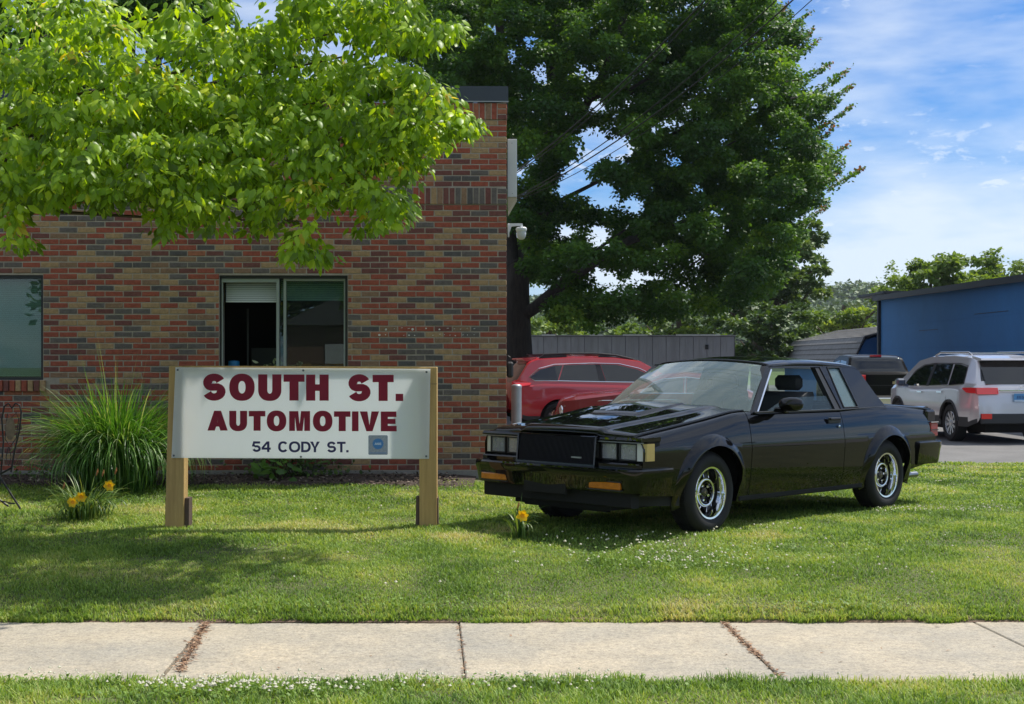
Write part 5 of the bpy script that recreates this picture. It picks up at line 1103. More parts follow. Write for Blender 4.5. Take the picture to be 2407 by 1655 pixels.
# ---- trees in the middle distance
def mid_tree(name, label, Y, clusters, m_, leaf, seed, base_px, trunk_w, dens=.5, sprout=(), group='trees beyond the parking lot', dep=3., tint=(.1, .8)):
    rg = np.random.RandomState(seed); org = np.array(at(base_px, 0, Y)); org[2] = -.1
    t_ = thing(name, label, 'tree', tuple(org), 0, group); P = []; D = []; T = []; S = []
    s = Y / F_
    for (cx, cy, rx, ry) in clusters:
        sub = max(4, int(rx * ry / 260))
        for q in range(sub):
            a = rg.uniform(0, 6.28); rr_ = math.sqrt(rg.rand()); x = cx + rx * rr_ * math.cos(a); y = cy + ry * rr_ * math.sin(a); r = rg.uniform(10, 22)
            Yc = Y + rg.uniform(-dep, dep); c = at(x, y, Yc); n = int(r * r * dens); p, d, _ = cluster_points(c, (r * s * 1.3, r * s * 1.3, r * s * .62), n, rg, .4, .3)
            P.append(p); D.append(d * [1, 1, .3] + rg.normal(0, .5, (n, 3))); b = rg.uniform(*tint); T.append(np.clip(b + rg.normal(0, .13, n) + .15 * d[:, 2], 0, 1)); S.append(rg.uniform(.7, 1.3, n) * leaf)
    for (x, y, h) in sprout:
        n = 170; t2 = rg.rand(n); bx = x + rg.normal(0, 1, n) * (14 * (1 - t2) ** .6 * (.4 + .6 * np.abs(np.sin(t2 * 12))) + 2) + 5 * t2; by = y + h * (1 - t2)
        P.append(np.stack([(bx - CX_) * s, Y + rg.normal(0, .4, n), H_ + (HZ_ - by) * s], 1)); D.append(rg.normal(0, 1, (n, 3)) * [1, 1, .3]); T.append(rg.uniform(.2, .8, n)); S.append(rg.uniform(.6, 1.1, n) * leaf)
    P = np.concatenate(P) - org; n = len(P)
    leaves('foliage', P, np.concatenate(D), rg.normal(0, .5, (n, 3)) + [0, 0, 1], np.concatenate(S), np.concatenate(T), m_, t_, width=.36, fold=.1, droop=.2)
    cy = min(c[1] for c in clusters); mb = MB(); cxm = sum(c[0] for c in clusters) / len(clusters)
    mb.tube([(0, 0, -.2), np.array(at(base_px, 790, Y)) - org, np.array(at(lerp(base_px, cxm, .5), 720, Y)) - org, np.array(at(cxm, cy + 25, Y)) - org], [trunk_w, trunk_w * .8, trunk_w * .6, trunk_w * .15], 8); mb.build('trunk', BARK2, t_, smooth=60)
    bmb = MB()
    for (cx, cy, rx, ry) in clusters: bmb.tube([np.array(at(lerp(base_px, cxm, .3), 770, Y)) - org, np.array(at((cx + cxm) / 2, cy + 40, Y)) - org, np.array(at(cx, cy, Y)) - org], [trunk_w * .45, trunk_w * .25, .03], 6)
    bmb.build('limbs', BARK2, t_, smooth=60, kind='stuff'); return t_
mid_tree('leafy_tree', 'mid green tree with a feathery edge beside the maple crown', 70, [(1800, 620, 60, 60), (1860, 600, 60, 60), (1900, 570, 30, 40), (1915, 630, 20, 20), (1760, 690, 70, 50), (1830, 700, 70, 50), (1900, 690, 50, 40), (1690, 720, 60, 50)], LEAF_MID, .26, 1, 1790, .38, tint=(.2, .95))
mid_tree('leafy_tree', 'dark rounded tree rising behind the end of the grey metal wall', 64, [(1780, 770, 60, 50), (1740, 800, 50, 50), (1840, 760, 50, 45), (1800, 830, 70, 30), (1860, 810, 30, 25)], LEAF_MID, .24, 2, 1780, .34, tint=(0, .55))
mid_tree('leafy_tree', 'low bright green bush seen left above the grey metal wall', 72, [(1275, 770, 36, 16), (1320, 768, 36, 20), (1360, 778, 26, 14), (1240, 775, 30, 15)], LEAF_LOCUST, .24, 3, 1290, .2)
mid_tree('leafy_tree', 'yellow green bushes behind the middle of the grey metal wall', 72, [(1520, 765, 40, 22), (1580, 760, 40, 28), (1640, 765, 40, 25), (1470, 778, 30, 12), (1690, 790, 40, 30)], LEAF_LOCUST, .24, 4, 1600, .25, tint=(.0, .6))
mid_tree('leafy_tree', 'wide light green locust behind the shingled shed roof', 78, [(1960, 745, 60, 30), (2035, 728, 50, 24), (1920, 768, 50, 24), (1990, 760, 60, 25), (2080, 705, 36, 28), (2040, 740, 60, 30)], LEAF_LOCUST, .26, 5, 1970, .32, sprout=[(2092, 612, 70)], tint=(.3, 1))
mid_tree('leafy_tree', 'darker feathery tree above the left end of the blue building', 68, [(2160, 660, 50, 40), (2200, 650, 50, 44), (2250, 640, 40, 40), (2120, 690, 40, 20), (2215, 622, 24, 14)], LEAF_LOCUST, .25, 6, 2180, .3, sprout=[(2148, 606, 60), (2205, 596, 50), (2235, 600, 40)], tint=(0, .55))
mid_tree('leafy_tree', 'light green feathery tree above the blue roof near the frame edge', 70, [(2310, 640, 50, 34), (2360, 640, 50, 30), (2280, 660, 40, 24), (2410, 640, 40, 30), (2470, 630, 50, 40), (2420, 675, 60, 30)], LEAF_LOCUST, .25, 7, 2350, .3, sprout=[(2316, 590, 60), (2336, 584, 60), (2390, 612, 40)], tint=(.2, .9))
mid_tree('leafy_tree', 'dark tree behind the brick building showing through gaps in the dogwood', 34, [(30, 60, 90, 90), (120, 30, 60, 60), (350, 40, 110, 80), (480, 70, 70, 60), (440, 0, 100, 50), (560, 110, 40, 30), (-60, 120, 80, 90)], LEAF_MAPLE, .15, 12, 300, .3, dens=.7, group='trees beyond the parking lot', tint=(0, .5))
# ---- wooded hills
m_wood = mat('woodland_floor', (.03, .055, .02), .95, var=.4, vscale=.05, coords='Position')
LEAF_HILL = mat('woodland_leaf', rough=.6, attr=[(0, (.035, .07, .02)), (.5, (.06, .12, .028)), (1, (.11, .17, .04))], trans=.2)
def hill(name, Yc, sky_pts, depth, seed, nclump, label, lw):
    rg = np.random.RandomState(seed); f = smooth_pw([((x - CX_) * Yc / F_, H_ + (HZ_ - y) * Yc / F_) for x, y in sky_pts], Yc * .05)
    xs_ = np.linspace((sky_pts[0][0] - CX_) * Yc / F_, (sky_pts[-1][0] - CX_) * Yc / F_, 90); us = np.linspace(0, 1, 14)
    hz = lambda x, u: -.2 + (f(x) + .2) * math.sin(u * math.pi / 2) ** 1.2 - 1.5 * Yc / 300
    o_ = grid(name, list(xs_), list(us), lambda x, u: (x, Yc - depth * (1 - u), hz(x, u) if u > 0 else -1), m_wood); tag(o_, kind='structure')
    n = nclump; x = rg.uniform(xs_[0], xs_[-1], n); u = rg.uniform(.1, 1, n) ** .8
    fx = np.array([f(v) for v in x]); z = -.2 + (fx + .2) * np.sin(u * np.pi / 2) ** 1.2 - 1.5 * Yc / 300; P = []; D = []; T = []; S = []
    q = 34; rr_ = rg.uniform(.7, 1.3, n) * lw * 2.6
    for i in range(n):
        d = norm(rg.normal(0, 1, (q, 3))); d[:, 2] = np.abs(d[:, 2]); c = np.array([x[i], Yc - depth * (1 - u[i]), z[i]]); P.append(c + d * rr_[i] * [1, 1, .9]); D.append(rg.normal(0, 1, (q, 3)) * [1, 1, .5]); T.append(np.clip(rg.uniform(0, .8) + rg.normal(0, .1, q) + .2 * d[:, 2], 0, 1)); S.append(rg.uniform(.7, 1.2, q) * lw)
    P = np.concatenate(P); tag(leaves('distant_woods', P, np.concatenate(D), rg.normal(0, .4, (len(P), 3)) + [0, 0, 1], np.concatenate(S), np.concatenate(T), LEAF_HILL, width=.45), label, 'woods')
hill('far_hill', 620, [(600, 700), (1000, 690), (1270, 712), (1400, 708), (1560, 700), (1800, 690), (1900, 676), (1960, 668), (2010, 672), (2100, 690), (2300, 700), (2800, 690)], 160, 3, 1500, 'far bluish wooded ridge on the skyline behind everything', 2.0)
hill('near_hill', 300, [(700, 760), (1100, 750), (1250, 752), (1380, 735), (1500, 728), (1600, 735), (1800, 745), (1950, 735), (2100, 720), (2407, 730), (2800, 730)], 90, 4, 1100, 'nearer wooded slope below the far ridge', 1.15)
# ================================================================ BUILDINGS BEYOND THE LOT
# grey metal clad wall
x0 = at(1150, 0, 50)[0]; x1 = at(1728, 0, 50)[0]; zt_ = at(0, 790, 50)[2]
gw = thing('metal_shed', 'long low shed clad in weathered grey metal panels behind the red cars', 'shed', (x0, 50, 0))
m_clad = mat('grey_cladding', (.44, .43, .46), .7, var=.22, vscale=1.2, stretch=(3, 3, .5), coords='Position'); m_lip = mat('roof_lip', (.62, .62, .60), .5)
MB().box(0, .06, -.02, x1 - x0, 2.6, zt_).build('wall', mat('cladding_back', (.13, .13, .14), .8), gw)
x = .0
while x < x1 - x0 - .1:
    w_ = min(.50, x1 - x0 - x); MB().box(x + .008, .02, 0, x + w_ - .008, .06, zt_ - .02).box(x + w_ * .5 - .02, .0, 0, x + w_ * .5 + .02, .022, zt_ - .02).build('panel', m_clad, gw); x += w_
MB().box(-.02, -.03, zt_ + .0, x1 - x0 + .03, 2.65, zt_ + .04).build('roof', mat('roof_grey', (.32, .32, .33), .6), gw)
q = random.Random(2); x = 1.0; mb = MB()
while x < x1 - x0 - .2: w_ = q.choice([.35, .9, .5, .4, 1.6]); mb.box(x, -.06, zt_ + .0, min(x + w_, x1 - x0), -.032, zt_ + .065); x += w_ + q.uniform(.5, 1.4)
mb.build('roof_edge', m_lip, gw, kind='stuff')
MB().box(x1 - x0 - 1.1, -.02, at(0, 818, 50)[2] - .05, x1 - x0 - .98, .0, at(0, 818, 50)[2] + .12).build('vent', mat('black_trim'), gw)
# blue block building
m_blue = mat('blue_masonry_paint', (.045, .21, .50), .75, var=.14, vscale=.8, bump=.25, bscale=6, coords='Position')
m_navyt = mat('dark_roof_trim', (.030, .034, .045), .6, var=.2, vscale=2)
BX = at(2069, 0, 48)[0]; hz_ = at(0, 706, 48)[2]
bb = thing('blue_building', 'plain blue painted block building with dark sloping roof edge', 'building', (BX, 48, 0))
yn = -20.; hn = hz_ - .18
def bz(y): return lerp(hz_, hn, y / yn)
V = [(0, 0, -.1), (0, yn, -.1), (0, yn, bz(yn)), (0, 0, bz(0)), (14, 0, -.1), (14, yn, -.1), (14, yn, bz(yn) + .3), (14, 0, bz(0) + .3)]
mk('wall', V, [(0, 1, 2, 3), (5, 4, 7, 6), (4, 0, 3, 7), (1, 5, 6, 2)], m_blue, bb)
mj_ = MB(); r_ = random.Random(4)
for i, zc in enumerate(np.arange(.4, 3.6, .8)): mj_.box(-.006, yn, zc, .0, -.2, zc + .012)
mj_.build('masonry_joint', mat('blue_joint', (.038, .17, .42), .8), bb, kind='stuff')
for (ya, yb_, zc) in ((-6.5, -4.6, 2.55), (-12.4, -9.8, 2.9), (-13, -11, 1.75)): MB().box(-.012, ya, zc, -.001, yb_, zc + .014).build('crack', m_navyt, bb)
MB().quadbox([(-.22, .25, bz(0) - .02), (-.22, yn, bz(yn) - .02), (-.22, yn, bz(yn) + .16), (-.22, .25, bz(0) + .16)], (.08, 0, 0)).build('fascia', m_navyt, bb)
MB().quadbox([(-.14, .25, bz(0) + .05), (-.14, yn, bz(yn) + .05), (14.1, yn, bz(yn) + .35), (14.1, .25, bz(0) + .35)], (0, 0, .08)).build('roof', mat('roofing'), bb)
MB().box(-.10, -.10, -.1, .02, .06, bz(0) - .02, ch=.01).build('downpipe', m_navyt, bb)
MB().box(.02, -.4, hz_ + .2, 7, 3.0, at(0, 692, 48)[2] + .02).box(-.02, -.44, at(0, 692, 48)[2] + .022, 7.05, 3.05, at(0, 688, 48)[2] + .04).build('parapet', m_navyt, bb)
# gambrel shed
gs = thing('gambrel_shed', 'blue barn shaped shed with grey shingled roof beside the blue building', 'shed', (12.2, 50, 0))
pr = [(.05, 0), (.05, 1.35), (.22, 1.35), (.75, 2.45), (2.75, 2.97), (4.75, 2.45), (5.28, 1.35), (5.45, 1.35), (5.45, 0)]
MB().prism([(.3, -.1), (.3, 1.45), (.80, 2.38), (2.75, 2.88), (4.7, 2.38), (5.2, 1.45), (5.2, -.1)], 0, 12.4).build('wall', m_blue, gs)
m_sh = mat('grey_shingle', (.27, .265, .26), .9, var=.3, vscale=4, bump=.5, coords='Position'); pa, pb, pc = Vector((.14, 0, 1.25)), Vector((.70, 0, 2.45)), Vector((2.75, 0, 2.97))
def courses(a, b, n, nm):
    for i in range(n):
        p = a.lerp(b, i / n); q_ = a.lerp(b, (i + 1.08) / n); nrm = Vector((-(b - a).z, 0, (b - a).x)).normalized()
        MB().quadbox([p + nrm * .045 + Vector((0, -.22, 0)), q_ + nrm * .012 + Vector((0, -.22, 0)), q_ + nrm * .012 + Vector((0, 12.5, 0)), p + nrm * .045 + Vector((0, 12.5, 0))], nrm * -.02).build(nm, m_sh, gs)
courses(pa, pb, 6, 'shingle_course'); courses(pb, pc, 8, 'shingle_course')
MB().quadbox([(2.75, -.22, 2.99), (4.8, -.22, 2.46), (4.8, 12.5, 2.46), (2.75, 12.5, 2.99)], (0, 0, -.03)).quadbox([(4.8, -.22, 2.46), (5.36, -.22, 1.25), (5.36, 12.5, 1.25), (4.8, 12.5, 2.46)], (-.03, 0, 0)).build('roof_back', m_sh, gs)
MB().tube([(.12, -.25, 1.22), (.68, -.25, 2.46), (2.75, -.25, 2.99), (4.82, -.25, 2.46), (5.38, -.25, 1.22)], .035, 4).build('gable_trim', m_navyt, gs)

# ================================================================ OTHER VEHICLES
def vehicle(name, label, loc, rz, sp, cat='car'):
    """sp: upper / lower side outline, half width, belt, windows ..."""
    v = thing(name, label, cat, loc, rz)
    U_ = smooth_pw(sp['upper'], sp.get('sm', .05)); wheels = sp['wheels']; ra = sp['arch']; wr = sp['wr']; W0 = sp['W']; belt = sp['belt']; tum = sp['tum']
    xa, xb = sp['upper'][0][0], sp['upper'][-1][0]; base = pw(sp['lower']); pm = sp['paint']
    def zb(x):
        b = base(x)
        for xc in wheels:
            d = abs(x - xc)
            if d < ra: b = max(b, wr + math.sqrt(ra * ra - d * d) + .0)
        return min(b, U_(x) - .01)
    plan = smooth_pw(sp['plan'], .12)
    def hw(x, z):
        w_ = W0 * plan(x); bz_ = belt(x)
        if z > bz_: w_ -= tum * (z - bz_) + .03 * min(1, (z - bz_) / .06)
        w_ -= .05 * max(0, (sp['crease'] - z) / sp['crease']) ** 1.3
        w_ -= .012 * max(0, (z - sp['crease']) / .3) if z <= bz_ else .012 * max(0, (bz_ - sp['crease']) / .3)
        return w_
    xs_ = set(lin(xa, xb, 90)) | {xa + .01, xa + .03, xb - .01, xb - .03}
    for xc in wheels: xs_ |= {xc + ra * math.cos(a) for a in np.linspace(0, math.pi, 25)} | {xc - ra - .001, xc + ra + .001}
    xs_ = sorted(x for x in xs_ if xa <= x <= xb); nj = 16
    for s_ in (1, -1):
        def f(x, j):
            lo, hi_ = zb(x), U_(x); bz_ = min(belt(x), hi_)
            if j <= 8: z = lerp(lo, max(lo, bz_), j / 8)
            else: z = lerp(max(lo, bz_), hi_, (j - 8) / 8)
            return (x, s_ * hw(x, z), z)
        grid('body_side', xs_, list(range(nj + 1)), f, pm, v, smooth=35, mats=[pm, sp['clad']], mfun=lambda i, j: 1 if (f(xs_[i], j)[2] < sp['cladz'] and j < 8) else 0)
    def top(x, t_):
        z = U_(x); w_ = hw(x, z); sl = (U_(x + .02) - U_(x - .02)) / .04; nx, nz = -sl, 1; L = math.hypot(nx, nz); b = .045 * (1 - abs(t_) ** 5)
        return (x + nx / L * b, t_ * w_, z + nz / L * b)
    gxr = sp['glass_x']
    ts = sorted(set(lin(-.9, .9, 13) + [-1, 1, -.97, .97, -.94, .94, -.85, .85]))
    def mfun(i, j):
        xm = (xs_[i] + xs_[i + 1]) / 2; tm = (ts[j] + ts[j + 1]) / 2
        return 1 if any(a < xm < b for a, b in gxr) and abs(tm) < .88 else 0
    grid('body_top', xs_, ts, top, pm, v, smooth=35, mats=[pm, sp['glass']], mfun=mfun)
    # ends
    for xe, sg_ in ((xa, -1), (xb, 1)):
        zl, zh = zb(xe), U_(xe)
        if zh - zl > .02: mk('end_panel', [(xe, -hw(xe, zl), zl), (xe, hw(xe, zl), zl), (xe, hw(xe, zh), zh), (xe, -hw(xe, zh), zh)], [(0, 1, 2, 3)], sp['clad'], v)
    MB().box(xa + .25, -W0 * .62, .22, xb - .25, W0 * .62, .75).build('underbody', m_void, v)
    def poly(nm, pts, m_, s_, out=.004, th=.012, parent=None):
        a = [(x, s_ * (hw(x, z) + out), z) for x, z in pts]; b = [(p[0], p[1] - s_ * th, p[2]) for p in a]; n = len(a)
        return mk(nm, a + b, [tuple(range(n)), tuple(range(n, 2 * n))[::-1]] + [(i, i + n, (i + 1) % n + n, (i + 1) % n) for i in range(n)], m_, parent or v)
    for s_ in (1, -1):
        for nm, pts, m_, out in sp['side']: poly(nm, pts, m_, s_, out)
        for nm, pts, r_, m_ in sp.get('tubes', []): MB().tube([(x, s_ * (hw(x, z) + .004), z) for x, z in pts], r_, 6).build(nm, m_, v)
        for xc in wheels:
            w_ = bpy.data.objects.new('wheel', None); link(w_, v); w_.location = (xc, s_ * (W0 - .13), wr); w_.rotation_euler = (R(-90 * s_), 0, 0)
            MB().lathe([(wr * .66, .085), (wr * .72, .11), (wr * .9, .115), (wr * .98, .09), (wr, .06), (wr, -.1), (wr * .7, -.12)], 36).build('tyre', m_rub, w_, smooth=35)
            MB().lathe([(wr * .66, .09), (wr * .64, .10), (wr * .62, .06), (wr * .58, .02)], 36).build('rim', sp['rim'], w_, smooth=40)
            MB().lathe([(wr * .62, .02), (.05, .0), (.001, .0)], 24).build('barrel', m_void, w_)
            for k in range(sp['spokes']):
                c_ = Matrix.Rotation(2 * math.pi * k / sp['spokes'] + .2, 4, 'Z'); a0 = wr * .05; b0 = wr * .045
                MB().add([tuple(c_ @ Vector(q)) for q in [(.03, -a0 * 1.3, .075), (.03, a0 * 1.3, .075), (wr * .63, b0 * 1.8, .085), (wr * .63, -b0 * 1.8, .085), (.03, -a0, .03), (.03, a0, .03), (wr * .63, b0, .03), (wr * .63, -b0, .03)]], [(0, 1, 2, 3), (0, 4, 5, 1), (1, 5, 6, 2), (3, 2, 6, 7), (0, 3, 7, 4)]).build('spoke', sp['rim'], w_)
            MB().lathe([(wr * .17, .04), (wr * .16, .085), (.001, .09)], 16).build('hub_cap', sp['rim'], w_, smooth=40)
    v_hw = hw; return v, hw, U_, poly
m_dkgl = mat('dark_car_glass', (.006, .008, .009), .03, coat=.6); m_redp = mat('red_metallic', (.50, .02, .03), .25, coat=1, spec=.6)
m_silv = mat('silver_paint', (.66, .64, .65), .25, metal=.45, coat=1); m_alloy = mat('alloy', (.55, .56, .58), .25, metal=.8); m_greyclad = mat('grey_plastic_cladding', (.03, .032, .034), .6)
m_redl = mat('red_tail_lens', (.75, .02, .025), .15, coat=1)
# --- red wagon: rear towards the left, seen from its right side
A0 = R(12)
rw = dict(upper=[(-1.0, .52), (-.97, .95), (-.88, 1.10), (-.60, 1.52), (-.40, 1.60), (.3, 1.64), (1.3, 1.63), (1.9, 1.55), (2.35, 1.30), (2.75, 1.04), (3.2, .99), (3.6, .90), (3.75, .70), (3.78, .50)], lower=[(-1.0, .5), (-.96, .42), (-.7, .30), (3.5, .28), (3.78, .45)], wheels=(0, 2.75), arch=.40, wr=.345, W=.91, belt=pw([(-1, 1.02), (0, 1.02), (2.8, .94), (3.8, .9)]), tum=.32, paint=m_redp, clad=m_greyclad, cladz=.36, crease=.62, plan=[(-1.0, .86), (-.8, .95), (-.3, 1), (2.8, 1), (3.4, .95), (3.8, .78)], glass_x=[(-.9, -.62), (1.75, 2.6)], glass=m_dkgl, rim=m_alloy, spokes=5,
  side=[('rear_quarter_window', [(-.52, 1.10), (-.60, 1.16), (-.38, 1.38), (-.05, 1.46), (.12, 1.47), (-.0, 1.10)], m_dkgl, .022), ('rear_door_window', [(.03, 1.10), (.16, 1.475), (.90, 1.49), (1.0, 1.07)], m_dkgl, .004), ('front_door_window', [(1.08, 1.065), (.98, 1.49), (1.35, 1.48), (1.8, 1.38), (2.25, 1.13), (2.2, 1.04)], m_dkgl, .004), ('pillar_trim', [(.92, 1.06), (.86, 1.49), (.97, 1.49), (1.07, 1.06)], m_blk, .007),
        ('tail_light', [(-1.0, .80), (-.985, 1.02), (-.90, 1.05), (-.58, .99), (-.62, .94), (-.84, .91), (-.88, .80)], m_redl, .025), ('rear_reflector', [(-.98, .38), (-.98, .50), (-.93, .50), (-.93, .38)], m_redl, .006), ('door_handle', [(.45, .90), (.45, .935), (.68, .93), (.68, .90)], m_redp, .03), ('door_handle', [(1.45, .885), (1.45, .92), (1.68, .915), (1.68, .885)], m_redp, .03), ('headlight', [(3.35, .66), (3.30, .80), (3.62, .78), (3.72, .66)], mat('clear_lens'), .006)],
  tubes=[('window_chrome', [(2.25, 1.04), (.9, 1.062), (0, 1.085), (-.5, 1.09), (-.62, 1.16), (-.4, 1.40), (-.05, 1.49), (.8, 1.515), (1.4, 1.50), (1.85, 1.40), (2.3, 1.13)], .012, m_chr), ('door_gap', [(.03, 1.08), (.05, .60), (-.0 + .38, .40)], .004, m_blk), ('door_gap', [(1.03, 1.06), (1.04, .36)], .004, m_blk), ('door_gap', [(2.12, 1.0), (2.16, .8), (2.18, .36)], .004, m_blk), ('door_crease', [(-.5, .78), (1.0, .76), (2.2, .74)], .004, m_redp)])
lift_ = lambda pts, lo, hi_, d: [(x, z + d if lo <= z <= hi_ else z) for x, z in pts]
rw['side'] = [(nm, lift_(p_, .5, 1.3, .11) if nm == 'tail_light' else lift_(p_, 1.02, 1.2, .055), m_, o_) for nm, p_, m_, o_ in rw['side']]; rw['tubes'] = [(nm, lift_(p_, 1.02, 1.2, .055), r_, m_) for nm, p_, r_, m_ in rw['tubes']]
wag, hw_, U_, _ = vehicle('parked_wagon', 'dark red estate wagon with black roof rails beside the brick building', (at(1290, 0, 30)[0], 30.0, .03), A0, rw)
for s_ in (1, -1):
    pts = [(-.35, 1.62), (-.25, 1.70), (.2, 1.725), (.9, 1.725), (1.35, 1.69), (1.75, 1.60)]
    mb = MB(); P = [(x, s_ * (.60), z) for x, z in pts]; mb.tube(P, .022, 8)
    for a, b in ((-.35, .25), (.9, 1.72)): mb.quadbox([(a, s_ * .60 - .012, 1.60), (b, s_ * .60 - .012, 1.60), (b - (.0 if b < 1 else .1), s_ * .60 - .012, 1.70 if b < 1 else 1.62), (a + .1, s_ * .60 - .012, 1.70)], (0, .024, 0))
    mb.build('roof_rail', m_blk, wag, smooth=40)
MB().box(.35, -.5, 1.69, .45, .5, 1.715).build('roof_crossbar', m_alloy, wag)
MB().prism([(-.62, 1.55), (-.72, 1.60), (-.70, 1.62), (-.40, 1.655), (-.40, 1.62)], -.56, .56).build('roof_spoiler', m_redp, wag)
MB().prism([(-.35, 1.68), (-.5, 1.70), (-.48, 1.72), (-.36, 1.72)], -.03, .03).build('roof_fin', m_blk, wag)
MB().box(2.05, -1.07, 1.05, 2.2, -.95, 1.19, ch=.03).build('door_mirror', m_redp, wag)
# --- old rounded red coupe, front to the left
oc = dict(upper=[(-1.72, .46), (-1.70, .70), (-1.60, .83), (-1.3, .92), (-.55, .985), (-.25, 1.01), (.10, 1.19), (.42, 1.31), (.85, 1.36), (1.3, 1.32), (1.8, 1.14), (2.3, .92), (2.55, .66), (2.6, .42)], lower=[(-1.72, .44), (-1.55, .34), (-.8, .24), (1.9, .24), (2.3, .32), (2.6, .40)], wheels=(-1.05, 1.15), arch=.36, wr=.33, W=.84, belt=pw([(-1.7, .80), (-.5, .95), (0, .98), (2, .95), (2.6, .66)]), tum=.62, paint=mat('old_red_paint', (.22, .015, .02), .22, coat=1, spec=.6), clad=m_void, cladz=-1, crease=.55, plan=[(-1.72, .55), (-1.6, .80), (-1.3, .95), (-.8, 1), (1.2, 1), (1.9, .92), (2.3, .8), (2.6, .5)], glass_x=[(-.24, .30), (1.25, 1.75)], glass=m_dkgl, rim=m_chr, spokes=0, sm=.10,
  side=[('door_window', [(.0, 1.0), (.22, 1.16), (.42, 1.24), (.80, 1.275), (.78, 1.0)], m_dkgl, .012), ('quarter_window', [(.86, 1.0), (.88, 1.275), (1.25, 1.23), (1.55, 1.09), (1.58, 1.02), (1.5, 1.0)], m_dkgl, .012), ('door_handle', [(.55, .80), (.55, .82), (.72, .82), (.72, .80)], m_chr, .03)],
  tubes=[('window_chrome', [(-.05, .985), (.2, 1.18), (.42, 1.26), (.85, 1.295), (1.25, 1.25), (1.58, 1.11), (1.62, 1.02), (1.52, .985), (.8, .98), (-.05, .985)], .013, m_chr), ('window_chrome', [(.82, .985), (.84, 1.29)], .010, m_chr), ('trim_line', [(-1.55, .72), (-.8, .84), (.5, .86), (1.8, .78)], .008, m_chr), ('door_gap', [(.0, .9), (-.02, .6), (0, .28)], .004, m_blk), ('door_gap', [(.9, .9), (.92, .5), (.85, .28)], .004, m_blk)])
old, hw2, U2, _ = vehicle('vintage_coupe', 'old rounded dark red coupe with chrome window trim behind the black car', (2.62, 27.5, -.02), R(-4), oc)
for s_ in (1, -1):
    MB().lathe([(.001, .05), (.05, .045), (.085, .02), (.10, .0)], 20, Matrix.Translation((-1.60, s_ * .58, .64)) @ Matrix.Rotation(R(-90), 4, 'Y')).build('headlight', mat('clear_lens'), old, smooth=50)
    MB().lathe([(.105, -.03), (.112, .0), (.105, .015), (.098, .0)], 20, Matrix.Translation((-1.60, s_ * .58, .64)) @ Matrix.Rotation(R(-90), 4, 'Y')).build('lamp_ring', m_chr, old, smooth=50)
    MB().lathe([(.001, .035), (.025, .03), (.035, .0)], 14, Matrix.Translation((-1.64, s_ * .62, .50)) @ Matrix.Rotation(R(-90), 4, 'Y')).build('indicator', mat('amber_lens'), old, smooth=50)
    MB().tube([(-1.74, s_ * .35, .40), (-1.79, s_ * .35, .50), (-1.78, s_ * .35, .60)], .022, 8).build('over_rider', m_chr, old)
MB().tube([(-1.45, -.80, .42), (-1.66, -.66, .42), (-1.76, -.3, .42), (-1.78, 0, .42), (-1.76, .3, .42), (-1.66, .66, .42), (-1.45, .80, .42)], .035, 8).build('bumper', m_chr, old, smooth=50)
MB().tube([(-1.64, -.20, .74), (-1.67, 0, .76), (-1.64, .2, .74)], .012, 6).build('bonnet_trim', m_chr, old)
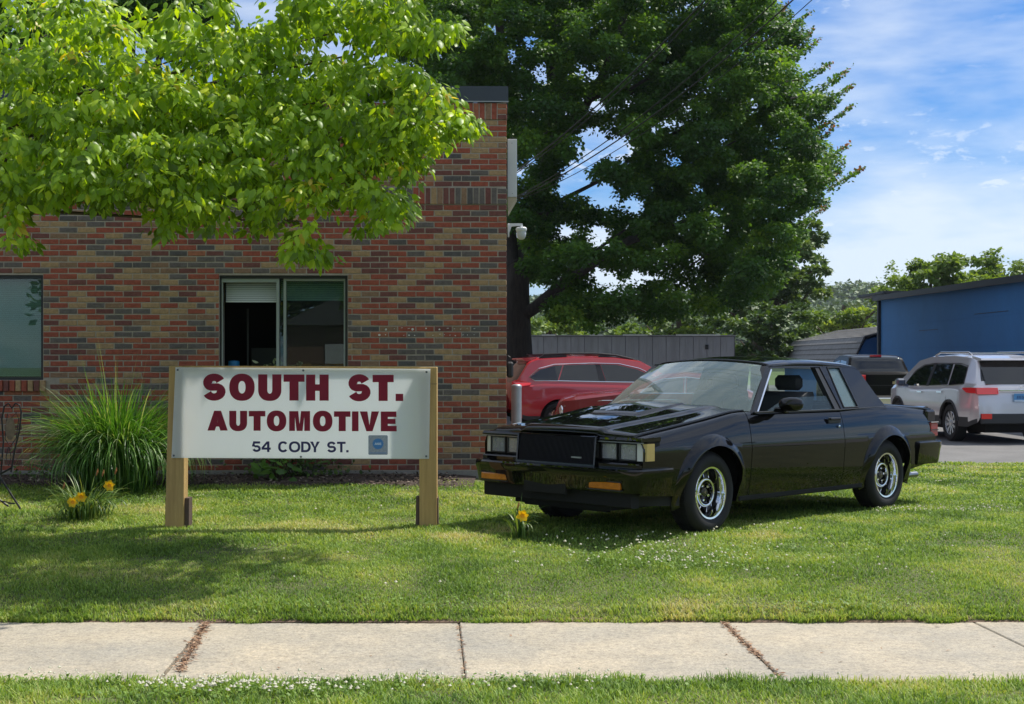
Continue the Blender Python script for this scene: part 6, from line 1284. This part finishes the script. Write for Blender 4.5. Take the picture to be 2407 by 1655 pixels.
# --- silver SUV seen from its rear left corner
sx_, sy_ = at(2233, 0, 27.4)[0], 27.4
su = dict(upper=[(-1.14, .52), (-1.13, .80), (-1.10, 1.06), (-.98, 1.20), (-.72, 1.62), (-.50, 1.68), (.4, 1.72), (1.5, 1.70), (2.1, 1.62), (2.5, 1.38), (2.95, 1.12), (3.4, 1.06), (3.62, .95), (3.72, .70), (3.74, .5)], lower=[(-1.14, .5), (-1.08, .42), (-.8, .33), (3.3, .30), (3.74, .45)], wheels=(0, 2.79), arch=.43, wr=.375, W=.955, belt=pw([(-1.2, 1.10), (0, 1.08), (3, 1.02), (3.8, .95)]), tum=.34, paint=m_silv, clad=m_greyclad, cladz=.44, crease=.68, plan=[(-1.14, .86), (-.95, .94), (-.5, 1), (2.9, 1), (3.4, .93), (3.74, .72)], glass_x=[(-1.0, -.72), (1.95, 2.75)], glass=m_dkgl, rim=m_alloy, spokes=10,
  side=[('quarter_window', [(-.55, 1.17), (-.48, 1.50), (-.15, 1.545), (.12, 1.55), (.10, 1.13)], m_dkgl, .018), ('rear_door_window', [(.20, 1.13), (.24, 1.555), (1.10, 1.55), (1.15, 1.10)], m_dkgl, .004), ('front_door_window', [(1.25, 1.10), (1.22, 1.55), (1.7, 1.52), (2.05, 1.42), (2.42, 1.16), (2.4, 1.08)], m_dkgl, .004), ('pillar_trim', [(1.13, 1.09), (1.08, 1.56), (1.23, 1.56), (1.27, 1.09)], m_blk, .007),
        ('tail_light', [(-1.12, .985), (-1.11, 1.10), (-.80, 1.10), (-.62, 1.085), (-.80, 1.0)], m_redl, .03), ('door_handle', [(.33, .97), (.33, 1.0), (.58, 1.0), (.58, .97)], m_chr, .03), ('door_handle', [(1.38, .95), (1.38, .98), (1.62, .98), (1.62, .95)], m_chr, .03), ('headlight', [(3.3, .78), (3.25, .90), (3.55, .90), (3.68, .78)], mat('clear_lens'), .006)],
  tubes=[('window_chrome', [(2.4, 1.07), (1.2, 1.09), (.1, 1.115), (-.55, 1.15)], .009, m_chr), ('window_chrome', [(-.56, 1.16), (-.50, 1.52), (-.15, 1.565), (1.2, 1.57), (1.75, 1.53), (2.1, 1.42), (2.45, 1.14)], .008, m_blk), ('door_gap', [(.16, 1.1), (.15, .8), (.42, .45)], .004, m_blk), ('door_gap', [(1.2, 1.08), (1.2, .42)], .004, m_blk), ('door_gap', [(2.35, 1.04), (2.38, .45)], .004, m_blk), ('arch_trim', [(.455 * math.cos(a), .375 + .455 * math.sin(a)) for a in np.linspace(.15, 3.0, 16)], .022, m_greyclad), ('arch_trim', [(2.79 + .455 * math.cos(a), .375 + .455 * math.sin(a)) for a in np.linspace(.15, 3.0, 16)], .022, m_greyclad)])
SVY = R(90 + 5)
suv, hw3, U3, _ = vehicle('parked_suv', 'silver sport utility vehicle with blue number plate in front of the blue building', (sx_ + .90, sy_ + .02, -.02), SVY, su)
# rear details (local x negative = rear)
def rear_pt(z): return float(np.interp(z, [.52, .80, 1.06, 1.20, 1.62], [-1.14, -1.13, -1.10, -.98, -.72])) - .05
MB().prism([(rear_pt(1.16) - .012, 1.17), (rear_pt(1.57) - .012, 1.57), (rear_pt(1.57) + .02, 1.57), (rear_pt(1.16) + .02, 1.17)], -.66, .66).build('rear_window', m_dkgl, suv)
MB().prism([(-.70, 1.60), (-.92, 1.63), (-.90, 1.665), (-.5, 1.72), (-.5, 1.68)], -.68, .68).build('roof_spoiler', m_silv, suv)
for s_ in (1, -1):
    MB().prism([(rear_pt(.98) - .02, .975), (rear_pt(1.10) - .02, 1.10), (rear_pt(1.10) + .05, 1.10), (rear_pt(.98) + .05, .975)], *sorted((s_ * .45, s_ * .875))).build('tail_light', m_redl, suv)
    MB().box(-1.215, *sorted((s_ * .60, s_ * .80))[:1], .50, -1.16, sorted((s_ * .60, s_ * .80))[1], .60).build('bumper_reflector', m_redl, suv)
    MB().tube([(-.35, s_ * .62, 1.74), (-.2, s_ * .62, 1.785), (1.2, s_ * .62, 1.79), (1.45, s_ * .62, 1.73)], .02, 8).build('roof_rail', m_alloy, suv, smooth=40)
MB().box(.0, -.62, 1.765, .07, .62, 1.785).box(1.05, -.62, 1.765, 1.12, .62, 1.785).build('roof_crossbar', m_alloy, suv)
MB().box(-1.20, -.80, .40, -1.12, .80, .60, ch=.02).build('rear_bumper', m_greyclad, suv)
MB().box(-1.215, -.45, 1.035, -1.17, .45, 1.06, ch=.005).build('tailgate_trim', m_chr, suv)
pl = MB().box(-1.205, -.152, .83, -1.19, .152, .985).build('licence_plate', mat('plate_blue', (.10, .30, .58), .4), suv)
MB().box(-1.208, -.152, .83, -1.2045, .152, .865).build('plate_band', mat('plate_pale', (.50, .62, .74), .4), pl)
sc_ = lettering('plate_text', [letter(c_, -.10 + i * .034, -.10 + i * .034 + .024, .885, .945, .006, .008) for i, c_ in enumerate('AVESDT')], 0, .002, mat('plate_navy', (.03, .05, .16), .5), pl); sc_.rotation_euler = (0, 0, R(-90)); sc_.location = (-1.2065, 0, 0)
MB().tube([tuple(Vector((-1.185, .058 * math.cos(a), 1.10 + .038 * math.sin(a)))) for a in np.linspace(0, 2 * math.pi, 20)], .006, 5).tube([(-1.187, -.03, 1.10), (-1.187, .03, 1.10)], .006, 5).build('badge', m_chr, suv)
MB().tube([(-1.05, -.25, 1.19), (-1.02, .12, 1.22)], .015, 6).build('rear_wiper', m_blk, suv)
MB().box(2.15, 1.0, 1.08, 2.32, 1.20, 1.24, ch=.04).box(2.2, .93, 1.06, 2.28, 1.02, 1.12).build('door_mirror', mat('mirror_blue_grey', (.06, .08, .12), .2, coat=1), suv)
MB().box(2.15, -1.20, 1.08, 2.32, -1.0, 1.24, ch=.04).build('door_mirror', m_silv, suv)
# --- black pickup, tail towards the viewer
pk = dict(upper=[(.85, .7), (.86, 1.28), (1.00, 1.40), (1.22, 1.78), (1.45, 1.84), (2.4, 1.86), (2.9, 1.74), (3.45, 1.34), (4.5, 1.26), (4.72, 1.1), (4.8, .6)], lower=[(.85, .45), (4.7, .42), (4.8, .55)], wheels=(4.0,), arch=.47, wr=.40, W=.98, belt=pw([(.8, 1.26), (4.8, 1.2)]), tum=.30, paint=mat('pickup_black', (.004, .004, .005), .4, coat=.25, spec=.05), clad=m_void, cladz=-1, crease=.8, plan=[(.85, .98), (4.2, 1), (4.6, .95), (4.8, .85)], glass_x=[(1.0, 1.34), (2.8, 3.4)], glass=m_dkgl, rim=m_alloy, spokes=6,
  side=[('rear_door_window', [(1.30, 1.32), (1.36, 1.70), (2.05, 1.74), (2.10, 1.32)], m_dkgl, .004), ('front_door_window', [(2.2, 1.32), (2.16, 1.74), (2.75, 1.68), (3.2, 1.34)], m_dkgl, .004)], tubes=[('door_gap', [(2.14, 1.3), (2.14, .5)], .004, m_blk)])
pkt, hw4, U4, _ = vehicle('pickup_truck', 'black pickup truck with gold tailgate badge in front of the shed', (at(2112, 0, 36.2)[0], 36.2 + 1.05, -.12), R(90), pk, 'truck')
pm = MATS['pickup_black']
MB().box(-1.0, -.98, .62, .84, -.90, 1.36, ch=.02).build('bed_side', pm, pkt); MB().box(-1.0, .90, .62, .84, .98, 1.36, ch=.02).build('bed_side', pm, pkt); MB().box(-1.0, -.9, .62, .84, .9, .75).build('bed_floor', m_void, pkt)
tg = MB().box(-1.05, -.86, .80, -.99, .86, 1.37, ch=.012).build('tailgate', pm, pkt); MB().box(-1.07, -.80, 1.05, -1.052, .80, 1.075).build('tailgate_rib', mat('black_trim'), tg); MB().box(-1.08, -.80, .99, -1.052, .80, 1.01).build('tailgate_rib', mat('pickup_black'), tg)
mg = mat('gold_badge', (.62, .48, .22), .3, metal=.6)
MB().prism([(-.16, 1.17), (-.165, 1.10), (-.065, 1.10), (-.06, 1.075), (.06, 1.075), (.065, 1.10), (.165, 1.10), (.16, 1.17), (.065, 1.17), (.06, 1.195), (-.06, 1.195), (-.065, 1.17)], -1.072, -1.053, axis='x').build('badge', mg, tg)
for s_ in (1, -1): MB().box(-1.06, *sorted((s_ * .87, s_ * .985))[:1], .98, -.90, sorted((s_ * .87, s_ * .985))[1], 1.34, ch=.01).build('tail_light', m_redl, pkt)
MB().box(-1.22, -.95, .52, -1.0, .95, .74, ch=.02).build('rear_bumper', m_chr, pkt); MB().box(1.22, -.16, 1.835, 1.28, .16, 1.885).build('brake_light', m_redl, pkt); MB().box(-1.09, -.16, .86, -1.052, .16, .97).build('plate_recess', m_void, pkt)
for s_ in (1, -1):
    w_ = bpy.data.objects.new('wheel', None); link(w_, pkt); w_.location = (0, s_ * .82, .40); w_.rotation_euler = (R(-90 * s_), 0, 0)
    MB().lathe([(.26, .085), (.29, .11), (.36, .115), (.39, .09), (.40, .06), (.40, -.1), (.28, -.12)], 36).build('tyre', m_rub, w_, smooth=35)
    MB().lathe([(.26, .09), (.25, .06), (.001, .03)], 24).build('rim', m_alloy, w_, smooth=40)
# bollard
bo = thing('bollard', 'grey steel bollard with rounded top beside the red wagon', 'bollard', (at(1214, 0, 22.7)[0], 22.7, -.02))
bzt = at(0, 903, 22.7)[2] + .02
MB().lathe([(.085, 0), (.085, bzt - .05)], 24).build('post', mat('galvanised_steel', (.42, .43, .45), .4, metal=.5, var=.15, vscale=5), bo, smooth=40)
MB().lathe([(.089, bzt - .06), (.089, bzt - .035), (.08, bzt - .015), (.05, bzt - .002), (.001, bzt)], 24).build('cap', mat('galvanised_steel'), bo, smooth=60)
# ================================================================ WIRES, PLANTS, CHAIR
def cable(name, label, a, b, sag, r=.009):
    a, b = Vector(a), Vector(b); pts = []
    for i in range(25): t_ = i / 24; p = a.lerp(b, t_); p.z -= sag * 4 * t_ * (1 - t_); pts.append(p)
    o_ = MB().tube(pts, r, 6).build(name, mat('cable_black', (.012, .012, .013), .6), smooth=50); return tag(o_, label, 'cable', 'service cables running down to the brick building')
def cpx(x, y, Y): return at(x, y, Y)
cable('service_cable', 'thickest overhead cable nearest the wall, crossing the maple crown', cpx(1200, 412, 15.9), cpx(1700, -45, 12.5), .10, .008)
cable('service_cable', 'overhead cable just beside the thickest one', cpx(1200, 416, 15.9), cpx(1712, -45, 12.7), .13, .0055)
cable('service_cable', 'middle overhead cable running down across the maple to the wall', cpx(1200, 470, 15.9), cpx(1862, -35, 12.3), .16, .0055)
cable('service_cable', 'paired overhead cable under the middle one', cpx(1200, 474, 15.9), cpx(1905, -38, 12.4), .18, .007)
cable('service_cable', 'outermost thin overhead cable against the sky', cpx(1200, 478, 15.9), cpx(1950, -38, 12.2), .22, .004)
# ---- arching ornamental grass
rg = np.random.RandomState(5)
og = thing('ornamental_grass', 'large clump of tall arching ornamental grass beside the sign', 'plant', (at(275, 0, 13.9)[0], 13.9, lawn_z(-4, 13.9)))
def blades(name, n, hmin, hmax, spread, w, m_, parent, seg=9, droop=1.0, tint=(0, 1), base_r=.12, up=.0):
    V = []; F = []; T = []
    for i in range(n):
        a = rg.uniform(0, 6.28); L = rg.uniform(hmin, hmax); sp_ = rg.uniform(.15, 1) * spread; t0 = rg.uniform(*tint); r0 = rg.uniform(0, base_r) ; bx, by = r0 * math.cos(a + rg.normal(0, .5)), r0 * math.sin(a + rg.normal(0, .5))
        th = rg.uniform(.02, .30) + .10 * sp_; k_ = rg.uniform(.7, 1.5) * droop * sp_; x = y = 0.; p = Vector((bx, by, 0)); d = Vector((math.cos(a), math.sin(a), 0)); side = Vector((-math.sin(a), math.cos(a), 0)); ww = w * rg.uniform(.7, 1.3); tw_ = rg.uniform(-.6, .6)
        for s2 in range(seg + 1):
            t_ = s2 / seg; wv = ww * (1 - t_ ** 2.2) * (.55 + .45 * min(1, t_ * 4)); q = len(V); sd = (side * math.cos(tw_ * t_) + Vector((0, 0, 1)) * math.sin(tw_ * t_)) * wv
            V.append(tuple(p - sd)); V.append(tuple(p + sd)); T += [t0 + .1 * t_] * 2
            if s2: F.append((q - 2, q - 1, q + 1, q))
            ang = th + k_ * (t_ ** 1.6) * 2.1; p = p + (d * math.sin(ang) + Vector((0, 0, 1)) * math.cos(ang)) * (L / seg)
    me_o = mk(name, V, F, m_, parent, smooth=180, kind='stuff'); a_ = me_o.data.attributes.new('tint', 'FLOAT', 'POINT'); a_.data.foreach_set('value', np.clip(T, 0, 1).astype(np.float32)); return me_o
M_OG = mat('miscanthus_blade', rough=.4, spec=.5, attr=[(0, (.035, .10, .015)), (.5, (.08, .20, .03)), (.9, (.18, .33, .06)), (1, (.45, .48, .3))], trans=.38, tcol=(1.3, 1.35, .4))  # palest ramp stop puts the arching tips' white highlight into the blade colour
blades('foliage', 1900, .85, 1.30, 1.0, .0085, M_OG, og, 12, 1.6, (.1, .95), .34); blades('foliage', 700, .6, 1.3, 1.2, .008, M_OG, og, 9, 1.3, (0, .6), .30)
blades('stem', 12, 1.3, 1.62, .35, .006, M_OG, og, 8, .5, (.6, 1), .15)
# ---- day lilies
M_DL = mat('daylily_blade', rough=.45, attr=[(0, (.04, .10, .02)), (.6, (.10, .20, .035)), (1, (.24, .32, .08))], trans=.35); M_FL = mat('yellow_petal', (.98, .66, .02), .6, var=.06, vscale=30, trans=.3, tcol=(1.1, .9, .4))
def daylily(label, px, Y, n, h, flowers, buds, r=.09):
    x = at(px, 0, Y)[0]; z = lawn_z(x, Y); t_ = thing('daylily', label, 'flowering plant', (x, Y, z - .01), 0, 'yellow day lilies planted in the lawn')
    blades('foliage', n, h * .55, h, 1.25, .0065, M_DL, t_, 8, 1.7, (0, 1), r)
    for (fx, fy) in flowers:
        w_ = Vector(at(fx, fy, Y - .38)) - Vector((x, Y, z - .01)); MB().tube([(rg.normal(0, .03), rg.normal(0, .03), 0), (w_.x * .5, w_.y * .4, w_.z * .6), tuple(w_ - Vector((0, -.01, .01)))], .004, 5).build('stalk', M_DL, t_)
        V = [(0, .02, 0)]; F = []; rr_ = .046
        for k in range(6):
            a = k * math.pi / 3 + rg.uniform(-.1, .1); c_, s_ = math.cos(a), math.sin(a); q = len(V); wv = .42 if k % 2 else .30
            for (rad, side, dep) in ((.35, -wv * .8, -.004), (.35, wv * .8, -.004), (.75, -wv, -.022), (.75, wv, -.022), (1.1, 0, -.012)):
                V.append((rr_ * (rad * c_ - side * s_), dep * 1.0, rr_ * (rad * s_ + side * c_)))
            F += [(0, q, q + 1), (q, q + 2, q + 3, q + 1), (q + 2, q + 4, q + 3)]
        f_ = mk('flower', V, F, M_FL, t_, smooth=180); f_.location = w_; f_.rotation_euler = (rg.uniform(-.1, .35), rg.uniform(-.3, .3), rg.uniform(-.3, .3))
        mk('flower_throat', [(.0, -.004, 0)] + [(.016 * math.cos(a), -.010, .016 * math.sin(a)) for a in np.linspace(0, 6.28, 9)[:-1]], [(0, i + 1, (i + 1) % 8 + 1) for i in range(8)], mat('petal_throat', (.85, .38, .01), .6), f_)
    for (fx, fy) in buds:
        w_ = Vector(at(fx, fy, Y - .05)) - Vector((x, Y, z - .01)); MB().tube([(0, 0, 0), (w_.x * .5, w_.y * .4, w_.z * .6), tuple(w_)], .003, 4).build('stalk', M_DL, t_)
        MB().tube([tuple(w_), tuple(w_ + Vector((.01, 0, .03))), tuple(w_ + Vector((.015, 0, .06)))], [.004, .009, .002], 6).build('bud', mat('bud_orange', (.40, .16, .05), .7), t_)
daylily('clump of day lily with three open yellow flowers near the left sign post', 198, 11.75, 300, .50, [(172, 1180), (191, 1167), (258, 1141)], [(148, 1150), (240, 1120), (226, 1118), (270, 1115), (205, 1180)], .20)
daylily('small day lily with one yellow flower in front of the black car bumper', 1222, 10.62, 60, .42, [(1228, 1211)], [(1216, 1196)], .05)
MB_ = None
# brown wilted stalks by the car
# ---- leafy plants at the wall
def leafy(name, label, px, Y, pts, m_, n, leaf, seed, zt=.5, rx=.2, shape='leaf'):
    q = np.random.RandomState(seed); x = at(px, 0, Y)[0]; z = lawn_z(x, Y); t_ = thing(name, label, 'plant', (x, Y, z))
    P = np.stack([q.normal(0, rx, n), q.normal(0, .1, n), q.uniform(.04, zt, n)], 1); D = np.stack([q.normal(0, 1, n), q.normal(-.5, .6, n), q.normal(-.2, .5, n)], 1)
    leaves('foliage', P, D, np.stack([q.normal(0, .3, n), q.normal(-.5, .3, n), np.ones(n)], 1), q.uniform(.7, 1.3, n) * leaf, q.rand(n), m_, t_, shape=shape, width=.36, fold=.05, droop=.25)
    mb = MB()
    for k in range(7): mb.tube([(0, 0, -.02), (q.normal(0, rx * .5), q.normal(0, .04), zt * .5), (q.normal(0, rx), q.normal(0, .08), zt * .95)], [.008, .006, .003], 5)
    mb.build('stems', BARK2, t_, kind='stuff')
leafy('leafy_plant', 'bright green broad leaved plant at the wall below the sign', 655, 14.55, 0, mat('hosta_leaf', rough=.4, attr=[(0, (.05, .13, .02)), (1, (.15, .30, .04))], trans=.35, tcol=(1.5, 1.4, .4)), 46, .13, 3, .34, .10)
leafy('leafy_shrub', 'dark twiggy low shrub against the brick wall under the sign', 690, 14.9, 0, LEAF_MID, 900, .05, 4, .52, .30)
leafy('leafy_shrub', 'weedy dark plant at the wall behind the ornamental grass', 150, 14.8, 0, LEAF_MID, 200, .05, 6, .2, .35)
# ---- metal garden chair at the left edge
CY = 12.0
ch = thing('garden_chair', 'black wrought iron folding chair with heart shaped back at the frame edge', 'chair', (at(-20, 0, CY)[0], CY, lawn_z(-4.5, CY)))
m_ir = mat('wrought_iron', (.016, .014, .014), .5)
def cp(px, py, dy=0): p = at(px, py, CY + dy); return (p[0] - ch.location.x, dy, p[2] - ch.location.z)
MB().tube([cp(0, 1140, .2), cp(8, 1040, .2), cp(4, 985, .2), cp(10, 955, .2), cp(20, 948, .2), cp(28, 960, .2), cp(36, 948, .2), cp(46, 952, .2), cp(50, 968, .2), cp(46, 1010, .2), cp(34, 1060, .2), cp(26, 1110, .2)], .008, 8).build('back_frame', m_ir, ch, smooth=50)
MB().tube([cp(14, 1000, .2), cp(18, 972, .2), cp(28, 982, .2), cp(38, 970, .2), cp(44, 985, .2), cp(38, 1030, .2), cp(24, 1050, .2), cp(12, 1032, .2), cp(14, 1000, .2)], .004, 6).tube([cp(20, 1050, .2), cp(14, 1075, .2), cp(20, 1095, .2), cp(26, 1075, .2), cp(22, 1052, .2)], .004, 6).build('back_scroll', m_ir, ch, smooth=50)
c_ = Vector(cp(24, 1008, .195)); M_ = Matrix.Translation(c_) @ Matrix.Rotation(R(90), 4, 'X') @ Matrix.Diagonal((.65, 1.5, 1, 1)); MB().lathe([(.001, .006), (.05, .006), (.068, 0), (.001, -.004)], 24, M_).build('medallion', mat('stone_medallion', (.30, .22, .14), .8, var=.4, vscale=14), ch, smooth=40)
MB().lathe([(.001, .03), (.19, .03), (.20, .015), (.19, 0), (.001, 0)], 28, Matrix.Translation(Vector(cp(-50, 1084, 0)))).build('seat', m_ir, ch, smooth=40)
MB().tube([cp(-20, 1090, -.15), cp(48, 1196, -.15)], .009, 8).build('leg', m_ir, ch); MB().tube([cp(-100, 1090, -.15), cp(-160, 1196, -.15)], .009, 8).build('leg', m_ir, ch)
MB().tube([cp(26, 1100, .2), cp(-130, 1190, .2)], .009, 8).build('leg', m_ir, ch); MB().tube([cp(-120, 1090, .2), cp(20, 1190, .2)], .009, 8).build('leg', m_ir, ch)
MB().tube([cp(5, 1178, -.15), cp(34, 1184, -.15), cp(20, 1184, .2)], .006, 6).build('brace', m_ir, ch)
# ================================================================ ACROSS THE STREET (seen in paint and glass)
tag(MB().box(-90, -60, -.155, 90, -3.5, -.02).build('opposite_lawn', m_far), kind='structure')
def simple_tree(x, y, h, r, seed, label, m_=LEAF_MID):
    q = np.random.RandomState(seed); t_ = thing('street_tree', label, 'tree', (x, y, -.05), 0, 'trees across the street'); P = []; D = []; T = []
    for k in range(26):
        c = np.array([q.uniform(-r, r), q.uniform(-r, r), q.uniform(h * .35, h)]); n = 190; p, d, _ = cluster_points(c, (r * .45, r * .45, r * .3), n, q, .4, .3); P.append(p); D.append(d + q.normal(0, .5, (n, 3))); T.append(np.clip(q.uniform(0, .8) + q.normal(0, .1, n), 0, 1))
    P = np.concatenate(P); leaves('foliage', P, np.concatenate(D), q.normal(0, .4, (len(P), 3)) + [0, 0, 1], q.uniform(.25, .5, len(P)), np.concatenate(T), m_, t_, width=.45)
    MB().tube([(0, 0, 0), (.1, 0, h * .4), (0, .1, h * .8)], [.3, .22, .06], 10).build('trunk', BARK2, t_, smooth=60)
for i, (x, y, h, r, lb) in enumerate([(-16, -30, 8, 3.2, 'tall tree across the street opposite the chair'), (-7, -34, 9, 3.6, 'broad tree across the street opposite the sign'), (5, -31, 8, 3.4, 'rounded tree across the street opposite the black car'), (14, -33, 9, 3.8, 'large tree across the street opposite the rear of the black car'), (26, -27, 8, 3.6, 'tree across the street beyond the lot entrance'), (38, -18, 8, 4, 'tree far down the street to the east'), (-27, -26, 9, 4, 'tree far down the street to the west')]): simple_tree(x, y, h, r, 50 + i, lb)
hs = thing('clapboard_house', 'brown clapboard house across the street', 'house', (-3, -27, 0))
MB().box(-5, -8, -.05, 5, 0, 3.2).build('wall', mat('brown_clapboard', (.22, .13, .09), .8, var=.15, vscale=2), hs); MB().prism([(-5.4, 3.1), (5.4, 3.1), (0, 5.6)], -8.3, .3).build('roof', mat('roofing'), hs)
for x in (-3.4, -.5, 2.4): MB().box(x, 0, 1.0, x + 1.1, .05, 2.3).build('window', mat('white_sheet_metal'), hs)
MB().box(3.9, 0, 0, 4.8, .05, 2.1).build('door', mat('white_housing'), hs)
# ================================================================ AIR
hm = bpy.data.materials.new('haze_air'); hm.use_nodes = True; ht = hm.node_tree; ht.nodes.clear()
pv = ht.nodes.new('ShaderNodeVolumePrincipled'); pv.inputs['Color'].default_value = (.80, .88, 1, 1); pv.inputs['Density'].default_value = .00014; pv.inputs['Anisotropy'].default_value = .3
ho = ht.nodes.new('ShaderNodeOutputMaterial'); ht.links.new(pv.outputs[0], ho.inputs['Volume'])
tag(MB().box(-890, -290, -2.0, 890, 890, 62).build('haze', hm), kind='stuff')
